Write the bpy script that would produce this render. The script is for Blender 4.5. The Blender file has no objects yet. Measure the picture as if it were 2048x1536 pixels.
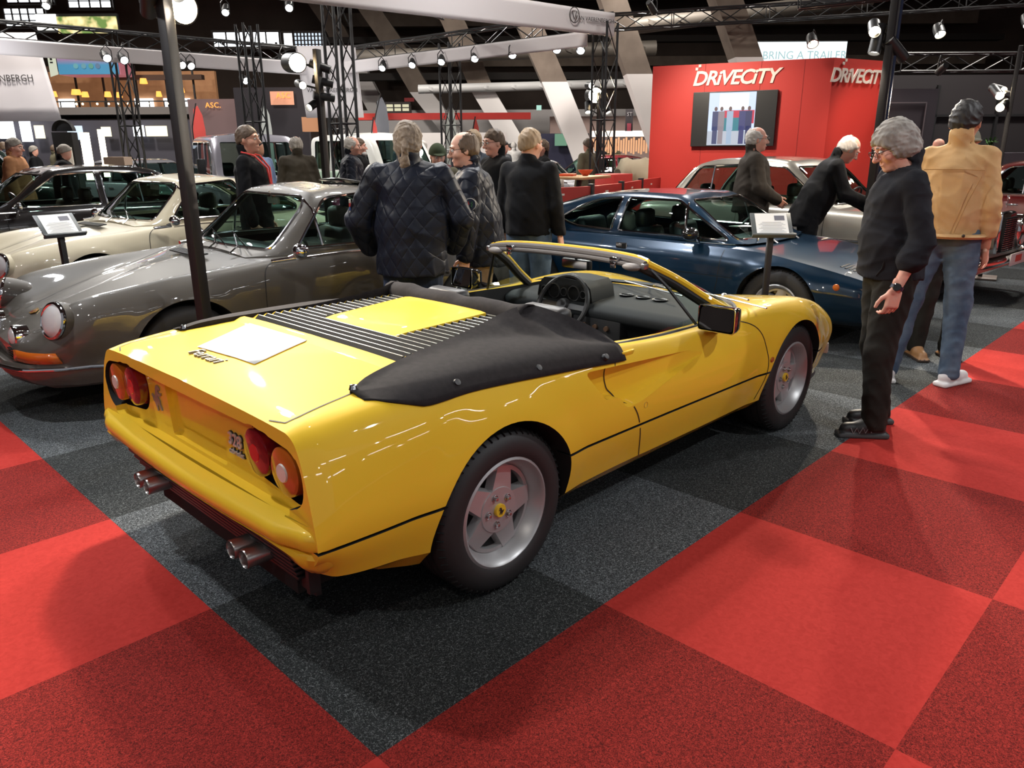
import bpy, bmesh, math, random
import numpy as np
from mathutils import Vector, Matrix
from mathutils.bvhtree import BVHTree
PI = math.pi
R = math.radians
scn = bpy.context.scene
COL = scn.collection
rnd = random.Random(7)
# ------------------------------------------------------------------ camera
cam_d = bpy.data.cameras.new('camera'); cam = bpy.data.objects.new('camera', cam_d); COL.objects.link(cam)
scn.camera = cam
cam_d.sensor_width = 36.0; cam_d.lens = 36.0*1516.45/2048; cam_d.clip_end = 400
_yaw, _pit, _rol = 0.774213, 0.301561, -0.005746
_fw = Vector((math.cos(_yaw)*math.cos(_pit), math.sin(_yaw)*math.cos(_pit), -math.sin(_pit)))
_rt = Vector((math.sin(_yaw), -math.cos(_yaw), 0)); _up = _rt.cross(_fw)
_r2 = _rt*math.cos(_rol)+_up*math.sin(_rol); _u2 = -_rt*math.sin(_rol)+_up*math.cos(_rol)
_m = Matrix((_r2, _u2, -_fw)).transposed().to_4x4(); _m.translation = Vector((-0.9454, -1.4523, 1.5996))
cam.matrix_world = _m
# ------------------------------------------------------------------ view + world
vs = scn.view_settings
vs.view_transform = 'Standard'; vs.look = 'None'; vs.gamma = 1.0; vs.use_curve_mapping = False
vs.exposure = 0.0
w = bpy.data.worlds.new('hall'); scn.world = w; w.use_nodes = True
w.node_tree.nodes['Background'].inputs[0].default_value = (0.86, 0.86, 0.92, 1)
w.node_tree.nodes['Background'].inputs[1].default_value = 0.22

# ------------------------------------------------------------------ materials
DEBUG = False
_mats = {}
def mat(name, col=(.5,.5,.5), rough=.5, metal=0., coat=0., emit=None, es=0., spec=None, trans=0., alpha=1., ior=None, bump=None, noise=None, sheen=0.):
    """procedural principled material; noise=(scale, colour2, detail, lo, hi), bump=(scale, strength, dist)"""
    if name in _mats: return _mats[name]
    m = bpy.data.materials.new(name); m.use_nodes = True
    nt = m.node_tree; b = nt.nodes['Principled BSDF']
    b.inputs['Base Color'].default_value = (*col, 1); b.inputs['Roughness'].default_value = rough
    b.inputs['Metallic'].default_value = metal
    if coat: b.inputs['Coat Weight'].default_value = coat; b.inputs['Coat Roughness'].default_value = .03
    if emit: b.inputs['Emission Color'].default_value = (*emit, 1); b.inputs['Emission Strength'].default_value = es
    if spec is not None: b.inputs['Specular IOR Level'].default_value = spec
    if trans: b.inputs['Transmission Weight'].default_value = trans
    if ior: b.inputs['IOR'].default_value = ior
    if sheen: b.inputs['Sheen Weight'].default_value = sheen
    if alpha < 1: b.inputs['Alpha'].default_value = alpha
    if noise or bump:
        tc = nt.nodes.new('ShaderNodeTexCoord')
    if noise:
        n = nt.nodes.new('ShaderNodeTexNoise'); n.inputs['Scale'].default_value = noise[0]; n.inputs['Detail'].default_value = noise[2]
        r = nt.nodes.new('ShaderNodeValToRGB'); r.color_ramp.elements[0].position = noise[3]; r.color_ramp.elements[1].position = noise[4]
        r.color_ramp.elements[0].color = (*col, 1); r.color_ramp.elements[1].color = (*noise[1], 1)
        nt.links.new(tc.outputs['Object'], n.inputs['Vector']); nt.links.new(n.outputs['Fac'], r.inputs['Fac'])
        nt.links.new(r.outputs['Color'], b.inputs['Base Color'])
    if bump:
        n2 = nt.nodes.new('ShaderNodeTexNoise'); n2.inputs['Scale'].default_value = bump[0]; n2.inputs['Detail'].default_value = 4
        bp = nt.nodes.new('ShaderNodeBump'); bp.inputs['Strength'].default_value = bump[1]; bp.inputs['Distance'].default_value = bump[2]
        nt.links.new(tc.outputs['Object'], n2.inputs['Vector']); nt.links.new(n2.outputs['Fac'], bp.inputs['Height'])
        nt.links.new(bp.outputs['Normal'], b.inputs['Normal'])
    _mats[name] = m
    return m
def glassmat(name, tint=(.75,.85,.82), a=.25, rough=.02):
    """window glass: mix of clear transparency and a glossy pane"""
    if name in _mats: return _mats[name]
    m = bpy.data.materials.new(name); m.use_nodes = True; nt = m.node_tree; nt.nodes.clear()
    o = nt.nodes.new('ShaderNodeOutputMaterial'); mx = nt.nodes.new('ShaderNodeMixShader'); t = nt.nodes.new('ShaderNodeBsdfTransparent')
    g = nt.nodes.new('ShaderNodeBsdfGlossy'); fr = nt.nodes.new('ShaderNodeFresnel'); fr.inputs['IOR'].default_value = 1.5
    t.inputs['Color'].default_value = (*tint, 1); g.inputs['Roughness'].default_value = rough
    ge = nt.nodes.new('ShaderNodeNewGeometry'); mm = nt.nodes.new('ShaderNodeMath'); mm.operation = 'SUBTRACT'; mm.use_clamp = True
    nt.links.new(fr.outputs[0], mm.inputs[0]); nt.links.new(ge.outputs['Backfacing'], mm.inputs[1]); nt.links.new(mm.outputs[0], mx.inputs[0]); nt.links.new(t.outputs[0], mx.inputs[1]); nt.links.new(g.outputs[0], mx.inputs[2])
    nt.links.new(mx.outputs[0], o.inputs[0])
    _mats[name] = m
    return m
def emis(name, col, s):
    return mat(name, (0.02,0.02,0.02), .6, emit=col, es=s)
M_BLACK = mat('black_rubber', (.012,.012,.013), .55)
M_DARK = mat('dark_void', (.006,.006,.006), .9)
M_CHROME = mat('chrome', (.82,.82,.84), .08, 1.)
M_STEEL = mat('satin_steel', (.55,.55,.56), .3, 1.)
M_TYRE = mat('tyre_rubber', (.018,.017,.017), .62, bump=(60,.15,.002))
M_GLASS = glassmat('car_glass')
M_BPLAST = mat('black_plastic', (.02,.02,.021), .38)
M_BLKMET = mat('black_powder_coat', (.015,.015,.016), .45)

# ------------------------------------------------------------------ object helpers
def link(o, parent=None):
    COL.objects.link(o)
    if parent is not None: o.parent = parent
    return o
def tag(o, label, cat, group=None):
    o['label'] = label; o['category'] = cat
    if group: o['group'] = group
    return o
def empty(name, loc=(0,0,0), rz=0., label=None, cat=None, group=None):
    o = bpy.data.objects.new(name, None); COL.objects.link(o); o.location = loc; o.rotation_euler = (0,0,rz); o.empty_display_size = .1
    if label: tag(o, label, cat, group)
    return o
def struct(o): o['kind'] = 'structure'; return o
def finish(me, mats, smooth=True, angle=35):
    for m in (mats if isinstance(mats, (list,tuple)) else [mats]):
        if m is not None: me.materials.append(m)
    if smooth:
        me.polygons.foreach_set('use_smooth', [True]*len(me.polygons))
        try: me.set_sharp_from_angle(angle=R(angle))
        except Exception: pass
    me.update()
def meshob(name, verts, faces, mats, parent=None, smooth=True, angle=35, fmat=None):
    me = bpy.data.meshes.new(name); me.from_pydata([tuple(v) for v in verts], [], [tuple(f) for f in faces])
    finish(me, mats, smooth, angle)
    if fmat is not None: me.polygons.foreach_set('material_index', fmat)
    o = bpy.data.objects.new(name, me); return link(o, parent)
class MB:
    """collects simple shapes and links them as one mesh object"""
    def __init__(s): s.v = []; s.f = []; s.m = []
    def add(s, v, f, m=0):
        n = len(s.v); s.v += [tuple(p) for p in v]; s.f += [tuple(i+n for i in q) for q in f]; s.m += [m]*len(f); return s
    def box(s, c, d, rot=None, m=0, bev=0.):
        x, y, z = [k/2 for k in d]; P = []
        if bev > 0:
            b = min(bev, x*.9, y*.9, z*.9); bm = bmesh.new(); bmesh.ops.create_cube(bm, size=1)
            for v in bm.verts: v.co = Vector((v.co.x*2*x, v.co.y*2*y, v.co.z*2*z))
            bmesh.ops.bevel(bm, geom=bm.edges[:], offset=b, segments=2, affect='EDGES', profile=.5)
            P = [v.co.copy() for v in bm.verts]; F = [[v.index for v in f.verts] for f in bm.faces]; bm.free()
        else:
            P = [Vector((i*x, j*y, k*z)) for i in (-1,1) for j in (-1,1) for k in (-1,1)]
            F = [(0,1,3,2),(4,6,7,5),(0,4,5,1),(2,3,7,6),(0,2,6,4),(1,5,7,3)]
        M = rot if rot is not None else Matrix.Identity(3)
        return s.add([M @ p + Vector(c) for p in P], F, m)
    def tube(s, pts, r, n=8, m=0, cap=True, closed=False, flat=1.):
        pts = [Vector(p) for p in pts]; N = len(pts); rs = r if isinstance(r, (list,tuple)) else [r]*N
        V = []; F = []; prev = None
        for i, p in enumerate(pts):
            if closed: t = (pts[(i+1) % N]-pts[i-1])
            else: t = (pts[min(i+1,N-1)]-pts[max(i-1,0)])
            if t.length < 1e-9: t = Vector((0,0,1))
            t.normalize()
            if prev is None:
                a = Vector((0,0,1)) if abs(t.z) < .9 else Vector((1,0,0)); u = t.cross(a).normalized()
            else: u = (prev - t*prev.dot(t)); u = u.normalized() if u.length > 1e-6 else t.orthogonal().normalized()
            prev = u; w_ = t.cross(u)
            for k in range(n):
                a = 2*PI*k/n; V.append(p + (u*math.cos(a)*flat + w_*math.sin(a))*rs[i])
        L = N if closed else N-1
        for i in range(L):
            for k in range(n):
                a = i*n+k; b = i*n+(k+1) % n; c = ((i+1) % N)*n+(k+1) % n; d = ((i+1) % N)*n+k; F.append((a,b,c,d))
        if cap and not closed: F.append(tuple(range(n-1,-1,-1))); F.append(tuple((N-1)*n+k for k in range(n)))
        return s.add(V, F, m)
    def lathe(s, prof, o=(0,0,0), axis='y', n=32, m=0, closed=False, a0=0., a1=2*PI):
        """prof: list of (r, h); h along axis"""
        V = []; F = []; full = abs(a1-a0-2*PI) < 1e-6; K = n if full else n+1
        for r_, h in prof:
            for k in range(K):
                a = a0+(a1-a0)*k/n; c, d = r_*math.cos(a), r_*math.sin(a)
                V.append({'y': (c, h, d), 'z': (c, d, h), 'x': (h, c, d)}[axis])
        P = len(prof)
        for i in range(P if closed else P-1):
            for k in range(n):
                k2 = (k+1) % K; a = i*K+k; b = i*K+k2; c = ((i+1) % P)*K+k2; d = ((i+1) % P)*K+k
                F.append((a,b,c,d))
        return s.add([Vector(v)+Vector(o) for v in V], F, m)
    def prism(s, poly, h0, h1, plane='xz', m=0):
        """poly in 2D plane extruded along the third axis from h0 to h1"""
        n = len(poly)
        def P(p, h): return {'xz': (p[0], h, p[1]), 'yz': (h, p[0], p[1]), 'xy': (p[0], p[1], h)}[plane]
        V = [P(p, h0) for p in poly]+[P(p, h1) for p in poly]
        F = [tuple(range(n)), tuple(range(2*n-1, n-1, -1))]+[(i, i+n, (i+1) % n+n, (i+1) % n) for i in range(n)]
        return s.add(V, F, m)
    def ell(s, c, r, n=16, m=0, rot=None):
        V = []; F = []; K = n//2
        for i in range(K+1):
            a = PI*i/K
            for k in range(n):
                b = 2*PI*k/n; p = Vector((r[0]*math.sin(a)*math.cos(b), r[1]*math.sin(a)*math.sin(b), r[2]*math.cos(a)))
                V.append((rot @ p if rot is not None else p)+Vector(c))
        for i in range(K):
            for k in range(n): F.append((i*n+k, (i+1)*n+k, (i+1)*n+(k+1) % n, i*n+(k+1) % n))
        return s.add(V, F, m)
    def grid(s, G, m=0, closeu=False):
        """G: list of rows of points"""
        a = len(G); b = len(G[0]); V = [p for row in G for p in row]
        F = [(i*b+j, i*b+j+1, ((i+1) % a)*b+j+1, ((i+1) % a)*b+j) for i in range(a if closeu else a-1) for j in range(b-1)]
        return s.add(V, F, m)
    def xf(s, M): s.v = [tuple(M @ Vector(p)) for p in s.v]; return s
    def build(s, name, mats, parent=None, smooth=True, angle=35, weld=True, solid=0.):
        bm = bmesh.new(); vs_ = [bm.verts.new(p) for p in s.v]
        for q, mi in zip(s.f, s.m):
            u = []
            for i in q:
                if vs_[i] not in u: u.append(vs_[i])
            if len(u) >= 3:
                try: f = bm.faces.new(u); f.material_index = mi
                except ValueError: pass
        if weld: bmesh.ops.remove_doubles(bm, verts=bm.verts[:], dist=1e-5)
        bmesh.ops.recalc_face_normals(bm, faces=bm.faces[:])
        me = bpy.data.meshes.new(name); bm.to_mesh(me); bm.free(); finish(me, mats, smooth, angle)
        o = bpy.data.objects.new(name, me); link(o, parent)
        if solid:
            md = o.modifiers.new('solid', 'SOLIDIFY'); md.thickness = solid; md.offset = 0
        return o
def copy_tree(o, parent=None):
    c = o.copy(); COL.objects.link(c); c.parent = parent
    if parent is not None and 'category' in c: del c['category']
    for ch in list(o.children): copy_tree(ch, c)
    return c
def evalmesh(o):
    dg = bpy.context.evaluated_depsgraph_get(); dg.update()
    return bpy.data.meshes.new_from_object(o.evaluated_get(dg), preserve_all_data_layers=True, depsgraph=dg)
def boolean(o, cutter, op='DIFFERENCE', keep=False):
    """apply a boolean; faces cut keep the cutter's material"""
    cut = cutter if isinstance(cutter, bpy.types.Object) else cutter[0].build('cutter', cutter[1], smooth=False)
    cut.parent = o.parent
    md = o.modifiers.new('b', 'BOOLEAN'); md.operation = op; md.object = cut; md.solver = 'MANIFOLD'; md.material_mode = 'TRANSFER'
    me = evalmesh(o); o.modifiers.clear(); o.data = me
    if DEBUG:
        bm = bmesh.new(); bm.from_mesh(me); print('BOOL', o.name, len(me.vertices), round(bm.calc_volume(), 4), 'open', sum(1 for e in bm.edges if len(e.link_faces) != 2)); bm.free()
    if not keep: bpy.data.objects.remove(cut)
    return o
def resharp(o, angle=32):
    o.data.polygons.foreach_set('use_smooth', [True]*len(o.data.polygons)); o.data.set_sharp_from_angle(angle=R(angle)); return o
def bevel(o, w_=.01, seg=2, ang=40):
    md = o.modifiers.new('bev', 'BEVEL'); md.width = w_; md.segments = seg; md.limit_method = 'ANGLE'; md.angle_limit = R(ang); md.harden_normals = False
    return o
# ------------------------------------------------------------------ interpolation
def pchip(x, y, xi):
    x = np.asarray(x, float); y = np.asarray(y, float); h = np.diff(x); d = np.diff(y, axis=0)/h.reshape(-1, *([1]*(y.ndim-1)))
    m = np.zeros_like(y)
    if len(x) == 2: m[:] = d[0]
    else:
        for k in range(1, len(x)-1):
            w1 = 2*h[k]+h[k-1]; w2 = h[k]+2*h[k-1]; ok = d[k-1]*d[k] > 0
            with np.errstate(divide='ignore', invalid='ignore'): v = (w1+w2)/(w1/d[k-1]+w2/d[k])
            m[k] = np.where(ok, v, 0)
        m[0] = d[0]*1.0; m[-1] = d[-1]*1.0
    i = np.clip(np.searchsorted(x, xi, side='right')-1, 0, len(x)-2); t = ((xi-x[i])/h[i]); hh = h[i]
    sh = (-1,)+(1,)*(y.ndim-1); t = t.reshape(sh); hh = hh.reshape(sh)
    return (2*t**3-3*t**2+1)*y[i]+(t**3-2*t**2+t)*hh*m[i]+(-2*t**3+3*t**2)*y[i+1]+(t**3-t**2)*hh*m[i+1]
def catmull(P, n, creases=()):
    """P (K,...) -> interpolated along axis 0 with sharp points at creases; n samples per span"""
    P = np.asarray(P, float); K = len(P); out = []
    for i in range(K-1):
        p1, p2 = P[i], P[i+1]
        p0 = P[i-1] if i > 0 and i not in creases else p1-(p2-p1)
        p3 = P[i+2] if i+2 < K and (i+1) not in creases else p2+(p2-p1)
        c1 = np.linalg.norm(p2-p1, axis=-1, keepdims=True)+1e-6
        c0 = np.linalg.norm(p1-p0, axis=-1, keepdims=True)+1e-6; c2 = np.linalg.norm(p3-p2, axis=-1, keepdims=True)+1e-6
        m1 = ((p1-p0)+(p2-p1))/(c0+c1)*c1; m2 = ((p3-p2)+(p2-p1))/(c1+c2)*c1
        nn = n[i] if isinstance(n, (list,tuple)) else n
        for k in range(nn):
            t = k/nn; out.append((2*t**3-3*t**2+1)*p1+(t**3-2*t**2+t)*m1+(-2*t**3+3*t**2)*p2+(t**3-t**2)*m2)
    out.append(P[-1]); return np.array(out)
def skin_net(net, nu, nv, creases=()):
    """net[S][V] half section control points (x, halfwidth, z) from bottom centre to top centre -> closed full body (verts, faces)"""
    N = np.array(net, float)
    ch = np.linalg.norm(np.diff(N, axis=0), axis=2).mean(1); t = np.concatenate([[0], np.cumsum(ch)]); ti = np.linspace(0, t[-1], nu)
    ti = np.unique(np.concatenate([ti, t]))
    G = pchip(t, N, ti)                                  # (nu, V, 3)
    G = catmull(G.transpose(1,0,2), nv, creases).transpose(1,0,2)
    G[:,:,1] = np.maximum(G[:,:,1], 0); G[:,0,1] = 0; G[:,-1,1] = 0
    U, Vn = G.shape[:2]
    ring = [(j, 1) for j in range(Vn)]+[(j, -1) for j in range(Vn-2, 0, -1)]; n = len(ring)
    js = np.array([a for a, _ in ring]); sg = np.array([b for _, b in ring])
    V = G[:, js, :].copy(); V[:,:,1] *= -sg[None,:]
    V = V.reshape(-1, 3); F = []
    for i in range(U-1):
        for k in range(n):
            F.append((i*n+k, i*n+(k+1) % n, (i+1)*n+(k+1) % n, (i+1)*n+k))
    F.append(tuple(range(n))[::-1]); F.append(tuple((U-1)*n+k for k in range(n)))
    return V, [f[::-1] for f in F]
def bvh(o): return BVHTree.FromPolygons([v.co.copy() for v in o.data.vertices], [tuple(p.vertices) for p in o.data.polygons])
def cast(tree, p, d, off=0.):
    h = tree.ray_cast(Vector(p), Vector(d), 10)
    if h[0] is None: return None
    n = h[1]
    if n.dot(Vector(d)) > 0: n = -n
    return h[0]+n*off, n
def dense(pts, step=.03, closed=False):
    out = []; n = len(pts)
    for i in range(n if closed else n-1):
        a = Vector(pts[i]); b = Vector(pts[(i+1) % n]); k = max(1, int((b-a).length/step))
        out += [a.lerp(b, j/k) for j in range(k)]
    if not closed: out.append(Vector(pts[-1]))
    return out
def smoothpath(pts, n=6, closed=False):
    P = [np.array(p, float) for p in pts]
    if closed: P = [P[-1]]+P+[P[0], P[1]]; Q = catmull(P, n); return [tuple(q) for q in Q[n:-n-1]]
    return [tuple(q) for q in catmull(P, n)]
def drape(name, tree, pts, d, wid, mat_, parent=None, off=.0015, closed=False, r=None, sm=True):
    """strip (or tube if r) laid onto the surface hit from direction d; pts are 3D points in front of the surface"""
    Q = []
    for p in dense(pts, .025, closed):
        h = cast(tree, p, d, off)
        if h: Q.append(h)
    if len(Q) < 2: return None
    mb = MB()
    if r: mb.tube([q[0] for q in Q], r, 6, closed=closed)
    else:
        L = []; N_ = len(Q)
        for i, (q, n) in enumerate(Q):
            t = (Q[(i+1) % N_ if closed else min(i+1,N_-1)][0]-Q[i-1 if (closed or i) else 0][0])
            if t.length < 1e-9: continue
            s_ = t.cross(n).normalized()*wid/2; L.append((q-s_, q+s_))
        mb.grid([[a, b] for a, b in L], closeu=closed)
    return mb.build(name, mat_, parent)
def text(name, s, size, mat_, parent=None, M=None, ext=.002, align='CENTER', shear=0., space=1., bold=0.):
    cu = bpy.data.curves.new(name, 'FONT'); cu.body = s; cu.size = size; cu.extrude = ext; cu.align_x = align; cu.shear = shear; cu.space_character = space; cu.resolution_u = 3; cu.offset = bold*size
    o = bpy.data.objects.new(name+'_tmp', cu); COL.objects.link(o)
    me = evalmesh(o); bpy.data.objects.remove(o); me.name = name
    me.materials.clear(); me.materials.append(mat_)
    if M is not None: me.transform(M)
    return link(bpy.data.objects.new(name, me), parent)
def frame(o, xa, ya):
    """matrix placing the text plane: xa reading direction, ya up"""
    xa = Vector(xa).normalized(); ya = Vector(ya); ya = (ya-xa*ya.dot(xa)).normalized(); za = xa.cross(ya)
    m = Matrix((xa, ya, za)).transposed().to_4x4(); m.translation = Vector(o); return m
# ------------------------------------------------------------------ carpet: 1 m needle-felt tiles, dark stand area and red aisles
def carpet():
    T = 1.0155
    m = bpy.data.materials.new('carpet_tiles'); m.use_nodes = True; nt = m.node_tree; b = nt.nodes['Principled BSDF']; N = nt.nodes.new; Lk = nt.links.new
    b.inputs['Roughness'].default_value = .95; b.inputs['Specular IOR Level'].default_value = .15
    tc = N('ShaderNodeTexCoord'); mp = N('ShaderNodeMapping'); mp.inputs['Scale'].default_value = (1/T, 1/T, 1); Lk(tc.outputs['Object'], mp.inputs['Vector'])
    sx = N('ShaderNodeSeparateXYZ'); Lk(mp.outputs[0], sx.inputs[0])
    def mth(op, a, c=None, v=None):
        n = N('ShaderNodeMath'); n.operation = op
        if isinstance(a, (int,float)): n.inputs[0].default_value = a
        else: Lk(a, n.inputs[0])
        if c is not None:
            if isinstance(c, (int,float)): n.inputs[1].default_value = c
            else: Lk(c, n.inputs[1])
        return n.outputs[0]
    fx = mth('FLOOR', sx.outputs[0]); fy = mth('FLOOR', sx.outputs[1])
    par = mth('ABSOLUTE', mth('MODULO', mth('ADD', mth('ADD', fx, fy), 1000), 2))     # chequer parity
    gt = mth('MULTIPLY', mth('GREATER_THAN', sx.outputs[0], 0.), mth('GREATER_THAN', sx.outputs[1], 0.))
    # fibre noise
    n1 = N('ShaderNodeTexNoise'); n1.inputs['Scale'].default_value = 150; n1.inputs['Detail'].default_value = 3; n1.inputs['Distortion'].default_value = 1.6; Lk(tc.outputs['Object'], n1.inputs['Vector'])
    n2 = N('ShaderNodeTexNoise'); n2.inputs['Scale'].default_value = 2.2; n2.inputs['Detail'].default_value = 3; Lk(tc.outputs['Object'], n2.inputs['Vector'])
    n3 = N('ShaderNodeTexNoise'); n3.inputs['Scale'].default_value = 45; n3.inputs['Detail'].default_value = 4; n3.inputs['Distortion'].default_value = 1.; Lk(tc.outputs['Object'], n3.inputs['Vector'])
    def ramp(src, stops):
        r = N('ShaderNodeValToRGB'); e = r.color_ramp.elements
        while len(e) < len(stops): e.new(.5)
        for k, (p, c) in enumerate(stops): e[k].position = p; e[k].color = (*c, 1)
        Lk(src, r.inputs[0]); return r.outputs[0]
    def mix(f, a, c):
        n = N('ShaderNodeMix'); n.data_type = 'RGBA'; Lk(f, n.inputs[0]); Lk(a, n.inputs[6]); Lk(c, n.inputs[7]); return n.outputs[2]
    darkA = ramp(n1.outputs[0], [(.36,(.012,.013,.013)),(.55,(.026,.028,.028)),(.66,(.15,.16,.16))])
    darkB = ramp(n1.outputs[0], [(.34,(.018,.020,.021)),(.52,(.055,.060,.064)),(.64,(.24,.26,.27))])
    redL = ramp(n3.outputs[0], [(.3,(.36,.026,.020)),(.7,(.44,.036,.028))])
    redD = ramp(n1.outputs[0], [(.36,(.07,.008,.007)),(.50,(.19,.015,.012)),(.64,(.33,.030,.022))])
    red = mix(par, redL, redD); drk = mix(par, darkA, darkB)
    col = mix(gt, red, drk)
    Lk(col, b.inputs['Base Color'])
    bp = N('ShaderNodeBump'); bp.inputs['Strength'].default_value = .5; bp.inputs['Distance'].default_value = .003; Lk(n1.outputs[0], bp.inputs['Height']); Lk(bp.outputs[0], b.inputs['Normal'])
    mb = MB(); mb.box((20, 20, -.05), (70, 70, .1)); f = mb.build('floor', m, smooth=False); struct(f)
    # thin joints between the tiles of the red aisles
    return f
carpet()
# ================================================================== wheels
def make_wheel(kind, parent, loc, out, wr=.313, wd=.22, rim=.218, steer=0.):
    """out=+1/-1: side (local y) that faces outward. Returns the wheel part (tyre mesh) with rim etc. as sub-parts"""
    T = MB(); h = wd/2
    prof = [(rim-.012, h-.02), (rim+.004, h-.004), (rim+.03, h), (wr-.045, h-.002), (wr-.018, h-.014), (wr-.004, h-.034), (wr, h-.06)]
    pr = [(r_, y) for r_, y in prof]+[(r_, -y) for r_, y in reversed(prof)]
    T.lathe(pr, n=56)
    for k in (-1, 0, 1): T.lathe([(wr+.0012, k*.04-.004), (wr+.0012, k*.04+.004)], n=56, m=1)
    if kind in ('star', 'gt4'):
        for k in range(60):
            a = 2*PI*k/60; rr = wr-.0125
            T.box((rr*math.cos(a), h-.028, rr*math.sin(a)), (.02, .026, .0025), rot=Matrix.Rotation(-a, 3, 'Y') @ Matrix.Rotation(.62, 3, 'Z'), m=1)
    t = T.build('tyre', [M_TYRE, M_DARK], parent, angle=50)
    t.location = loc; t.rotation_euler = (0, 0, steer+(0 if out > 0 else PI))
    al = mat('wheel_alloy', (.46,.46,.46), .38, .55); gd = mat('brake_dark', (.03,.03,.03), .6, .5)
    if kind in ('star', 'gt4'):
        B = MB(); L = h-.012
        B.lathe([(rim, L), (rim-.012, L+.006), (rim-.022, L-.002), (rim-.045, L-.055), (rim-.050, L-.075), (rim-.056, -h+.02)], n=56)
        B.build('rim_barrel', al, t, angle=40)
        S = MB(); f = L-.052; ri = rim-.046
        S.lathe([(ri+.004, f-.02), (ri, f), (ri-.016, f+.002), (ri-.018, f-.02)], n=56)
        for k in range(5):
            a = PI/2+2*PI*k/5+.25; c, s_ = math.cos(a), math.sin(a)
            def W(u, v, y, c=c, s_=s_): return Vector((u*c-v*s_, y, u*s_+v*c))
            r0, r1 = .045, ri-.004; w0, w1 = .054, .034
            o = [W(r0,-w0,f+.014), W(r0,w0,f+.014), W(r1,w1,f+.004), W(r1,-w1,f+.004), W(r0,-w0-.006,f-.022), W(r0,w0+.006,f-.022), W(r1,w1+.008,f-.03), W(r1,-w1-.008,f-.03)]
            S.add(o, [(0,1,2,3),(0,4,5,1),(1,5,6,2),(2,6,7,3),(3,7,4,0),(4,7,6,5)])
        S.lathe([(0, f+.0145), (.088, f+.0145), (.092, f+.006), (.092, f-.02)], n=40)
        S.build('star_spokes', al, t, angle=30)
        for k in range(5):
            a = PI/2+2*PI*k/5+.25+PI/5; c, s_ = .057*math.cos(a), .057*math.sin(a)
            nb = MB(); nb.lathe([(.0145, f+.016), (.0135, f+.019), (.012, f+.0155), (.009, f+.0155)], o=(c,0,s_), n=16); nb.lathe([(.009, f+.0155), (.009, f+.024), (.006, f+.029), (0, f+.03)], o=(c,0,s_), n=10)
            nb.build('wheel_nut', M_STEEL, t, angle=40)
        cp = MB(); cp.lathe([(.026, f+.013), (.026, f+.024), (.024, f+.027), (0, f+.027)], n=28); cc = cp.build('centre_cap', mat('cap_yellow', (.75,.48,.03), .3), t, angle=40)
        horse_mesh('horse_emblem', .03, (0, f+.028, 0), M_BPLAST, cc, 'xz')
        D = MB(); D.lathe([(0, -.02), (.135, -.02), (.135, -.035), (0, -.035)], n=40); D.build('brake_disc', mat('disc_steel', (.25,.24,.24), .4, .9), t)
        D = MB(); D.lathe([(0, -h+.02), (rim-.03, -h+.02)], n=40); D.build('inner_shield', M_DARK, t)
    elif kind == 'fuchs':
        B = MB(); L = h-.01
        B.lathe([(rim-.005, L-.01), (rim, L), (rim-.014, L+.004), (rim-.024, L-.008), (rim-.03, L-.04), (rim-.04, -h+.02)], n=48); B.build('rim_barrel', mat('polished_rim', (.7,.7,.7), .16, 1.), t)
        S = MB(); f = L-.035
        for k in range(5):
            a = 2*PI*k/5+.3; P = []
            for u, v in ((.04,.03),(.09,.022),(.14,.034),(rim-.04,.045)): P.append((u, v))
            for u0, u1 in zip(P[:-1], P[1:]):
                def W(u, v, y): return Vector((u*math.cos(a)-v*math.sin(a), y, u*math.sin(a)+v*math.cos(a)))
                o = [W(u0[0],-u0[1],f+.01), W(u0[0],u0[1],f+.01), W(u1[0],u1[1],f), W(u1[0],-u1[1],f), W(u0[0],-u0[1],f-.03), W(u0[0],u0[1],f-.03), W(u1[0],u1[1],f-.03), W(u1[0],-u1[1],f-.03)]
                S.add(o, [(0,1,2,3),(0,4,5,1),(1,5,6,2),(2,6,7,3),(3,7,4,0),(4,7,6,5)])
        S.lathe([(0, f+.02), (.05, f+.018), (.06, f+.005), (.06, f-.02)], n=30); S.build('five_spoke_face', al, t, angle=30)
        D = MB(); D.lathe([(0, -.02), (rim-.035, -.02)], n=40); D.build('inner_shield', M_DARK, t)
    else:
        B = MB(); L = h-.01
        B.lathe([(rim, L), (rim-.014, L+.003), (rim-.03, L-.02), (rim-.05, L-.03), (rim-.07, L-.022)], n=40); B.build('rim_barrel', al, t)
        S = MB(); f = L-.02; S.lathe([(rim-.07, f), (rim-.09, f+.01), (.06, f+.022), (.03, f+.03), (0, f+.031)], n=32); S.build('hub_cap', M_CHROME, t)
    return t
HORSE = [(-.05,-.5),(.02,-.46),(.0,-.3),(.1,-.16),(.2,-.3),(.3,-.42),(.36,-.38),(.27,-.22),(.24,-.05),(.14,.06),(.12,.14),(.26,.1),(.4,.16),(.44,.26),(.38,.26),(.3,.19),(.16,.26),(.2,.36),(.34,.34),(.36,.42),(.2,.5),(.08,.5),(-.02,.38),(-.06,.2),(-.16,.06),(-.24,-.06),(-.3,.06),(-.38,.1),(-.44,.0),(-.36,-.0),(-.32,-.14),(-.2,-.2),(-.12,-.32)]
def horse_mesh(name, size, c, mt, parent, plane='xz', flip=1, ext=.0012):
    P = [(x*size*flip, y*size) for x, y in HORSE]; mb = MB()
    if plane == 'xz': mb.prism([(p[0]+c[0], p[1]+c[2]) for p in P], c[1]-.0005, c[1]+ext, 'xz')
    else: mb.prism([(p[0]+c[1], p[1]+c[2]) for p in P], c[0]-.001, c[0]+ext, 'yz')
    return mb.build(name, mt, parent, smooth=False)
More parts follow.
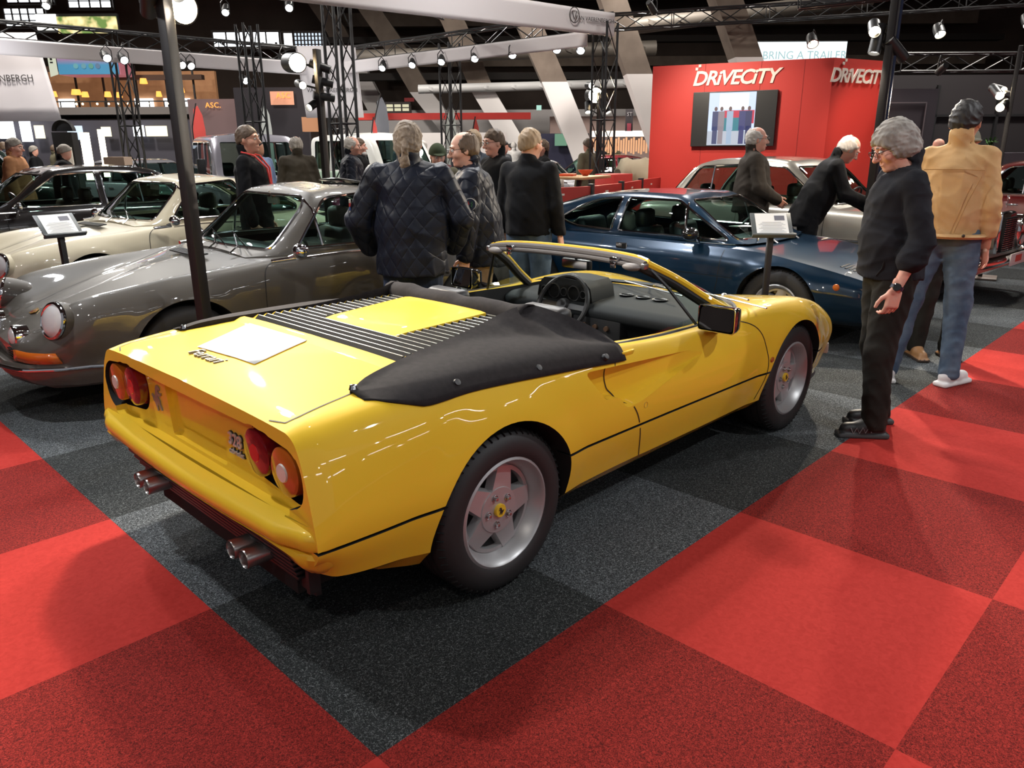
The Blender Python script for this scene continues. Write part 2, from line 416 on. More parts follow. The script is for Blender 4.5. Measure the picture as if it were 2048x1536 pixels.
def arch_flare(V, cx, cz, r0, w_, amt, ymin=.5):
    V = np.array(V); d = np.hypot(V[:,0]-cx, V[:,2]-cz); f = np.clip(1-(d-r0)/w_, 0, 1)*(d > r0-.05); f = f*f*(3-2*f)
    s = np.where(np.abs(V[:,1]) > ymin, np.sign(V[:,1]), 0); V[:,1] += s*f*amt; return V
def rounded(poly, r, n=4):
    """round the corners of a 2D polygon"""
    out = []; N = len(poly); rr = r if isinstance(r, (list,tuple)) else [r]*N
    for i in range(N):
        a, b, c = Vector(poly[i-1]), Vector(poly[i]), Vector(poly[(i+1) % N])
        d1, d2 = (a-b), (c-b); k = min(rr[i], d1.length*.45, d2.length*.45); p, q = b+d1.normalized()*k, b+d2.normalized()*k
        for j in range(n+1):
            t = j/n; out.append(tuple((1-t)**2*p+2*t*(1-t)*b+t*t*q))
    return out
# ================================================================== the yellow open car
YEL = mat('yellow_paint', (.82,.53,.030), .55, 0., coat=1., spec=.15)
def ferrari():
    A = empty('open_sports_car', (0.8428, 1.1741, 0), 0.0012, 'yellow open-topped sports car with black tonneau cover, nearest on the dark carpet', 'car')
    def row(x, c1, c2, c3, c4, c5, c6, c7, c8, zb=.2, dx=None):
        cs = [(0., zb), c1, c2, c3, c4, c5, c6, c7, (0., c8)]
        return [(x+(dx[i] if dx else 0), c[0], c[1]) for i, c in enumerate(cs)]
    net = [
     row(-.775, (.70,.40),(.775,.385),(.848,.455),(.850,.53),(.80,.70),(.755,.785),(.70,.812),.835, zb=.41, dx=(0,0,0,-.01,-.012,-.005,0,0,-.012)),
     row(-.70, (.70,.36),(.805,.345),(.858,.46),(.862,.56),(.815,.72),(.762,.803),(.69,.830),.848, zb=.36),
     row(-.48, (.74,.25),(.82,.315),(.866,.46),(.868,.57),(.830,.735),(.762,.832),(.65,.853),.868),
     row(-.22, (.74,.2),(.82,.28),(.866,.46),(.870,.58),(.840,.745),(.770,.845),(.60,.875),.885),
     row(.10, (.74,.2),(.82,.27),(.866,.455),(.870,.58),(.843,.745),(.775,.842),(.60,.878),.897),
     row(.45, (.74,.2),(.815,.27),(.862,.45),(.866,.58),(.838,.73),(.783,.820),(.66,.852),.90),
     row(.72, (.74,.2),(.81,.27),(.858,.44),(.864,.57),(.836,.71),(.790,.797),(.73,.806),.80),
     row(1.2, (.74,.2),(.81,.265),(.855,.435),(.862,.56),(.836,.68),(.795,.765),(.73,.774),.775),
     row(1.6, (.74,.2),(.81,.262),(.855,.43),(.862,.56),(.840,.675),(.795,.757),(.70,.768),.775),
     row(1.85, (.74,.2),(.81,.262),(.855,.428),(.862,.56),(.846,.675),(.795,.764),(.68,.776),.77),
     row(2.1, (.74,.2),(.81,.26),(.855,.425),(.864,.55),(.855,.68),(.79,.775),(.64,.785),.745),
     row(2.4, (.74,.2),(.81,.26),(.855,.424),(.864,.54),(.855,.675),(.785,.763),(.62,.765),.70),
     row(2.7, (.73,.2),(.79,.26),(.840,.424),(.848,.52),(.830,.635),(.765,.712),(.60,.715),.635),
     row(2.95, (.68,.2),(.755,.26),(.805,.43),(.812,.50),(.790,.575),(.725,.628),(.57,.63),.565),
     row(3.12, (.58,.22),(.67,.27),(.725,.43),(.730,.485),(.700,.53),(.63,.565),(.50,.56),.52, zb=.22),
     row(3.22, (.40,.25),(.52,.30),(.56,.43),(.565,.47),(.54,.50),(.50,.515),(.40,.515),.49, zb=.25),
    ]
    V, F = skin_net(net, 240, [3,3,8,6,8,8,10,12], creases=(1,2))
    for cx, r0 in ((0, .345), (2.35, .345)): V = arch_flare(V, cx, .315, r0, .14, .012)
    # sharp waist crease running along the flank
    b = meshob('body', V, F, YEL, A)
    # wheel openings
    for cx, rr in ((0., .355), (2.35, .345)):
        for s in (-1, 1):
            cu = MB().lathe([(0, s*.52), (rr-.02, s*.52), (rr, s*.80), (rr+.005, s*1.2), (0, s*1.2)], o=(cx, 0, .318), n=64); cu.box((cx, s*.86, .1), (2*rr-.002, .68, .44))
            cu2 = MB().lathe([(0, s*.52), (rr, s*.52), (rr, s*1.2), (0, s*1.2)], o=(cx, 0, .318), n=64)
            boolean(b, (cu2, M_DARK))
            boolean(b, (MB().prism([(cx-rr+.03, .10), (cx+rr-.03, .10), (cx+rr-.012, .25), (cx-rr+.012, .25)], s*.52, s*1.2), M_DARK))
    # cockpit well
    ck = rounded([(.60,-.66),(.74,-.71),(1.42,-.715),(1.86,-.66),(2.06,-.35),(2.08,.35),(1.86,.66),(1.42,.715),(.74,.71),(.60,.66)], .05)
    boolean(b, (MB().prism(ck, .33, 1.2, 'xy'), mat('cabin_trim', (.018,.017,.017), .7)))
    # engine vent recess, tail recess, lamp wells, groove
    boolean(b, (MB().prism(rounded([(-.222,-.545),(-.222,.545),(.47,.42),(.47,-.42)], .02, 3), .845, 1.1, 'xy'), M_DARK))
    boolean(b, (MB().prism(rounded([(-.715,.535),(-.665,.73),(-.61,.782),(.61,.782),(.665,.73),(.715,.535)], .05), -.95, -.742, 'yz'), YEL))
    for s in (-1, 1):
        cap = [(s*(.505+.090*math.cos(a)), .688+.100*math.sin(a)) for a in np.linspace(PI/2, 3*PI/2, 14)]+[(s*(.69+.10*math.cos(a)), .665+.10*math.sin(a)) for a in np.linspace(-PI/2, PI/2, 14)]
        boolean(b, (MB().prism(cap, -.95, -.66, 'yz'), M_DARK))
    boolean(b, (MB().prism(rounded([(-.22,.55),(-.25,.765),(.25,.765),(.22,.55)], .02, 3), -.95, -.722, 'yz'), YEL))
    for s in (-1, 1):
        zf = lambda x: .466-.0165*(x+.35)
        cu = MB(); cu.prism([(-.95, zf(-.95)-.006), (2.78, zf(2.78)-.006), (2.78, zf(2.78)+.006), (-.95, zf(-.95)+.006)], s*.80, s*1.0); boolean(b, (cu, M_DARK))
        # side air scoop
        cu = MB(); o = rounded([(1.36,.672),(1.33,.69),(.455,.752),(.56,.622),(.66,.612),(.70,.553),(.80,.555)], [.01,.01,.04,.02,.05,.02,.02], 3)
        n = len(o)
        inn = [(p[0], s*(.853-.010-.075*max(0, min(1, (1.36-p[0])/.72))), p[1]) for p in o]; out = [(p[0], s*1.0, p[1]) for p in o]
        cu.add(inn+out, [tuple(range(n)), tuple(range(2*n-1, n-1, -1))]+[(i, i+n, (i+1) % n+n, (i+1) % n) for i in range(n)]); boolean(b, (cu, YEL))
    resharp(b, 28)
    tr = bvh(b)
    # shut lines
    sd = mat('seam_dark', (.02,.014,.004), .7)
    for s in (-1, 1):
        d = (0, -s, 0); y = s*1.2
        P = smoothpath([(.70,y,.80),(.665,y,.75),(.648,y,.70),(.665,y,.64),(.72,y,.585),(.775,y,.52),(.815,y,.445),(.85,y,.36),(.885,y,.27)], 5); drape('door_seam', tr, P, d, .006, sd, A)
        P = smoothpath([(1.63,y,.757),(1.75,y,.745),(1.88,y,.69),(1.955,y,.58),(1.985,y,.50),(1.985,y,.42),(1.95,y,.28)], 5); drape('door_seam', tr, P, d, .006, sd, A)
    for s in (-1, 1):
        drape('engine_lid_seam', tr, [(-.47,s*.640,1.2),(-.70,s*.664,1.2),(-.745,s*.66,1.2),(-.765,s*.60,1.2)], (0,0,-1), .006, sd, A)
    drape('engine_lid_seam', tr, [(-.245,-.60,1.2),(-.245,.60,1.2)], (0,0,-1), .005, sd, A)
    # raised lip just behind the louvres
    mb = MB(); L = []
    for y in np.linspace(-.56,.56,31): L.append([(-.30,y,cast(tr,(-.30,y,1.2),(0,0,-1))[0].z-.002), (-.262,y,cast(tr,(-.27,y,1.2),(0,0,-1))[0].z+.012), (-.243,y,cast(tr,(-.25,y,1.2),(0,0,-1))[0].z+.013), (-.226,y,.86)])
    mb.grid(L); mb.build('lid_lip', YEL, A)
    # front bonnet seam, front lamp, wipers
    hz = [(2.16,-.60),(2.55,-.55),(2.95,-.50)]
    for s in (-1, 1): drape('bonnet_seam', tr, [(x, s*abs(y), 1.2) for x, y in hz], (0,0,-1), .005, sd, A)
    # louvre slats
    M_SLAT = mat('louvre_black', (.005,.005,.005), .7, spec=.1)
    mb = MB(); xs = np.linspace(-.205, .44, 18)
    for x in xs:
        hw = .535-(x+.222)*.125/.69-.01; z = .882+.016*(x+.2)/.6
        segs = [(-hw, hw)] if x < -.045 else [(-hw, -.262), (.262, hw)]
        for a, c in segs:
            mb.add([(x+.012,a,z+.010),(x+.012,c,z+.010),(x-.018,c,z-.018),(x-.018,a,z-.018),(x+.016,a,z+.009),(x+.016,c,z+.009),(x-.014,c,z-.019),(x-.014,a,z-.019)], [(0,1,2,3),(7,6,5,4),(0,4,5,1),(3,2,6,7),(0,3,7,4),(1,5,6,2)])
    mb.build('louvre_panel', M_SLAT, A, smooth=False)
    lw = mat('louvre_edge', (.75,.75,.7), .3, .6); mb = MB()  # pale tubes stand in for highlights along the slat tops
    for x in xs:
        hw = .535-(x+.222)*.125/.69-.012; z = .882+.016*(x+.2)/.6
        for a, c in ([(-hw, hw)] if x < -.045 else [(-hw, -.266), (.266, hw)]): mb.tube([(x+.014,a,z+.0105),(x+.014,c,z+.0105)], .0016, 5)
    mb.build('louvre_edge_glints', lw, A)
    for s in (-1, 1):
        mb = MB()
        for x in xs:
            hw = .535-(x+.222)*.125/.69; z = .882+.016*(x+.2)/.6
            mb.add([(x-.02,s*(hw+.012),z-.012),(x+.018,s*(hw+.012),z-.004),(x+.018,s*(hw-.002),z+.013),(x-.02,s*(hw-.01),z-.02)], [(0,1,2,3)])
        mb.build('louvre_side_notches', YEL, A, smooth=False)
    # engine cover bulge
    mb = MB(); G = []
    for x in np.linspace(-.036, .45, 9):
        hw = .252+.028*(x+.03)/.45; z = .899+.02*(x+.03)/.45; r_ = []
        lift = 0 if x > -.03 else -.006
        for y in np.linspace(-1, 1, 17): r_.append((x, y*hw, z+lift+.004*(1-y*y)-(.004 if abs(y) > .97 else 0)))
        G.append([(x, -hw-.002, z-.05)]+r_+[(x, hw+.002, z-.05)])
    G.insert(0, [(p[0]-.006, p[1], p[2]-.045) for p in G[0]]); mb.grid(G); mb.build('engine_cover', YEL, A, angle=40)
    # ---- rear bumper
    mb = MB(); G = []
    prof = [(-.02,.536),(-.068,.531),(-.082,.524),(-.090,.508),(-.090,.484),(-.082,.472),(.0,.469)]
    ys = np.linspace(-1, 1, 41)
    for t in ys:
        y = t*.775; bx = -.745-.030*(1-t*t)
        k = 1-max(0, abs(t)-.9)/.1*.25
        G.append([(bx+p[0]*k, y, z) for p, z in [((a,), zz) for a, zz in prof]])
    ends = []
    for s in (-1, 1):
        E_ = []
        for a in np.linspace(0, PI/2, 7)[1:]:
            E_.append([(-.745-.0*1+(p*.75)*math.cos(a)+.0, s*(.775+(-p*.92)*math.sin(a)), z) for p, z in prof])
        for x in (-.715,-.70): E_.append([(x, s*(.775-p*.92*(1 if x < -.71 else .5)), z) for p, z in prof])
        ends.append(E_)
    rows = [r_ for r_ in reversed(ends[0])]+G+ends[1]
    mb.grid([[tuple(p) for p in r_] for r_ in rows]); mb.build('rear_bumper', YEL, A, angle=45)
    # lower rear apron below the groove
    mb = MB(); rows = []
    prof = [(-.03,.462),(-.072,.455),(-.080,.44),(-.060,.40),(-.035,.375),(-.0,.365)]
    for t in ys:
        bx = -.735-.030*(1-t*t); q_ = .42+.58*max(0, min(1, (abs(t)-.72)/.25))**1.5; rows.append([(bx+p, t*.775, .462-(.462-z)*q_) for p, z in prof])
    rr = []
    for s in (-1, 1):
        E_ = []
        for a in np.linspace(0, PI/2, 7)[1:]: E_.append([(-.735+(p*.85)*math.cos(a), s*(.775+(-p*.86)*math.sin(a)), z) for p, z in prof])
        for x in (-.66,-.64): E_.append([(x, s*(.775-p*.86*(1 if x < -.65 else .4)), z) for p, z in prof])
        rr.append(E_)
    mb.grid(list(reversed(rr[0]))+rows+rr[1]); mb.build('rear_apron', YEL, A, angle=45)
    # slatted black valance and exhaust tips
    mb = MB()
    for i in range(6):
        z = .405-.029*i; mb.box((-.755+.013*i, 0, z), (.07, 1.36-.03*i, .012), bev=.003)
    mb.box((-.68, 0, .31), (.02, 1.3, .22)); mb.box((-.70,.655,.29), (.04,.02,.13)); mb.box((-.70,-.655,.29), (.04,.02,.13)); mb.build('rear_valance_grille', M_BPLAST, A)
    for s in (-1, 1):
        for dy in (-.045, .045):
            mb = MB(); mb.lathe([(.034,-.66),(.034,-.825),(.031,-.83),(.029,-.825),(.029,-.70)], o=(0,0,0), axis='x', n=24); mb.lathe([(0,-.705),(.029,-.705)], axis='x', n=24, m=1)
            mb.xf(Matrix.Translation((0, s*.405+dy, .315-.0))); mb.build('exhaust_tip', [mat('exhaust_steel', (.32,.30,.29), .28, .9), M_DARK], A, angle=50)
    # ---- lamps
    mr = mat('lamp_red', (.15,.005,.008), .12, coat=1., bump=(220,.3,.001)); ma = mat('lamp_amber', (.42,.10,.010), .14, coat=1., bump=(220,.3,.001)); mw = mat('lamp_clear', (.62,.56,.5), .3, coat=.5)
    for s in (-1, 1):
        for y, z, mt in ((.507,.692,mr), (.676,.676,ma)):
            mb = MB(); mb.lathe([(.080,-.67),(.083,-.745),(.079,-.772),(.070,-.777),(0,-.780)], o=(0,s*y,z), axis='x', n=36); l = mb.build('tail_lamp' if mt is mr else 'turn_signal', mt, A, angle=40)
            if mt is ma: mb = MB(); mb.lathe([(.030,-.779),(.028,-.784),(0,-.785)], o=(0,s*y,z), axis='x', n=24); mb.build('reversing_lens', mw, l)
            else: mb = MB(); mb.lathe([(.030,-.7785),(.028,-.7805),(0,-.781)], o=(0,s*y,z), axis='x', n=24); mb.build('brake_lens', mat('lamp_bright_red', (.55,.01,.01), .15, coat=1.), l)
    # badges
    bs = mat('badge_silver', (.62,.62,.62), .35, .5); nb = text('number_badge', '328', .062, bs, A, frame((-.750,-.318,.655),(0,-1,0),(.0,0,1)), .003, space=1.0, bold=.010); text('badge_outline', '328', .062, M_BPLAST, nb, frame((-.7445,-.318,.655),(0,-1,0),(.0,0,1)), .003, space=1.0, bold=.05)
    nb = text('word_badge', 'cabriolet', .029, bs, A, frame((-.750,-.318,.622),(0,-1,0),(.0,0,1)), .002, shear=.2); text('badge_outline', 'cabriolet', .029, M_BPLAST, nb, frame((-.7445,-.318,.622),(0,-1,0),(.0,0,1)), .002, shear=.2, bold=.06)
    text('maker_badge', 'Ferrari', .078, mat('badge_grey', (.30,.28,.24), .4, .4), A, frame((-.642,.125,cast(tr,(-.62,.125,1.4),(0,0,-1))[0].z+.002),(0,-1,.0),(1,0,.07)), .004, shear=.25, space=1.05)
    horse_mesh('horse_badge', .11, (-.742,.335,.675), mat('badge_grey', (.30,.28,.24), .4, .4), A, 'yz', -1, -.005)
    # ---- tonneau cover
    M_CLOTH = mat('black_canvas', (.015,.013,.014), .9, noise=(40,(.022,.019,.020),3,.3,.7), bump=(260,.25,.001), spec=.2)
    keys = [(-.50,(.642,.856),(.660,.850)),(-.42,(.61,.878),(.705,.848)),(-.30,(.575,.889),(.742,.842)),(-.15,(.535,.897),(.765,.846)),(.05,(.49,.905),(.778,.838)),(.25,(.455,.922),(.788,.824)),(.42,(.43,.945),(.795,.810)),(.53,(.455,.962),(.80,.800)),(.62,(.56,.925),(.803,.792)),(.70,(.69,.865),(.805,.786)),(.735,(.765,.815),(.806,.784))]
    for s in (-1, 1):
        rows = []
        X = [k[0] for k in keys]; I = np.array([[*k[1], *k[2]] for k in keys]); xi = np.linspace(-.50,.735,46); Q = pchip(X, I, xi)
        for x, (iy, iz, oy, oz) in zip(xi, Q):
            r_ = []
            if x < .47:
                r_.append((x, s*(iy-.004), iz-.045))
            for t in np.linspace(0, 1, 11):
                y = iy+(oy-iy)*t; z = iz+(oz-iz)*t; wdt = oy-iy
                fold = .006*math.sin(x*26+t*5)*math.sin(PI*t)*min(1, wdt*5)+.004*math.sin(x*51-t*9)*math.sin(PI*t)
                sag = -.030*math.sin(PI*t)*min(1, wdt*4)*(1 if x > 0 else .5)
                z += sag*.5+fold
                hh = cast(tr, (x, s*y, 1.4), (0,0,-1))
                if hh: z = max(z, hh[0].z+.009)
                r_.append((x, s*y, z))
            for dz in [q_*min(1, max(.08, (x+.49)/.16)) for q_ in (.0, .018, .036)]:
                hh = cast(tr, (x, s*1.3, oz-dz), (0,-s,0)); r_.append((x, hh[0].y+s*.007 if hh else s*(oy+.02), oz-dz))
            if x >= .47: r_.insert(0, (x, s*(iy-.004), iz-.008))
            rows.append(r_)
        mb = MB(); mb.grid(rows); tc = mb.build('tonneau_side', M_CLOTH, A, angle=70, solid=.006)
        # hem line and snaps
        for x, y, z in ((-.483,.635,.862),(-.17,.777,.840),(.215,.800,.815),(.60,.818,.785)):
            nb = MB(); ax = Vector((0, s*.8, .6)) if x > -.4 else Vector((0, 0, 1)); q = ax.to_track_quat('Z', 'Y').to_matrix()
            nb.lathe([(.0,.016),(.012,.014),(.014,.006),(.016,.0)], axis='z', n=16); nb.xf(Matrix.Translation((x, s*y, z)) @ q.to_4x4()); nb.build('snap_fastener', M_CHROME if x < -.4 else M_BLKMET, tc)
    rows = []
    for y in np.linspace(-.475, .475, 33):
        k = abs(y)/.475; r_ = []
        sagz = -.006*(1-k*k)+.004*math.sin(y*23)
        for dx, z in ((.455,.872),(.452,.90),(.458,.932),(.475,.952),(.505,.962),(.535,.958),(.575,.94),(.62,.90),(.66,.82),(.67,.70)):
            r_.append((dx+.008*k, y, z+(sagz if z > .88 else 0)+.002*math.sin(y*40+z*60)))
        rows.append(r_)
    mb = MB(); mb.grid(rows); mb.build('tonneau_roll', M_CLOTH, A, angle=70, solid=.006)
    # bulkhead behind seats
    mb = MB(); mb.box((.66,0,.60), (.05,1.40,.42)); mb.build('rear_bulkhead', M_BPLAST, A)
    # ---- windscreen
    hx, hy, hz_ = 1.30, .525, 1.062
    base = [(1.80,.735,.755),(1.93,.66,.775),(2.05,.50,.78),(2.13,.25,.78),(2.16,0,.78)]
    top = [(hx,hy,hz_),(hx+.012,.46,1.073),(hx+.022,.32,1.082),(hx+.028,.16,1.086),(hx+.03,0,1.087)]
    B_ = [np.array(p) for p in smoothpath(base, 6)]; T_ = [np.array(p) for p in smoothpath(top, 6)]
    B_ = B_+[p*[1,-1,1] for p in B_[-2::-1]]; T_ = T_+[p*[1,-1,1] for p in T_[-2::-1]]
    rows = []
    for t in np.linspace(0, 1, 14): rows.append([tuple(a*(1-t)+b_*t+np.array([.03*math.sin(PI*t),0,.012*math.sin(PI*t)])) for a, b_ in zip(B_, T_)])
    mb = MB(); mb.grid(rows); mb.build('windscreen', glassmat('screen_glass', (.80,.84,.82)), A)
    for s in (-1, 1):
        mb = MB(); P = [(hx-.01,s*(hy+.002),hz_+.004),(1.47,s*.592,.975),(1.65,s*.662,.862),(1.82,s*.722,.765),(1.90,s*.75,.72)]
        mb.tube(smoothpath(P, 4), .019, 8); mb.build('screen_pillar', YEL, A)
        mb = MB(); mb.tube(smoothpath([(p[0]-.028, p[1]-s*.018, p[2]-.014) for p in P], 4), .024, 8); mb.build('pillar_trim', mat('matt_black_trim', (.014,.013,.014), .75), A)
        mb = MB(); mb.tube([(hx,s*hy,hz_-.01),(1.36,s*.61,.95),(1.44,s*.735,.77)], .0085, 6); mb.tube([(1.44,s*.735,.77),(1.78,s*.745,.763)], .006, 6); mb.build('quarter_light_frame', M_BPLAST, A)
        mb = MB(); mb.add([(hx+.01,s*hy,hz_-.02),(1.44,s*.735,.77),(1.80,s*.735,.76)], [(0,1,2)]); mb.build('quarter_light', M_GLASS, A)
        # window glass barely raised + weather strip
        mb = MB(); mb.grid([[(x, s*.752, .765), (x, s*.750, .768+max(0, .045*math.sin((x-.80)/.60*PI/2)*1.0 if .8 < x < 1.43 else 0))] for x in np.linspace(.80,1.43,12)]); mb.build('door_glass', M_GLASS, A)
        mb = MB(); mb.tube([(.70,s*.752,.800),(1.1,s*.754,.776),(1.45,s*.752,.765),(1.80,s*.742,.764)], .010, 6); mb.build('door_sill_strip', M_BPLAST, A)
    mb = MB(); mb.tube([(p[0]+.012, p[1], p[2]+.010) for p in T_], .012, 8); mb.build('header_rail', YEL, A)
    mb = MB(); mb.tube([(p[0]-.022, p[1]*1.01, p[2]-.006) for p in T_], .021, 10); mb.tube([(p[0]-.055, p[1]*1.0, p[2]-.022) for p in T_[6:-6]], .012, 8)
    mb.build('header_padding', mat('header_grey', (.09,.078,.075), .7), A)
    for s in (-1, 1):
        mb = MB(); mb.box((hx-.035, s*.36, 1.068), (.03,.05,.03), bev=.005); mb.box((hx-.05, s*.36, 1.045), (.012,.03,.03), bev=.003); mb.build('roof_latch', M_CHROME, A)
        mb = MB(); mb.ell((hx-.045, s*.47, 1.045), (.028,.055,.02)); mb.build('roof_clamp', mat('header_grey2', (.20,.18,.17), .5), A)
        mb = MB(); mb.box((hx-.03, s*.535, 1.052), (.04,.022,.028), bev=.005); mb.build('hinge_end', M_STEEL, A)
    mb = MB(); mb.tube([tuple(p+np.array([.012,0,.004])) for p in B_], .013, 6); mb.build('screen_gasket', M_BPLAST, A)
    mb = MB(); mb.box((1.395,-.01,1.0), (.03,.20,.055), bev=.012); mb.box((1.376,-.01,1.0), (.004,.17,.04), m=1); mb.tube([(1.40,-.01,1.02),(1.35,-.01,1.07)], .008); mb.build('interior_mirror', [M_BPLAST, M_CHROME], A)
    # wipers
    for y0 in (.05, -.45):
        mb = MB(); mb.tube([(2.22,y0,.77),(2.10,y0-.10,.80),(1.97,y0-.28,.815)], .006, 6); mb.tube([(2.12,y0+.14,.795),(1.90,y0-.42,.80)], .005, 6); mb.ell((2.22,y0,.765), (.02,.02,.02)); mb.build('wiper', M_STEEL, A)
    # door mirrors
    for s in (-1, 1):
        mb = MB(); G = []
        for x, k in ((0,1.),(.03,1.0),(.075,.9),(.12,.62),(.135,.4)):
            sec = rounded([(-.095*k,-.060*k),(.095*k,-.060*k),(.095*k,.060*k),(-.095*k,.060*k)], .018*k, 3); G.append([(1.36+x, s*.885+s*(0)+y, .83+z) for y, z in sec]+[(1.36+x, s*.885+sec[0][0], .83+sec[0][1])])
        mb.grid(G); mb.add([G[-1][i] for i in range(len(G[-1])-1)], [tuple(range(len(G[-1])-1))]); mb.tube([(1.44,s*.86,.78),(1.50,s*.80,.755),(1.56,s*.76,.752)], [.03,.034,.04], 8)
        dm = mb.build('door_mirror', mat('gloss_black', (.01,.01,.01), .08, coat=1.), A, angle=40)
        mb = MB(); mb.prism(rounded([(-.084,-.052),(.084,-.052),(.084,.052),(-.084,.052)], .016, 3), -.002, .002, 'yz'); mb.xf(Matrix.Translation((1.366, s*.885, .83)) @ Matrix.Rotation(.20, 4, 'Y') @ Matrix.Rotation(-s*.10, 4, 'Z')); mb.build('mirror_glass', mat('mirror', (.75,.8,.85), .03, 1.), dm, smooth=False)
        mb = MB(); mb.tube([(1.36, s*.885+y, .83+z) for y, z in rounded([(-.095,-.060),(.095,-.060),(.095,.060),(-.095,.060)], .018, 3)], .003, 6, closed=True); mb.build('mirror_rim', M_CHROME, dm)
    # door handle, lock badge, side marker, filler
    for s in (-1, 1):
        h = cast(tr, (.765, s*1.2, .770), (0,-s,0)); 
        if h:
            q = h[0]; mb = MB(); mb.box((q.x, q.y+s*.002, q.z), (.085,.012,.026), rot=Matrix.Rotation(-s*.35,3,'X'), bev=.005); mb.build('door_handle', YEL, A, angle=50)
        h = cast(tr, (.843, s*1.2, .533), (0,-s,0)); mb = MB(); mb.lathe([(.013,-.002),(.013,.003),(0,.004)], o=tuple(h[0]), n=16); mb.build('door_lock', M_STEEL, A)
        h = cast(tr, (2.02, s*1.2, .50), (0,-s,0)); mb = MB(); mb.ell(tuple(h[0]), (.020,.008,.016)); mb.build('side_marker', ma, A)
        mb = MB(); mb.box((3.0,s*.755,.37), (.10,.05,.07), rot=Matrix.Rotation(-s*.55,3,'Z'), bev=.01); mb.build('front_fog_lamp', mw, A)
    # front spoiler lip
    mb = MB(); mb.tube(smoothpath([(2.70,-.77,.21),(2.95,-.72,.20),(3.12,-.60,.20),(3.22,-.35,.21),(3.25,0,.21),(3.22,.35,.21),(3.12,.60,.20),(2.95,.72,.20),(2.70,.77,.21)], 4), .022, 8); mb.build('chin_spoiler', M_BPLAST, A)
    # ---- interior
    M_DASH = mat('dash_grey', (.016,.018,.019), .7, spec=.25, bump=(180,.1,.001)); M_LEA = mat('black_leather', (.022,.02,.02), .45)
    mb = MB(); mb.prism(rounded([(2.14,.770),(1.60,.748),(1.545,.722),(1.545,.68),(1.62,.62),(1.66,.40),(2.14,.40)], [.01,.03,.02,.02,.03,.01,.01], 3), -.69, .69); d = mb.build('dashboard', M_DASH, A, angle=40)
    for y in (0.0, -.115, -.235):
        mb = MB(); mb.lathe([(.042,0),(.046,.004),(.040,.006),(.034,.002)], axis='z', n=28); mb.lathe([(0,.002),(.034,.002)], axis='z', n=28, m=1); mb.box((0,0,.004), (.004,.07,.003)); mb.xf(Matrix.Translation((1.88, y, .762)) @ Matrix.Rotation(.04, 4, 'Y')); mb.build('air_vent', [M_BPLAST, M_DARK], d)
    mb = MB(); mb.grid([[(1.60+.24*(1-t), .25+w_*(.21-.02*(1-t)), .755+hh) for w_, hh in ((-1.,0),(-.93,.07),(-.75,.105),(0,.115),(.75,.105),(.93,.07),(1.,0))] for t in np.linspace(0,1,5)]); mb.grid([[(1.60, .25+.21*w_, .66), (1.60, .25+.21*w_, .755+hh)] for w_, hh in ((-1.,0),(-.93,.07),(-.75,.105),(0,.115),(.75,.105),(.93,.07),(1.,0))], m=1); bn = mb.build('instrument_binnacle', [M_DASH, M_DARK], A, angle=40)
    for y, r_ in ((.17,.045),(.32,.045),(.245,.026),(.10,.024),(.40,.024)):
        mb = MB(); mb.lathe([(r_,1.597),(r_,1.588),(r_-.005,1.588)], o=(0,y,.79), axis='x', n=20); mb.build('gauge', M_STEEL, bn)
    mb = MB(); mb.box((1.60,-.03,.60), (.10,.34,.17), bev=.012); cs = mb.build('centre_panel', M_BPLAST, A)
    for k in range(3): mb = MB(); mb.lathe([(.016,0),(.014,-.014),(0,-.014)], o=(1.548,.05-.08*k,.63), axis='x', n=12); mb.build('gauge_small', mat('gauge_face', (.09,.05,.03), .4), cs)
    mb = MB(); mb.box((1.15,-.0,.40), (.9,.20,.16), bev=.02); mb.tube([(1.28,0,.48),(1.26,.0,.58)], .006); mb.ell((1.26,0,.59), (.02,.02,.02)); mb.build('centre_tunnel', M_LEA, A)
    # steering wheel
    Msw = Matrix.Translation((1.54,.215,.725)) @ Matrix.Rotation(-R(62), 4, 'Y')
    mb = MB(); mb.tube([(.178*math.cos(a), .178*math.sin(a), 0) for a in np.linspace(0, 2*PI, 41)[:-1]], .014, 8, closed=True)
    for a in (PI/2, -PI/2, PI): mb.box((.09*math.cos(a), .09*math.sin(a), -.01), (.16,.032,.006), rot=Matrix.Rotation(a, 3, 'Z'))
    mb.lathe([(0,.012),(.035,.010),(.045,-.01),(.045,-.02)], axis='z', n=20); mb.tube([(0,0,-.02),(.0,0,-.22)], .03); mb.xf(Msw); mb.build('steering_wheel', M_LEA, A)
    for s in (-1, 1):
        mb = MB(); y = s*.34
        mb.box((1.12,y,.42), (.52,.46,.14), bev=.05); G = []
        for t in np.linspace(0, 1, 9):
            x = .86-.10*t; z = .44+.40*t; w_ = .24*(1-.28*max(0,t-.55)/.45) if t < .8 else .15
            G.append([(x+.05*abs(u)**2+.0, y+u*w_, z) for u in np.linspace(-1,1,9)]+[(x-.09, y+u*w_, z) for u in np.linspace(1,-1,9)]+[(x+.05, y-w_, z)])
        mb.grid(G); mb.add([G[-1][i] for i in range(18)], [tuple(range(18))])
        mb.box((.775,y,.865), (.10,.26,.09), bev=.03); mb.build('seat', M_LEA, A, angle=60)
    # wheels
    for x, s, wd in ((0,-1,.225),(0,1,.225),(2.35,-1,.205),(2.35,1,.205)):
        make_wheel('star', A, (x, s*(.855-wd/2), .316), s, .316, wd)
    # underbody shadow pan
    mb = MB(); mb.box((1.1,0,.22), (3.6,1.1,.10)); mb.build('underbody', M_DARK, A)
    return A
FER = ferrari()
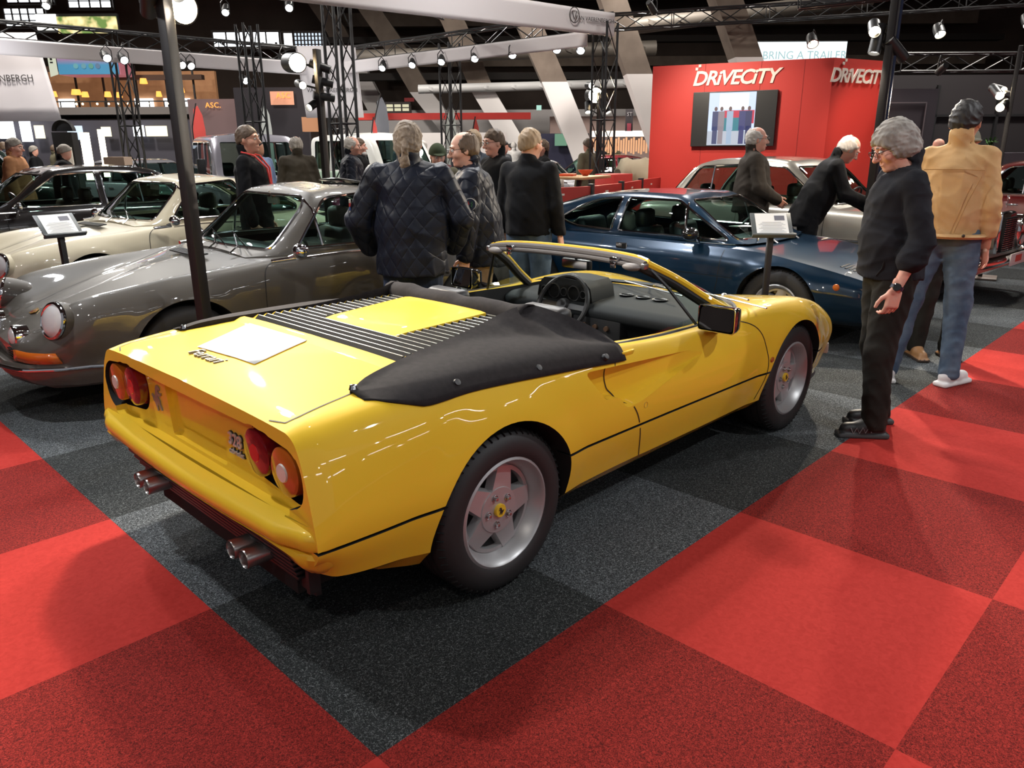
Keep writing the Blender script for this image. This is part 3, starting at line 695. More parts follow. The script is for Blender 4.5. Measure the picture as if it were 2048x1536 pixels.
# sheet of paper on the engine lid
_ft = bvh([c for c in FER.children if c.name.startswith('body')][0])
def _wp(x, y):
    h = cast(_ft, (x, y, 1.4), (0,0,-1)); return (0.8428+x, 1.1741+y, h[0].z+.004)
mb = MB(); _c = [(-.581,.29),(-.235,.455),(-.24,-.018),(-.558,-.129)]
mb.grid([[_wp(*[(_c[0][k]*(1-u)+_c[1][k]*u)*(1-v)+(_c[3][k]*(1-u)+_c[2][k]*u)*v for k in (0,1)]) for v in np.linspace(0,1,8)] for u in np.linspace(0,1,8)])
o = mb.build('paper_sheet', mat('white_paper', (.85,.84,.80), .6), solid=.0006); tag(o, 'white paper sheet lying on the engine lid of the yellow car', 'paper')
# ================================================================== closed cars
def greenhouse(A, st, z0, paint, side_w, front_w, rear_w, tint=None, trim=M_CHROME, t=.035, nv=(3,2,6,6,8), parts=None, trim_r=.009, roof_name='roof'):
    """st: stations (x,(hw,z) belt,(hw,z) mid,(hw,z) roof edge, z centre). windows: side polygons in xz, front/rear polygons in yz with x-range"""
    net = []
    for x, b_, m_, e_, c in st:
        net.append([(x,0,z0),(x,b_[0]*.96,z0),(x,b_[0],b_[1]),(x,m_[0],m_[1]),(x,e_[0],e_[1]),(x,e_[0]*.55,e_[1]+(c-e_[1])*.72),(x,0,c)])
    V, F = skin_net(net, 90, [3,2,6,6,5,5], creases=(1,))
    sh = meshob(roof_name, V, F, paint, A)
    gl = meshob('window_glass', V, F, tint or M_GLASS, A)
    md = sh.modifiers.new('s', 'SOLIDIFY'); md.thickness = t; md.offset = -1; md.use_even_offset = False
    me = evalmesh(sh); sh.modifiers.clear(); sh.data = me
    md = gl.modifiers.new('s', 'SOLIDIFY'); md.thickness = .004; md.offset = -1
    me = evalmesh(gl); gl.modifiers.clear(); gl.data = me
    tr = BVHTree.FromPolygons([Vector(v) for v in V], [tuple(f) for f in F])
    # remove the floor of the shell
    hw = max(s_[1][0] for s_ in st); xs = [s_[0] for s_ in st]
    def cut(prisms, keepname):
        pass
    cutters = []
    for P in side_w: cutters += [('side', P, -2, 0), ('side', P, 0, 2)]
    for P, x0, x1 in front_w+rear_w: cutters.append(('fr', P, x0, x1))
    panes = []
    for c in cutters:
        mb = MB()
        if c[0] == 'side': mb.prism(c[1], c[2], c[3], 'xz')
        else: mb.prism(c[1], c[2], c[3], 'yz')
        boolean(sh, (mb, M_BPLAST))
        if True:
            mb2 = MB(); mb2.v = list(mb.v); mb2.f = list(mb.f); mb2.m = list(mb.m)
            g2 = gl.copy(); g2.data = gl.data.copy(); COL.objects.link(g2)
            boolean(g2, (mb2, None), 'INTERSECT'); panes.append((c, g2))
    bpy.data.objects.remove(gl)
    boolean(sh, (MB().box(((xs[0]+xs[-1])/2, 0, z0-.02), (abs(xs[-1]-xs[0])+.2, 2.2*hw, .04+2*t)), M_BPLAST))
    resharp(sh, 35)
    for c, g2 in panes:
        g2.name = 'side_window' if c[0] == 'side' else ('windscreen' if c[1:] and c[2] > sum(xs)/len(xs) else 'rear_window')
        g2.parent = A
        # keep only the outer surface of the glass: clear and thin
        resharp(g2, 35)
        if trim:
            if c[0] == 'side':
                for s in ((-1,) if c[2] < 0 else (1,)): drape('window_trim', tr, [(p[0], s*2, p[1]) for p in c[1]], (0,-s,0), 0, trim, A, off=.002, closed=True, r=trim_r)
            else:
                d = -1 if c[2] > sum(xs)/len(xs) else 1
                drape('windscreen_trim', tr, [(-d*6 if True else 0, p[0], p[1]) for p in c[1]], (d,0,0), 0, trim, A, off=.002, closed=True, r=trim_r)
    return sh, tr
def carbody(A, net, paint, arches, cav, nu=150, nv=None, creases=(1,2), arch_r=.34, zc=.31, well_y=.48, flare=.01, name='body', extra=None):
    V, F = skin_net(net, nu, nv or [3,3,5,5,6,6,8,9], creases)
    for cx in arches: V = arch_flare(V, cx, zc, arch_r, .12, flare)
    b = meshob(name, V, F, paint, A)
    for cx in arches:
        for s in (-1, 1):
            boolean(b, (MB().lathe([(0, s*well_y), (arch_r, s*well_y), (arch_r, s*1.3), (0, s*1.3)], o=(cx, 0, zc), n=48), M_DARK))
            boolean(b, (MB().prism([(cx-arch_r+.02, .0), (cx+arch_r-.02, .0), (cx+arch_r-.008, zc-.06), (cx-arch_r+.008, zc-.06)], s*well_y, s*1.3), M_DARK))
    if cav: boolean(b, (MB().prism(rounded(cav[0], .06), cav[1], 1.6, 'xy'), M_DARK))
    for mb, mt in (extra or []): boolean(b, (mb, mt))
    resharp(b, 35)
    return b, bvh(b)
def seats(A, places, mt, headrest=True, h=.0, face=1):
    for x, y in places:
        mb = MB(); mb.box((x, y, .46+h), (.50,.48,.14), bev=.05); mb.box((x-face*.26, y, .70+h), (.14,.46,.46), rot=Matrix.Rotation(-face*.22, 3, 'Y'), bev=.06)
        if headrest: mb.box((x-face*.34, y, 1.00+h), (.11,.26,.18), bev=.045)
        mb.build('seat', mt, A, angle=50)
def steering(A, x, y, z, r=.19, tilt=62, mt=M_BPLAST):
    mb = MB(); mb.tube([(r*math.cos(a), r*math.sin(a), 0) for a in np.linspace(0, 2*PI, 33)[:-1]], .012, 8, closed=True)
    for a in (0, PI/2, PI, -PI/2): mb.box((r*.5*math.cos(a), r*.5*math.sin(a), -.01), (r*.95,.022,.006), rot=Matrix.Rotation(a, 3, 'Z'))
    mb.lathe([(0,.01),(.04,.005),(.045,-.02)], axis='z', n=16); mb.xf(Matrix.Translation((x, y, z)) @ Matrix.Rotation(-R(tilt), 4, 'Y')); mb.build('steering_wheel', mt, A)
def round_lamp(A, name, c, d, r, glass, ring=M_CHROME, depth=.05, lean=0.):
    """headlamp: chrome bowl and ring with domed lens, pointing along d"""
    q = Vector(d).to_track_quat('Z', 'Y').to_matrix().to_4x4(); T = Matrix.Translation(c) @ q
    mb = MB(); mb.lathe([(r+.004,-depth),(r+.010,-.012),(r+.008,.004),(r-.004,.010),(r-.010,.004)], axis='z', n=36); mb.lathe([(0,-.045),(r*.5,-.035),(r-.012,.0)], axis='z', n=36, m=0); mb.xf(T); o = mb.build(name, ring, A, angle=50)
    mb = MB(); mb.lathe([(r-.008,.002),(r*.8,.014),(r*.5,.024),(0,.030)], axis='z', n=36); mb.xf(T); mb.build('lens', glass, o); return o
M_LENS = mat('headlamp_lens', (.55,.53,.52), .25, coat=1., bump=(90,.25,.002))
M_AMB = mat('amber_lens', (.50,.11,.012), .14, coat=1.)
M_REDL = mat('red_lens', (.30,.01,.01), .14, coat=1.)
def row8(x, *c, zb=.2):
    return [(x, 0., zb)]+[(x, a, b_) for a, b_ in c[:-1]]+[(x, 0., c[-1])]
# ------------------------------------------------------------------ rear-engined coupe (built twice)
def coupe911(name, label, loc, yaw, paint, sunroof=False, detail=True, interior=None, group=None):
    A = empty(name, loc, yaw, label, 'car', group); A.scale = (1.03,)*3
    net = [
     row8(-3.12, (.30,.40),(.38,.42),(.42,.47),(.42,.52),(.40,.58),(.34,.62),(.22,.64), .65, zb=.38),
     row8(-3.02, (.50,.30),(.58,.34),(.62,.44),(.62,.52),(.58,.61),(.50,.68),(.34,.71), .72, zb=.28),
     row8(-2.80, (.60,.24),(.69,.29),(.75,.42),(.76,.53),(.73,.65),(.65,.75),(.45,.80), .82),
     row8(-2.27, (.68,.2),(.74,.27),(.81,.44),(.825,.56),(.80,.70),(.73,.83),(.58,.90), .94),
     row8(-1.75, (.70,.2),(.75,.25),(.795,.42),(.805,.56),(.79,.72),(.755,.83),(.71,.875), .90),
     row8(-1.20, (.70,.2),(.74,.25),(.775,.42),(.79,.57),(.785,.73),(.755,.84),(.70,.872), .88),
     row8(-.70, (.70,.2),(.745,.25),(.78,.42),(.79,.56),(.785,.72),(.74,.835),(.66,.858), .87),
     row8(-.45, (.70,.2),(.745,.25),(.785,.42),(.795,.56),(.785,.71),(.725,.815),(.60,.820), .85),
     row8(-.20, (.70,.2),(.745,.26),(.79,.42),(.80,.55),(.785,.70),(.705,.795),(.50,.765), .80),
     row8(.05, (.68,.2),(.74,.27),(.79,.42),(.80,.55),(.782,.69),(.685,.775),(.45,.710), .735),
     row8(.30, (.65,.2),(.73,.27),(.775,.42),(.785,.54),(.765,.66),(.665,.745),(.42,.645), .665),
     row8(.50, (.60,.2),(.70,.27),(.745,.41),(.757,.52),(.740,.64),(.655,.715),(.40,.590), .605),
     row8(.62, (.56,.2),(.67,.27),(.715,.40),(.725,.49),(.705,.60),(.64,.675),(.37,.555), .57),
     row8(.72, (.50,.2),(.60,.27),(.655,.38),(.665,.44),(.640,.50),(.55,.54),(.34,.515), .525),
     row8(.82, (.40,.22),(.52,.28),(.56,.36),(.565,.40),(.54,.44),(.45,.465),(.28,.47), .475),
     row8(.88, (.28,.25),(.36,.30),(.40,.36),(.405,.385),(.38,.41),(.32,.43),(.20,.435), .44, zb=.24),
    ]
    net = [[(x, y, z+(.028*max(0, min(1, (x+.7)/.7)) if z > .21 else 0)) for x, y, z in r_] for r_ in net]
    cav = rounded([(-.62,-.60),(-.80,-.66),(-2.0,-.66),(-2.45,-.5),(-2.45,.5),(-2.0,.66),(-.80,.66),(-.62,.60)], .05)
    b, tr = carbody(A, net, paint, (0., -2.27), (cav, .34), nu=170 if detail else 110, arch_r=.35, zc=.325)
    st = [(-2.82,(.46,.84),(.40,.85),(.32,.86),.865),(-2.45,(.60,.85),(.55,.93),(.44,1.0),1.04),(-2.05,(.68,.855),(.63,1.01),(.50,1.155),1.205),(-1.65,(.71,.86),(.655,1.05),(.535,1.235),1.295),
          (-1.30,(.72,.86),(.66,1.06),(.545,1.255),1.318),(-1.08,(.72,.86),(.655,1.05),(.54,1.235),1.295),(-.94,(.715,.86),(.66,1.0),(.575,1.12),1.17),(-.78,(.70,.86),(.67,.93),(.61,.985),1.03),(-.65,(.64,.86),(.62,.88),(.57,.895),.925),(-.53,(.50,.85),(.46,.855),(.40,.86),.88)]
    door = rounded([(-.82,.905),(-1.12,1.222),(-1.60,1.25),(-1.66,.905)], [.03,.06,.03,.02])
    qtr = rounded([(-1.74,.915),(-1.72,1.225),(-2.02,1.15),(-2.34,.965),(-2.30,.915)], [.02,.03,.08,.04,.02])
    ws = rounded([(-.60,.90),(-.50,1.235),(.50,1.235),(.60,.90)], [.05,.10,.10,.05], 6)
    rw = rounded([(-.50,.97),(-.42,1.20),(.42,1.20),(.50,.97)], .08, 5)
    sh, tg = greenhouse(A, st, .80, paint, [door, qtr], [(ws, -1.18, -.3)], [(rw, -3.0, -1.9)], trim_r=.010)
    if sunroof:
        boolean(sh, (MB().prism(rounded([(-1.62,-.30),(-1.62,.30),(-1.30,.30),(-1.30,-.30)], .04), 1.2, 1.4, 'xy'), M_BPLAST)); resharp(sh)
        mb = MB(); mb.grid([[(x, y, cast(tg, (x,y,2), (0,0,-1))[0].z+.010+.02*(x+1.95)/.35) for y in np.linspace(-.30,.30,9)] for x in np.linspace(-1.95,-1.60,6)]); mb.build('sunroof_panel', paint, A, solid=.01)
    s_dark = mat('seam_black', (.008,.008,.008), .7)
    for s in (-1, 1):
        y = s*1.3; d = (0,-s,0)
        # vent window bar
        h = [cast(tg, (-1.01, s*2, z), d, .002) for z in np.linspace(.91,1.21,6)]
        mb = MB(); mb.tube([q[0] for q in h if q], .010, 6); mb.build('vent_window_bar', M_CHROME, A)
        drape('door_seam', tr, smoothpath([(-.66,y,.86),(-.55,y,.80),(-.52,y,.70),(-.515,y,.5),(-.52,y,.30)], 4), d, .006, s_dark, A)
        drape('door_seam', tr, smoothpath([(-1.68,y,.86),(-1.72,y,.75),(-1.73,y,.6),(-1.68,y,.42),(-1.60,y,.30)], 4), d, .006, s_dark, A)
        drape('beltline_trim', tr, [(-.80,s*.74,1.2),(-1.7,s*.755,1.2)], (0,0,-1), 0, M_CHROME, A, r=.006)
        drape('bonnet_seam', tr, smoothpath([(-.42,s*.62,1.2),(0,s*.42,1.2),(.4,s*.36,1.2),(.66,s*.26,1.2)], 4), (0,0,-1), .006, s_dark, A)
        h = cast(tr, (-1.52, y, .79), d); 
        if h:
            mb = MB(); q = h[0]; mb.tube([q+Vector((.07,s*.004,0)), q+Vector((.06,s*.035,.0)), q+Vector((-.06,s*.035,0)), q+Vector((-.075,s*.004,0))], .010, 8); mb.ell(q+Vector((-.075,s*.006,0)), (.022,.012,.018)); mb.build('door_handle', M_CHROME, A)
        if detail:
            # headlamps lean back on the wing tips
            hl = round_lamp(A, 'headlamp', (.705, s*.622, .625), (1, s*.34, .30), .100, M_LENS, depth=.03)
            q_ = Vector((1, s*.34, .30)).to_track_quat('Z','Y').to_matrix().to_4x4(); mb = MB(); mb.lathe([(.112,-.01),(.114,-.05),(.108,-.14),(.085,-.24),(.03,-.30)], axis='z', n=36); mb.xf(Matrix.Translation((.705, s*.622, .625)) @ q_); mb.build('headlamp_surround', paint, A, angle=60)
            h = cast(tr, (2.0, s*.43, .455), (-1,0,0)); q = h[0] if h else Vector((.80, s*.43, .44)); q=Vector((.85,s*.30,.50))
            round_lamp(A, 'fog_lamp', q, (1, s*.05, .05), .062, M_LENS, depth=.07)
            h = [cast(tr, (2.0 if yy < .5 else 1.2, s*yy, z), (-1,0,0), .003) for yy in (.36,) for z in (.40,)]
            # indicator wrapping the corner and horn grille
            P = []
            for yy in np.linspace(.40,.66,9):
                a = cast(tr, (2., s*yy, .445), (-1,0,0), .008); c = cast(tr, (2., s*yy, .385), (-1,0,0), .008)
                if a and c: P.append([a[0], c[0]])
            if len(P) > 2: mb = MB(); mb.grid(P); mb.build('indicator', M_AMB, A, solid=.012)
            P = []
            for yy in np.linspace(.27,.385,5):
                a = cast(tr, (2., s*yy, .445), (-1,0,0), .006); c = cast(tr, (2., s*yy, .385), (-1,0,0), .006)
                if a and c: P.append([a[0], c[0]])
            if len(P) > 1:
                mb = MB()
                for k in range(4): mb.tube([pr_[0].lerp(pr_[1], (k+.5)/4) for pr_ in P], .0045, 5)
                mb.grid([[p_[0]-Vector((.004,0,0)), p_[1]-Vector((.004,0,0))] for p_ in P], m=1); mb.build('horn_grille', [M_CHROME, M_DARK], A)
            mb = MB(); mb.tube([(-.70,s*.80,.865),(-.74,s*.835,.885)], .012); mb.tube([(-.58,s*.775,.846),(-.74,s*.812,.858)], .014); mb.ell((-.76, s*.85, .905), (.055,.06,.052)); mb.build('door_mirror', M_CHROME, A, angle=60)
    if detail:
        # front bumper blade following the nose
        rows = []
        for yy in np.concatenate([np.linspace(-.70,.70,37)]):
            a = cast(tr, (2., yy, .30), (-1,0,0), .0)
            x = a[0].x if a else .55
            rows.append([(x-.01, yy, .375), (x+.045, yy, .375), (x+.060, yy, .355), (x+.055, yy, .315), (x+.02, yy, .265), (x-.02, yy, .235)])
        rows = [[(.40, -.79+.0, r_[2]) if 0 else (.42, -.775-(.02 if 0<k<4 else 0), rr[2]) for k, rr in enumerate(rows[0])]]+rows+[[(.42, .775+(.02 if 0<k<4 else 0), rr[2]) for k, rr in enumerate(rows[-1])]]
        mb = MB(); mb.grid(rows); bp = mb.build('front_bumper', paint, A, angle=50)
        mb = MB(); mb.tube([(r_[2][0]+.006, r_[2][1], .345) for r_ in rows], .011, 8); mb.build('bumper_strip', M_CHROME, bp)
        mb = MB(); mb.tube([(r_[2][0]+.012, r_[2][1], .345) for r_ in rows], .006, 6); mb.build('bumper_rubber', M_BPLAST, bp)
        h = cast(tr, (.66, 0, 1.2), (0,0,-1), .002); mb = MB(); sh_ = [(-.03,.034),(0,.040),(.03,.034),(.027,-.01),(0,-.042),(-.027,-.01)]
        M_ = Matrix.Translation(h[0]) @ h[1].to_track_quat('Z', 'X').to_matrix().to_4x4(); mb.prism(sh_, 0, .004, 'xy'); mb.xf(M_); cr = mb.build('crest_badge', mat('crest_gold', (.45,.28,.06), .3, .7), A)
        mb = MB(); mb.prism([(-.02,.0),(-.002,.0),(-.002,.026),(-.02,.026)], .004, .005, 'xy'); mb.prism([(.002,-.002),(.02,-.002),(.01,-.022),(.002,-.03)], .004, .005, 'xy'); mb.xf(M_); mb.build('crest_field', M_REDL, cr)
        for y0 in (.02, .38):
            mb = MB(); mb.tube([(-.48,y0,.875),(-.56,y0-.05,.91),(-.66,y0-.30,.965)], .006, 6); mb.tube([(-.56,y0+.12,.905),(-.70,y0-.42,.975)], .005, 6); mb.build('wiper', M_CHROME, A)
        for k in range(7): pass
        mb = MB()
        for k in range(7): mb.box((-.38+.012*k, 0, .868-.0018*k), (.006,.50,.010))
        mb.build('cowl_grille', M_BPLAST, A)
    # interior
    iv = interior or mat('dark_trim', (.02,.018,.018), .6)
    seats(A, [(-1.45,.34),(-1.45,-.34)], iv); seats(A, [(-2.05,.25),(-2.05,-.25)], mat('dark_trim', (.02,.018,.018), .6), False, .02)
    mb = MB(); mb.box((-.83,0,.80), (.30,1.22,.16), bev=.04); mb.build('dashboard', M_BPLAST, A)
    steering(A, -1.02, .34, .83, .20, 68, mat('wheel_rim_brown', (.06,.05,.045), .4))
    mb = MB(); mb.box((-1.03,0,1.19), (.02,.17,.055), bev=.01); mb.tube([(-1.02,0,1.2),(-1.0,.0,1.26)], .006); mb.build('interior_mirror', mat('cream_plastic', (.45,.40,.33), .5), A)
    for x, s in ((0,-1),(0,1),(-2.27,-1),(-2.27,1)): make_wheel('fuchs', A, (x, s*.695, .315), s, .315, .165, .20)
    mb = MB(); mb.box((-1.1,0,.23), (3.2,1.0,.08)); mb.build('underbody', M_DARK, A)
    return A
M_GREY = mat('slate_paint', (.075,.066,.055), .5, .1, coat=1., spec=.3)
M_IVORY = mat('ivory_paint', (.60,.53,.38), .5, coat=1., spec=.3)
M_PEPITA = mat('seat_grey', (.10,.085,.075), .6)
coupe911('rear_engine_coupe', 'slate grey vintage coupe with chrome round headlamps, beside the yellow open car', (1.04,4.15,0), R(178), M_GREY, True, True, M_PEPITA)
coupe911('rear_engine_coupe', 'ivory white vintage coupe parked behind the slate grey coupe', (1.33,7.05,0), R(185), M_IVORY, False, True)
# ------------------------------------------------------------------ blue wedge coupe
def gt4():
    P = mat('blue_paint', (.003,.024,.055), .28, .3, coat=1.)
    A = empty('wedge_coupe', (5.687,3.95,0), R(-85.5), 'dark metallic blue wedge-shaped coupe parked across behind the yellow car', 'car')
    net = [
     row8(-.82, (.55,.35),(.66,.38),(.76,.46),(.78,.56),(.76,.66),(.70,.74),(.60,.76), .775, zb=.35),
     row8(-.68, (.66,.25),(.74,.30),(.82,.44),(.84,.58),(.81,.70),(.75,.79),(.66,.80), .805, zb=.25),
     row8(-.20, (.70,.2),(.76,.26),(.84,.42),(.86,.58),(.835,.71),(.77,.805),(.70,.815), .82),
     row8(.30, (.70,.2),(.77,.25),(.84,.40),(.862,.57),(.84,.70),(.775,.795),(.72,.805), .81),
     row8(.90, (.70,.2),(.77,.24),(.83,.40),(.858,.56),(.84,.69),(.775,.785),(.72,.80), .80),
     row8(1.6, (.70,.2),(.77,.24),(.83,.40),(.858,.55),(.84,.68),(.775,.775),(.72,.79), .80),
     row8(2.1, (.70,.2),(.77,.24),(.83,.40),(.858,.54),(.84,.665),(.77,.765),(.70,.78), .80),
     row8(2.4, (.70,.2),(.77,.25),(.83,.40),(.858,.53),(.84,.645),(.765,.745),(.66,.75), .755),
     row8(2.8, (.68,.2),(.75,.25),(.82,.38),(.85,.50),(.825,.59),(.75,.675),(.60,.68), .685),
     row8(3.15, (.62,.2),(.70,.25),(.78,.37),(.80,.46),(.78,.53),(.71,.595),(.55,.60), .605),
     row8(3.38, (.55,.22),(.63,.27),(.70,.37),(.71,.43),(.69,.48),(.64,.525),(.50,.53), .54, zb=.22),
     row8(3.48, (.45,.28),(.54,.32),(.62,.38),(.63,.42),(.61,.455),(.56,.48),(.42,.485), .49, zb=.28),
    ]
    cav = [(2.1,-.62),(1.9,-.68),(.2,-.68),(-.1,-.5),(-.1,.5),(.2,.68),(1.9,.68),(2.1,.62)]
    b, tr = carbody(A, net, P, (0., 2.55), (cav, .34), nu=150, arch_r=.345, zc=.315, creases=(1,2,4,6), flare=.02)
    st = [(-.66,(.62,.80),(.60,.81),(.56,.82),.822),(-.25,(.67,.80),(.63,.90),(.57,.945),.95),(.20,(.70,.80),(.655,.97),(.57,1.065),1.08),(.62,(.715,.80),(.66,1.0),(.56,1.15),1.185),(1.0,(.72,.80),(.665,1.0),(.56,1.165),1.205),(1.46,(.72,.80),(.665,1.0),(.565,1.155),1.195),
          (1.66,(.72,.80),(.67,.97),(.59,1.075),1.11),(1.95,(.715,.79),(.68,.86),(.625,.905),.935),(2.18,(.69,.78),(.67,.79),(.63,.80),.835),(2.32,(.55,.77),(.52,.772),(.48,.775),.79)]
    qtr = rounded([(.20,.925),(.48,1.07),(.68,1.125),(.90,1.14),(.84,.845),(.42,.86)], [.02,.1,.05,.02,.02,.08])
    door = rounded([(.92,.845),(.97,1.14),(1.50,1.135),(2.04,.82)], [.02,.02,.04,.03])
    ws = rounded([(-.64,.825),(-.52,1.135),(.52,1.135),(.64,.825)], [.03,.05,.05,.03], 4)
    rw = rounded([(-.48,.90),(-.44,1.13),(.44,1.13),(.48,.90)], .03, 4)
    sh, tg = greenhouse(A, st, .76, P, [qtr, door], [(ws, 1.49, 2.6)], [(rw, -.9, .45)], trim_r=.011)
    for s in (-1, 1):
        d = (0,-s,0); y = s*1.3
        h = [cast(tg, (1.58+.06*(1-(z-.84)/.28), s*2, z), d, .002) for z in np.linspace(.84,1.115,6)]; mb = MB(); mb.tube([q[0] for q in h if q], .011, 6); mb.build('vent_window_bar', M_CHROME, A)
        sd = mat('seam_black', (.008,.008,.008), .7)
        drape('door_seam', tr, [(.82,y,.79),(.80,y,.6),(.84,y,.30)], d, .006, sd, A); drape('door_seam', tr, [(2.05,y,.77),(2.03,y,.5),(1.98,y,.30)], d, .006, sd, A)
        drape('flank_crease', tr, [(.35,y,.555),(1.2,y,.55),(2.18,y,.525)], d, .005, sd, A)
        h = cast(tr, (1.04, y, .715), d)
        mb = MB(); mb.box(h[0]+Vector((0,s*.004,0)), (.12,.016,.062), bev=.006); mb.box(h[0]+Vector((.03,s*.012,0)), (.045,.006,.045), m=1); mb.build('door_handle', [M_CHROME, M_DARK], A)
        mb = MB(); mb.tube([(1.78,s*.74,.82),(1.80,s*.80,.84)], [.03,.02]); mb.ell((1.76, s*.87, .875), (.075,.085,.058)); mb.build('door_mirror', mat('gloss_black', (.01,.01,.01), .08, coat=1.), A)
        h = cast(tr, (3.02, y, .53), d); mb = MB(); mb.ell(h[0], (.028,.014,.028)); mb.build('side_marker', M_AMB, A)
        mb = MB(); 
        for k in range(7):
            hh = cast(tr, (2.95+.035*k, s*.40, 1.2), (0,0,-1), .001); mb.box(hh[0], (.018,.22,.004), rot=Matrix.Rotation(.2,3,'Y'))
        mb.build('bonnet_vent', M_DARK, A)
    for y0 in (.12, -.38):
        mb = MB(); mb.tube([(2.36,y0,.79),(2.22,y0+.12,.83),(2.06,y0+.34,.89)], .007, 6); mb.tube([(2.24,y0-.16,.825),(2.02,y0+.50,.90)], .006, 6); mb.build('wiper', M_STEEL, A)
    lb = mat('dark_leather', (.02,.022,.026), .4)
    seats(A, [(1.35,.36),(1.35,-.36)], lb, True, -.06); seats(A, [(.62,.30),(.62,-.30)], lb, False, .0)
    mb = MB(); mb.box((1.98,0,.74), (.40,1.24,.12), bev=.03); mb.build('dashboard', M_BPLAST, A); steering(A, 1.72,.36,.79,.18)
    mb = MB(); mb.ell((1.62,-.40,1.02), (.006,.075,.032)); mb.build('window_sticker', mat('sticker_red', (.45,.03,.02), .5), A)
    mb = MB(); mb.prism([(1.86,-.30),(2.06,-.20),(1.96,-.12)], .93, .935, 'xy'); mb.xf(Matrix.Translation((.04,-.10,-.02))); mb.build('parking_card', mat('white_paper', (.85,.84,.80), .6), A)
    for x, s in ((0,-1),(0,1),(2.55,-1),(2.55,1)): make_wheel('gt4', A, (x, s*.735, .316), s, .316, .20, .195)
    mb = MB(); mb.box((1.3,0,.23), (3.4,1.1,.08)); mb.build('underbody', M_DARK, A)
    return A
gt4()
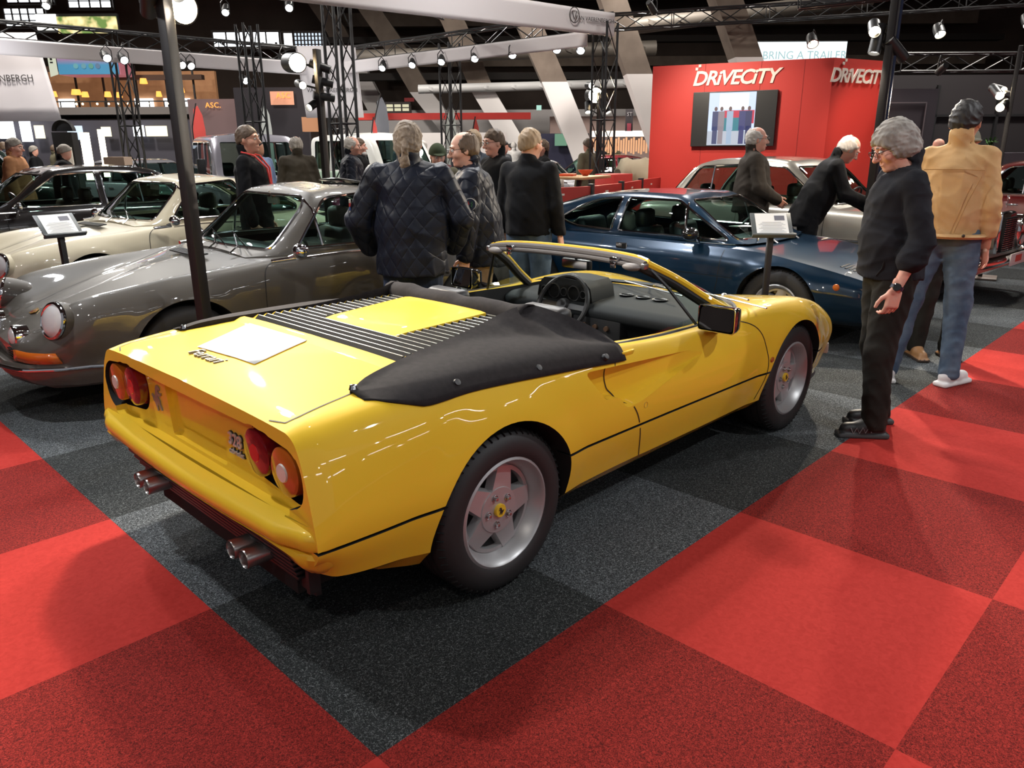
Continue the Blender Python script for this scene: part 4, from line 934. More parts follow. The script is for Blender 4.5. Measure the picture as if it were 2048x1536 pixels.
# ------------------------------------------------------------------ three-box saloons
def saloon(name, label, loc, yaw, paint, k=.93, roof=1.40, chrome=True, dark=None, lamps='stack', fine=True, cat='car', group=None, inner=None, low=0., steer=True):
    A = empty(name, loc, yaw, label, cat, group); X = lambda x: x*k
    net = [
     row8(X(-1.12), (.50,.38),(.60,.42),(.70,.50),(.73,.60),(.71,.72),(.66,.80),(.50,.83), .84, zb=.36),
     row8(X(-1.00), (.66,.28),(.76,.33),(.83,.46),(.85,.60),(.83,.76),(.78,.85),(.62,.875), .89, zb=.28),
     row8(X(-.50), (.70,.22),(.80,.28),(.87,.44),(.885,.60),(.87,.78),(.82,.885),(.70,.905), .92),
     row8(X(.40), (.70,.22),(.81,.27),(.88,.42),(.90,.60),(.885,.78),(.84,.895),(.76,.915), .93),
     row8(X(1.40), (.70,.22),(.81,.27),(.88,.42),(.90,.60),(.885,.78),(.84,.89),(.76,.91), .93),
     row8(X(2.10), (.70,.22),(.81,.27),(.875,.42),(.895,.60),(.88,.77),(.82,.88),(.70,.905), .94),
     row8(X(2.60), (.70,.22),(.80,.27),(.87,.42),(.885,.59),(.87,.75),(.80,.865),(.66,.895), .93),
     row8(X(3.20), (.68,.22),(.78,.28),(.85,.42),(.865,.58),(.85,.73),(.78,.845),(.62,.87), .90),
     row8(X(3.50), (.62,.25),(.73,.30),(.81,.42),(.825,.56),(.81,.70),(.75,.81),(.58,.84), .87, zb=.25),
     row8(X(3.60), (.55,.30),(.66,.34),(.74,.44),(.76,.55),(.745,.67),(.69,.76),(.52,.80), .83, zb=.30),
    ]
    ax = 2.85*k
    cav = [(X(2.0),-.62),(X(1.9),-.72),(X(-.1),-.72),(X(-.4),-.5),(X(-.4),.5),(X(-.1),.72),(X(1.9),.72),(X(2.0),.62)]
    b, tr = carbody(A, net, paint, (0., ax), (cav, .38), nu=110, arch_r=.345, zc=.32, flare=.012)
    R0 = roof; s_ = (R0-.90)/.50
    H = lambda z: .90+(z-.90)*s_
    st = [(X(-.72),(.62,.88),(.58,.89),(.52,.90),.905),(X(-.45),(.72,.885),(.68,1.02),(.58,H(1.12)),H(1.15)),(X(-.15),(.76,.89),(.70,1.10),(.60,H(1.30)),H(1.345)),(X(.3),(.78,.89),(.71,1.12),(.62,H(1.355)),H(1.395)),(X(.8),(.78,.89),(.71,1.12),(.62,H(1.36)),H(1.40)),
          (X(1.2),(.78,.89),(.71,1.11),(.62,H(1.335)),H(1.375)),(X(1.40),(.775,.89),(.715,1.08),(.63,H(1.24)),H(1.29)),(X(1.75),(.765,.89),(.73,.97),(.67,1.02),1.06),(X(2.0),(.74,.88),(.72,.90),(.68,.91),.95),(X(2.12),(.60,.87),(.56,.875),(.52,.88),.895)]
    rear = rounded([(X(-.42),.94),(X(-.10),H(1.29)),(X(.64),H(1.32)),(X(.64),.94)], [.03,.08,.02,.02])
    fr = rounded([(X(.72),.94),(X(.72),H(1.32)),(X(1.22),H(1.295)),(X(1.82),.94)], [.02,.02,.05,.03])
    ws = rounded([(-.66,.95),(-.58,H(1.30)),(.58,H(1.30)),(.66,.95)], .04, 4); rw = rounded([(-.60,.97),(-.54,H(1.27)),(.54,H(1.27)),(.60,.97)], .04, 4)
    sh, tg = greenhouse(A, st, .86, paint, [rear, fr], [(ws, X(1.24), X(2.6))], [(rw, X(-1.2), X(-.2))], trim=M_CHROME if chrome else M_BPLAST, trim_r=.011)
    sd = mat('seam_black', (.008,.008,.008), .7)
    for s in (-1, 1):
        y = s*1.4; d = (0,-s,0)
        for xx in (.68, 1.92, -.10): drape('door_seam', tr, [(X(xx),y,.89),(X(xx),y,.55),(X(xx)+(.1 if xx < 0 else 0),y,.32)], d, .006, sd, A)
        for xx in (.84, .05):
            h = cast(tr, (X(xx), y, .80), d); mb = MB(); mb.box(h[0]+Vector((0,s*.012,0)), (.15,.022,.024), bev=.006); mb.build('door_handle', M_CHROME, A)
        drape('flank_trim', tr, [(X(-.9),y,.60),(X(3.3),y,.58)], d, 0, M_CHROME if chrome else M_BPLAST, A, r=.009)
        for xx in (.15,):
            h = [cast(tg, (X(xx), s*2, z), d, .002) for z in np.linspace(.94,H(1.31),5)]; mb = MB(); mb.tube([q[0] for q in h if q], .010, 6); mb.build('quarter_window_bar', M_CHROME if chrome else M_BPLAST, A)
        mb = MB(); mb.tube([(X(1.78),s*.82,.90),(X(1.78),s*.90,.94)], .012); mb.box((X(1.77), s*.93, .97), (.04,.15,.09), bev=.02); mb.build('door_mirror', M_CHROME if chrome else M_BPLAST, A)
        if fine:
            if lamps == 'stack':
                mb = MB(); mb.prism([(s*.60+.085*math.cos(a), .66+.20*math.sin(a)) for a in np.linspace(0, 2*PI, 28, endpoint=False)], X(3.50), X(3.66), 'yz'); o = mb.build('headlamp_unit', M_CHROME, A); bevel(o, .03, 3)
                for z, rr in ((.745,.072),(.58,.062)): round_lamp(o, 'lamp', (X(3.66), s*.60, z), (1,0,0), rr, M_LENS, depth=.03)
            else: round_lamp(A, 'headlamp', (X(3.61), s*.60, .66), (1,0,0), .088, M_LENS, depth=.05)
    if fine:
        mb = MB(); mb.box((X(3.62),0,.70), (.10,.46,.44), bev=.03); mb.box((X(3.64),0,.685), (.10,.39,.36), m=1)
        g = mb.build('radiator_shell', [M_CHROME, M_DARK], A); mb = MB()
        for k_ in range(15): mb.box((X(3.70),0,.525+.023*k_), (.012,.38,.008), bev=.002)
        mb.box((X(3.70),0,.685), (.012,.012,.34)); mb.build('grille_bars', M_CHROME, g)
        mb = MB(); mb.tube([(X(3.62),0,.96),(X(3.62),0,1.04)], .005); mb.tube([(X(3.62)+0,.03*math.cos(a),1.07+.03*math.sin(a)) for a in np.linspace(0,2*PI,20,endpoint=False)], .003, 5, closed=True)
        for a in (PI/2, PI*7/6, -PI/6): mb.tube([(X(3.62),0,1.07),(X(3.62),.03*math.cos(a),1.07+.03*math.sin(a))], .003, 5)
        mb.build('bonnet_star', M_CHROME, A)
    for xe, sg in ((3.72, 1), (-1.18, -1)):
        P_ = [(X(xe)-sg*.55, -.93, .44),(X(xe)-sg*.10,-.90,.44),(X(xe),-.72,.44),(X(xe)+sg*.03,0,.44),(X(xe),.72,.44),(X(xe)-sg*.10,.90,.44),(X(xe)-sg*.55,.93,.44)]
        mb = MB(); mb.tube(smoothpath(P_, 5), .055, 8, flat=.5); mb.build('bumper', M_CHROME if chrome else M_BPLAST, A, angle=60)
    if fine:
        mb = MB(); mb.box((X(3.72)+.07,.10,.43), (.012,.52,.13), bev=.004); pl = mb.build('number_plate', mat('plate_white', (.8,.78,.76), .5), A); mb = MB(); mb.box((X(3.72)+.078,.10,.435), (.004,.20,.07)); mb.build('plate_print', mat('plate_red', (.7,.12,.10), .5), pl)
    it = inner or mat('cabin_leather', (.035,.022,.016), .45)
    seats(A, [(X(1.15),.36),(X(1.15),-.36)], it, True, .04); seats(A, [(X(.20),.36),(X(.20),-.36)], it, True, .04)
    mb = MB(); mb.box((X(1.85),0,.85), (.26,1.34,.14), bev=.03); mb.build('dashboard', M_BPLAST, A)
    if steer: steering(A, X(1.60), .38, .92, .21)
    for x, s in ((0,-1),(0,1),(ax,-1),(ax,1)): make_wheel('steel', A, (x, s*.74, .325), s, .325, .185, .20)
    mb = MB(); mb.box((X(1.3),0,.24), (3.6*k,1.15,.08)); mb.build('underbody', M_DARK, A)
    return A
saloon('vintage_saloon', 'silver beige vintage saloon with chrome grille, behind the dark blue coupe', (8.92,3.92,0), R(-93.5), mat('silver_beige_paint', (.36,.33,.28), .3, .45, coat=1.), .93, 1.48)
saloon('vintage_saloon', 'very dark grey coupe-like saloon behind the ivory coupe at left', (3.2,10.1,0), PI, mat('anthracite_paint', (.018,.016,.016), .22, .2, coat=1.), .92, 1.42, lamps='round')
# ================================================================== people: signed-distance bodies meshed with surface nets
class SDF:
    def __init__(s, ax, ay, az):
        s.a = [np.asarray(a, np.float32) for a in (ax, ay, az)]; s.d = np.full([len(a) for a in s.a], .5, np.float32)
    def block(s, lo, hi):
        sl = []
        for a, l, h in zip(s.a, lo, hi):
            i = max(0, np.searchsorted(a, l)-1); j = min(len(a), np.searchsorted(a, h)+1); sl.append(slice(i, max(j, i+1)))
        return tuple(sl), [a[q].reshape([-1 if k == n else 1 for k in range(3)]) for n, (a, q) in enumerate(zip(s.a, sl))]
    def _mix(s, sl, v, k, op):
        d = s.d[sl]
        if op == 'u': h = np.clip(.5+.5*(d-v)/k, 0, 1); s.d[sl] = d*(1-h)+v*h-k*h*(1-h)
        elif op == 's': v = -v; h = np.clip(.5-.5*(d-v)/k, 0, 1); s.d[sl] = d*(1-h)+v*h+k*h*(1-h)
        elif op == 'i': h = np.clip(.5-.5*(d-v)/k, 0, 1); s.d[sl] = d*(1-h)+v*h+k*h*(1-h)
    def cone(s, a, b, r1, r2, k=.02, op='u', flat=None):
        a = np.array(a, float); b = np.array(b, float); m = max(r1, r2)+max(k, .02)+.02
        sl, (X, Y, Z) = s.block(np.minimum(a, b)-m, np.maximum(a, b)+m)
        ba = b-a; L = max(float(ba@ba), 1e-8); px, py, pz = X-a[0], Y-a[1], Z-a[2]
        t = np.clip((px*ba[0]+py*ba[1]+pz*ba[2])/L, 0, 1); qx, qy, qz = px-t*ba[0], py-t*ba[1], pz-t*ba[2]
        if flat is not None:
            f = np.array(flat[0], float); f /= np.linalg.norm(f); c = (qx*f[0]+qy*f[1]+qz*f[2]); g = flat[1]-1; qx, qy, qz = qx+c*g*f[0], qy+c*g*f[1], qz+c*g*f[2]
        s._mix(sl, np.sqrt(qx*qx+qy*qy+qz*qz)-(r1+(r2-r1)*t), k, op); return s
    def ell(s, c, r, k=.02, op='u', R_=None):
        c = np.array(c, float); r = np.array(r, float); m = r.max()+max(k, .02)+.02
        sl, (X, Y, Z) = s.block(c-m, c+m); p = [X-c[0], Y-c[1], Z-c[2]]
        if R_ is not None:
            M = np.array(R_).T; p = [M[i][0]*p[0]+M[i][1]*p[1]+M[i][2]*p[2] for i in range(3)]
        q = np.sqrt((p[0]/r[0])**2+(p[1]/r[1])**2+(p[2]/r[2])**2); q2 = np.sqrt((p[0]/r[0]**2)**2+(p[1]/r[1]**2)**2+(p[2]/r[2]**2)**2)+1e-6
        s._mix(sl, q*(q-1)/q2, k, op); return s
    def box(s, c, h, rr=.01, k=.01, op='u', R_=None):
        c = np.array(c, float); h = np.array(h, float); m = np.linalg.norm(h)+k+.04
        sl, (X, Y, Z) = s.block(c-m, c+m); p = [X-c[0], Y-c[1], Z-c[2]]
        if R_ is not None:
            M = np.array(R_).T; p = [M[i][0]*p[0]+M[i][1]*p[1]+M[i][2]*p[2] for i in range(3)]
        q = [np.abs(p[i])-h[i]+rr for i in range(3)]; o = np.sqrt(sum(np.maximum(x, 0)**2 for x in q))
        s._mix(sl, o+np.minimum(np.maximum(np.maximum(q[0], q[1]), q[2]), 0)-rr, k, op); return s
    def plane(s, p, n, k=.01, op='i'):
        """keep the side opposite to n"""
        n = np.array(n, float); n /= np.linalg.norm(n); X, Y, Z = [a.reshape([-1 if k_ == m else 1 for k_ in range(3)]) for m, a in enumerate(s.a)]
        s._mix((slice(None),)*3, (X-p[0])*n[0]+(Y-p[1])*n[1]+(Z-p[2])*n[2]+0*s.d, k, op); return s
    def wrinkle(s, amp, fs, seed=0, zr=None, quilt=None):
        X, Y, Z = [a.reshape([-1 if k_ == m else 1 for k_ in range(3)]) for m, a in enumerate(s.a)]; r = np.random.RandomState(seed); w_ = 0
        for f in fs:
            v = r.normal(size=3); v[2] *= 1.4; v /= np.linalg.norm(v); w2 = r.normal(size=3); w2 /= np.linalg.norm(w2)
            w_ = w_+.45-(1-np.abs(np.sin((X*v[0]+Y*v[1]+Z*v[2])*f*.6+1.9*np.sin((X*w2[0]+Y*w2[1]+Z*w2[2])*f*.33+r.rand()*6)+r.rand()*6)))**2*1.7
        w_ = w_*amp/max(1, len(fs)**.5)
        if quilt:
            a = np.arctan2(Y, X+.001)*.30; P = np.abs(np.sin((a+Z)*PI/quilt)); Q = np.abs(np.sin((a-Z)*PI/quilt)); w_ = w_+.006*(1-np.minimum(P, Q)**.35)
        s.d = s.d+w_*(1 if zr is None else np.clip((Z-zr[0])/.05, 0, 1)*np.clip((zr[1]-Z)/.05, 0, 1)); return s
    def mesh(s):
        d = s.d; nx, ny, nz = d.shape; ins = d < 0
        c = np.zeros((nx-1, ny-1, nz-1), np.int8)
        for i in (0,1):
            for j in (0,1):
                for k in (0,1): c += ins[i:nx-1+i, j:ny-1+j, k:nz-1+k]
        act = (c > 0) & (c < 8); idx = -np.ones(act.shape, np.int64); I = np.argwhere(act); idx[act] = np.arange(len(I))
        acc = np.zeros((len(I), 3)); cnt = np.zeros(len(I)); A = s.a; ii, jj, kk = I.T
        for ax in range(3):
            for o1 in (0,1):
                for o2 in (0,1):
                    o = [0,0,0]; oth = [a for a in range(3) if a != ax]; o[oth[0]] = o1; o[oth[1]] = o2; e = list(o); e[ax] = 1
                    v0 = d[ii+o[0], jj+o[1], kk+o[2]]; v1 = d[ii+e[0], jj+e[1], kk+e[2]]; m = (v0 < 0) != (v1 < 0)
                    t = np.where(m, v0/(v0-v1+1e-12), 0); P = np.stack([A[0][ii+o[0]], A[1][jj+o[1]], A[2][kk+o[2]]], 1).astype(float)
                    st = A[ax][[ii, jj, kk][ax]+1]-A[ax][[ii, jj, kk][ax]]; P[:, ax] += t*st; acc[m] += P[m]; cnt[m] += 1
        V = acc/np.maximum(cnt, 1)[:, None]; F = []
        for ax in range(3):
            a, b = [q for q in range(3) if q != ax]; sh = [slice(None)]*3; s0 = list(sh); s1 = list(sh); s0[ax] = slice(0, -1); s1[ax] = slice(1, None)
            for q in (a, b): s0[q] = slice(1, -1); s1[q] = slice(1, -1)
            m = ins[tuple(s0)] != ins[tuple(s1)]; E = np.argwhere(m)
            if not len(E): continue
            E[:, a] += 1; E[:, b] += 1; fl = ins[E[:,0], E[:,1], E[:,2]]
            def g(da, db):
                Q = E.copy(); Q[:, a] += da; Q[:, b] += db; return idx[Q[:,0], Q[:,1], Q[:,2]]
            q = np.stack([g(-1,-1), g(0,-1), g(0,0), g(-1,0)], 1)
            if ax == 1: q = q[:, ::-1]
            q = np.where(fl[:, None], q, q[:, ::-1]); F.append(q[(q >= 0).all(1)])
        F = np.concatenate(F) if F else np.zeros((0,4), int)
        for _ in range(1):
            S_ = np.zeros_like(V); n = np.zeros(len(V))
            for k in range(4): np.add.at(S_, F[:,k], V[F[:,(k+1) % 4]]+V[F[:,(k+3) % 4]]); np.add.at(n, F[:,k], 2)
            V = V*.6+S_/np.maximum(n,1)[:,None]*.4
        return V, F
def axis(lo, hi, st): return np.arange(lo, hi+st, st)
def zaxis(segs):
    out = [segs[0][0]]
    for lo, hi, st in segs:
        while out[-1] < hi-1e-6: out.append(out[-1]+st)
    return np.array(out)
def npmesh(name, V, F, mt, parent, mats=None, fm=None):
    me = bpy.data.meshes.new(name); me.vertices.add(len(V)); me.vertices.foreach_set('co', np.asarray(V, np.float32).ravel())
    me.loops.add(len(F)*4); me.loops.foreach_set('vertex_index', np.asarray(F, np.int32).ravel()); me.polygons.add(len(F)); me.polygons.foreach_set('loop_start', np.arange(0, len(F)*4, 4, dtype=np.int32))
    me.update(calc_edges=True); me.validate()
    for m in (mats or [mt]): me.materials.append(m)
    me.polygons.foreach_set('use_smooth', [True]*len(me.polygons))
    if fm is not None: me.polygons.foreach_set('material_index', fm.astype(np.int32))
    return link(bpy.data.objects.new(name, me), parent)
def skin_mat(name, c):
    return mat(name, c, .5, noise=(14, tuple(min(1, x*y) for x, y in zip(c, (1.12,.86,.80))), 4, .35, .7), bump=(160,.12,.001))
SK = skin_mat('skin_fair', (.62,.36,.25)); SK2 = skin_mat('skin_pink', (.66,.37,.28)); SK3 = skin_mat('skin_tan', (.46,.26,.17))
def rotm(y=0, p=0, r=0): return np.array(Matrix.Rotation(y,3,'Z') @ Matrix.Rotation(p,3,'Y') @ Matrix.Rotation(r,3,'X'))
def hand_sdf(W, dirv, palm, side, res, curl=.6, sc=1., watch=None):
    """five-fingered hand: W wrist, dirv towards the fingers, palm normal, side=+1 left/-1 right (thumb side). returns V,F"""
    d = np.array(dirv, float); d /= np.linalg.norm(d); n = np.array(palm, float); n -= d*(n@d); n /= np.linalg.norm(n); t = np.cross(n, d)*side
    W = np.array(W, float); lo = W+d*.09-.15; hi = W+d*.09+.15
    S = SDF(axis(lo[0], hi[0], res), axis(lo[1], hi[1], res), axis(lo[2], hi[2], res)); M = np.stack([d, t, n], 1)
    S.cone(W-d*.04, W+d*.01, .026*sc, .024*sc, .01, flat=(n, 1.25)); S.box(W+d*.052*sc, (.048*sc,.040*sc,.014*sc), .013, .012, R_=M)
    S.ell(W+d*.03*sc+t*.022*sc+n*.006, (.03*sc,.016*sc,.015*sc), .01, R_=M)
    for i, (o, L) in enumerate(((.031,.074),(.0105,.082),(-.0105,.077),(-.030,.060))):
        b = W+d*.095*sc+t*o*sc; c = curl*(1+.12*i); L1, L2, L3 = L*.45*sc, L*.32*sc, L*.26*sc; sp = t*(o*.35)
        def dr(a): v = d*math.cos(a)+n*math.sin(a)+sp; return v/np.linalg.norm(v)
        p1 = b+dr(c*.5)*L1; p2 = p1+dr(c*1.25)*L2; p3 = p2+dr(c*1.9)*L3; r = (.0092-.0006*i)*sc
        S.cone(b-d*.02*sc, b, r, r*1.08, .004); S.cone(b, p1, r*1.05, r*.95, .003); S.cone(p1, p2, r*.97, r*.88, .003); S.cone(p2, p3, r*.88, r*.74, .003)
    b = W+d*.028*sc+t*.028*sc+n*.004; p1 = b+(d*.62+t*.66+n*.30)*.040*sc; p2 = p1+(d*.86+t*.22+n*.42)*.034*sc; p3 = p2+(d*.95+t*.05+n*.30)*.024*sc
    S.cone(b, p1, .0135*sc, .0115*sc, .008); S.cone(p1, p2, .0112*sc, .010*sc, .003); S.cone(p2, p3, .010*sc, .0085*sc, .003)
    return S.mesh()
def person(label, loc, rz, H=1.75, q=1, bulk=1., lean=0., head=(0.,0.,0.), feet=None, arms=None, top=None, legs=None, shoe=None, hair=None, skin=SK, group=None, glasses=False, extra=None, topkind='jacket', hem=.86, sleeve=1., male=True, shoulders=1., mouth_open=False):
    """stands at loc facing rz. q=0 far, 1 mid, 2 near. arms: {side: (elbow offset, wrist offset)} from the shoulder; head=(turn, nod, tilt)"""
    A = empty('person', loc, rz, label, 'person', group); k = H/1.75; A.scale = (k,)*3
    res, hres = {0: (.022,.016), 1: (.013,.009), 2: (.010,.0058)}[q]
    feet = feet or {1: (.02,.10,.10), -1: (.0,-.10,-.10)}; arms = arms or {}
    hip = np.array([0,0,.93]); cl, sl_ = math.cos(lean), math.sin(lean)
    def U(p):   # upper body leans about the hips
        p = np.array(p, float)-hip; return hip+np.array([p[0]*cl+p[2]*sl_, p[1], -p[0]*sl_+p[2]*cl])
    sh = {s: U((-.015, s*.180*shoulders, 1.415)) for s in (1,-1)}
    J = {}
    for s in (1,-1):
        e, w_ = arms.get(s, ((.0, s*.05, -.29), (.06, s*.06, -.545)))
        J[s] = (sh[s], sh[s]+np.array(e), sh[s]+np.array(w_))
    L = {}
    for s in (1,-1):
        fx, fy, fa = feet[s]; h = np.array([0, s*.09, .92]); a = np.array([fx-.03*math.cos(fa), fy-.03*math.sin(fa), .085]); kn = (h+a)/2+np.array([.03+.04*abs(fx)*0, s*.005, .0]); L[s] = (h, kn, a, fa)
    nb = U((-.03,0,1.47)); hc = U((.0,0,1.60)); M = rotm(head[0], lean*.85+head[1], head[2])
    piv = U((-.025,0,1.50)); hc = piv+M@np.array([.022,0,.105]); HP = lambda p: hc+M@np.array(p)
    allp = [x for s in (1,-1) for x in J[s]]+[L[s][2] for s in (1,-1)]+[hc]
    lo = np.min(allp, 0)-.20; hi = np.max(allp, 0)+.20; lo[0] = min(lo[0], -.24); hi[0] = max(hi[0], .26); lo[1] = min(lo[1], -.34); hi[1] = max(hi[1], .34); lo[2] = -.02; hi[2] = hc[2]+.19
    b = bulk
    # ---------------- body (skin), one continuous surface
    zs = zaxis([(lo[2], hc[2]-.17, res*1.25), (hc[2]-.17, hi[2], hres)])
    fx = axis(lo[0], hi[0], res) if q < 2 else np.unique(np.round(np.concatenate([axis(lo[0], hc[0]-.14, res), axis(hc[0]-.14, hc[0]+.15, hres), axis(hc[0]+.15, hi[0], res)]), 5))
    fy = axis(lo[1], hi[1], res) if q < 2 else np.unique(np.round(np.concatenate([axis(lo[1], hc[1]-.11, res), axis(hc[1]-.11, hc[1]+.11, hres), axis(hc[1]+.11, hi[1], res)]), 5))
    if q == 1: fx = axis(lo[0], hi[0], .011); fy = axis(lo[1], hi[1], .010)
    S = SDF(fx, fy, zs)
    S.cone(U((0,0,.98)), U((0,0,1.12)), .125*b, .12*b, .05, flat=((1,0,0), 1.1)); S.cone(U((0,0,1.12)), U((-.01,0,1.31)), .12*b, .115, .05)
    for s in (1,-1):
        S.cone(U((0,s*.04,1.29)), sh[s]+np.array([0,-s*.05,-.03]), .085, .036, .04); S.cone(nb-(0,0,.03), sh[s]+(0,-s*.02,-.02), .036, .034, .02)
        S.cone(J[s][0]-(0,0,.02), J[s][1], .038*b, .036, .02); S.cone(J[s][1], J[s][2], .037, .026, .02)
        h, kn, a, fa = L[s]; S.cone(h, kn, .085*b, .055, .04); S.cone(kn, a, .052, .036, .02); S.cone(a, a+np.array([.14*math.cos(fa), .14*math.sin(fa), -.05]), .036, .028, .02)
    S.cone(nb-(0,0,.03), HP((-.022,0,-.06)), .062, .056, .02)
    S.ell(HP((-.012,0,.025)), (.098,.077,.098), .02, R_=M); S.ell(HP((.020,0,-.045)), (.068,.058,.075), .03, R_=M)
    if q >= 1:
        S.ell(HP((.070,0,-.088)), (.022,.028,.018), .02, R_=M)
        S.cone(HP((.090,0,.015)), HP((.113,0,-.022)), .009, .0145, .012); S.ell(HP((.098,.012,-.028)), (.012,.009,.008), .006, R_=M); S.ell(HP((.098,-.012,-.028)), (.012,.009,.008), .006, R_=M)
        S.cone(HP((.080,-.045,.034)), HP((.080,.045,.034)), .010, .010, .015)
        for s in (1,-1):
            S.ell(HP((.092,s*.031,.012)), (.016,.017,.010), .010, 's', R_=M); S.ell(HP((.052,s*.045,-.020)), (.034,.022,.026), .02, R_=M)
            S.ell(HP((-.008,s*.078,-.005)), (.018,.010,.031), .006, R_=M)
            if q == 2: S.ell(HP((-.002,s*.086,-.001)), (.008,.006,.018), .004, 's', R_=M)
        S.cone(HP((.086,-.020,-.054)), HP((.086,.020,-.054)), .0075, .0075, .006); S.cone(HP((.083,-.017,-.066)), HP((.083,.017,-.066)), .008, .008, .005)
    V, F = S.mesh(); parts = [(V, F)]
    if q >= 1:
        for s in (1,-1):
            d = J[s][2]-J[s][1]; hd = arms.get(('h', s), d); pl = arms.get(('p', s), (0, -s, 0) if True else 0)
            if arms.get(('hide', s)): continue
            Vh, Fh = hand_sdf(J[s][2], hd, pl, s, .0045 if q == 2 else .0065, arms.get(('c', s), .55)); parts.append((Vh, Fh))
    off = 0; VV = []; FF = []
    for v, f in parts: VV.append(v); FF.append(f+off); off += len(v)
    body = npmesh('body', np.concatenate(VV), np.concatenate(FF), skin, A)
    # ---------------- trousers and shoes
    tr_m, tk = legs
    S = SDF(axis(lo[0], hi[0], res), axis(lo[1], hi[1], res), axis(0, 1.12, res))
    S.ell((0,0,.96), (.125*b,.160*b,.12), .04)
    for s in (1,-1):
        h, kn, a, fa = L[s]; S.cone(h+(0,0,.02), kn, .105*b, .076*tk, .05); S.cone(kn, a+(0,0,-.01), .074*tk, .062*tk, .03)
    S.plane((0,0,1.04), (0,0,1)); S.plane((0,0,.045), (0,0,-1))
    S.wrinkle(.0060 if q == 2 else .0045 if q else .002, (22,37,55,80), int(H*1000) % 97, (.03,.98)); V, F = S.mesh(); npmesh('trousers', V, F, tr_m, A)
    for s in (1,-1):
        h, kn, a, fa = L[s]; c, sn = math.cos(fa), math.sin(fa); f3 = np.array([c, sn, 0]); fl = max(res*.8, .007) if q < 2 else .006
        lo2 = a-.22; hi2 = a+.28; S = SDF(axis(lo2[0], hi2[0], fl), axis(lo2[1], hi2[1], fl), axis(-.01, .17, fl)); Mf = rotm(fa)
        S.cone(a*[1,1,0]+(0,0,.055)-f3*.03, a*[1,1,0]+(0,0,.045)+f3*.145, .042, .036, .02, flat=((-sn,c,0), 1.0)); S.cone(a*[1,1,0]+(0,0,.10), a*[1,1,0]+(0,0,.05)+f3*.06, .045, .045, .02)
        S.box(a*[1,1,0]+(0,0,.014)+f3*.055, (.142,.048,.018), .016, .012, R_=Mf); S.plane((0,0,.0), (0,0,-1), .002); S.plane((0,0,.13), (0,0,1), .004)
        V, F = S.mesh(); fc = V[F].mean(1); fm = (fc[:,2] < .024).astype(int); npmesh('shoe', V, F, None, A, [shoe[0], shoe[1]], fm)
    # ---------------- upper garment
    tm, tb = top[0], top[1]; T = tb
    S = SDF(axis(lo[0], hi[0], res), axis(lo[1], hi[1], res), axis(hem-.06-abs(lean)*.2, hc[2]+.02, res))
    S.cone(U((0,0,hem+.02)), U((0,0,1.12)), (.140+T*.8)*b, (.134+T*.8)*b, .05, flat=((0,1,0), .84)); S.cone(U((0,0,1.12)), U((-.012,0,1.33)), (.134+T*.8)*b, .128+T*.8, .05, flat=((0,1,0), .80))
    for s in (1,-1):
        S.cone(U((0,s*.05,1.30)), sh[s]+np.array([0,-s*.03,-.03]), .100+T, .058+T*.7, .05); S.cone(nb+(0,0,-.01), sh[s]+(0,0,-.022), .050+T*.4, .040+T*.6, .035)
        w0 = J[s][2]; e0 = J[s][1]; w1 = e0+(w0-e0)*(.93*sleeve if sleeve != 1 else .96)
        S.cone(J[s][0], e0, .050+T*.65, .047+T*.7, .010); S.cone(e0, w1, .048+T*.8, .040+T*.6 if sleeve == 1 else .05+T, .007)
        dd = (w0-e0)/np.linalg.norm(w0-e0)
    if topkind in ('jacket','coat','shirt','polo'):
        S.cone(U((-.035,0,1.50)), U((-.045,0,1.545)), .072, .070, .012); S.cone(HP((-.022,0,-.05)), U((-.02,0,1.48)), .056, .062, .006, 's')
    else: S.cone(U((-.035,0,1.47)), U((-.03,0,1.49)), .075, .072, .02)
    S.plane(U((0,0,hem)), (-sl_,0,-cl) if False else (0,0,-1), .01)
    sd = int((H*977+loc[0]*31) % 91)
    if topkind == 'quilt' : S.wrinkle(.006, (17,31,47), sd, quilt=None)
    else: S.wrinkle(.0062 if q == 2 else .005 if q else .002, (20,33,47,64), sd)
    V, F = S.mesh(); g = npmesh({'coat':'coat','shirt':'shirt','polo':'sweater','sweater':'sweater'}.get(topkind,'jacket'), V, F, tm, A)
    # ---------------- hair
    if hair and hair[0] != 'none':
        kind, hm, th = hair[0], hair[1], hair[2]; hr = hres if q == 2 else hres*.9
        S = SDF(axis(hc[0]-.18, hc[0]+.18, hr), axis(hc[1]-.15, hc[1]+.15, hr), axis(hc[2]-.20, hc[2]+.17, hr))
        S.ell(HP((-.014,0,.028)), (.100+th,.079+th,.100+th), .01, R_=M)
        if kind == 'full': S.ell(HP((-.050,0,-.035)), (.060+th,.070+th,.060), .03, R_=M); S.ell(HP((.118,0,-.040)), (.088,.13,.098), .012, 's', R_=M); S.plane(HP((0,0,-.065)), tuple(M@np.array([.35,0,-1.])))
        elif kind == 'short': S.ell(HP((-.045,0,-.02)), (.056+th,.066+th,.045), .03, R_=M); S.ell(HP((.112,0,-.020)), (.085,.12,.088), .010, 's', R_=M); S.plane(HP((0,0,.004)), tuple(M@np.array([.62,0,-1.])))
        elif kind == 'bald': S.ell(HP((-.045,0,-.02)), (.054+th,.066+th,.045), .03, R_=M); S.ell(HP((.040,0,.075)), (.128,.068,.085), .012, 's', R_=M); S.ell(HP((.110,0,-.02)), (.100,.12,.11), .012, 's', R_=M); S.plane(HP((0,0,-.035)), tuple(M@np.array([.4,0,-1.])))
        elif kind == 'pony':
            S.ell(HP((-.055,0,-.03)), (.056+th,.068+th,.055), .03, R_=M); S.ell(HP((.110,0,-.01)), (.080,.12,.095), .012, 's', R_=M)
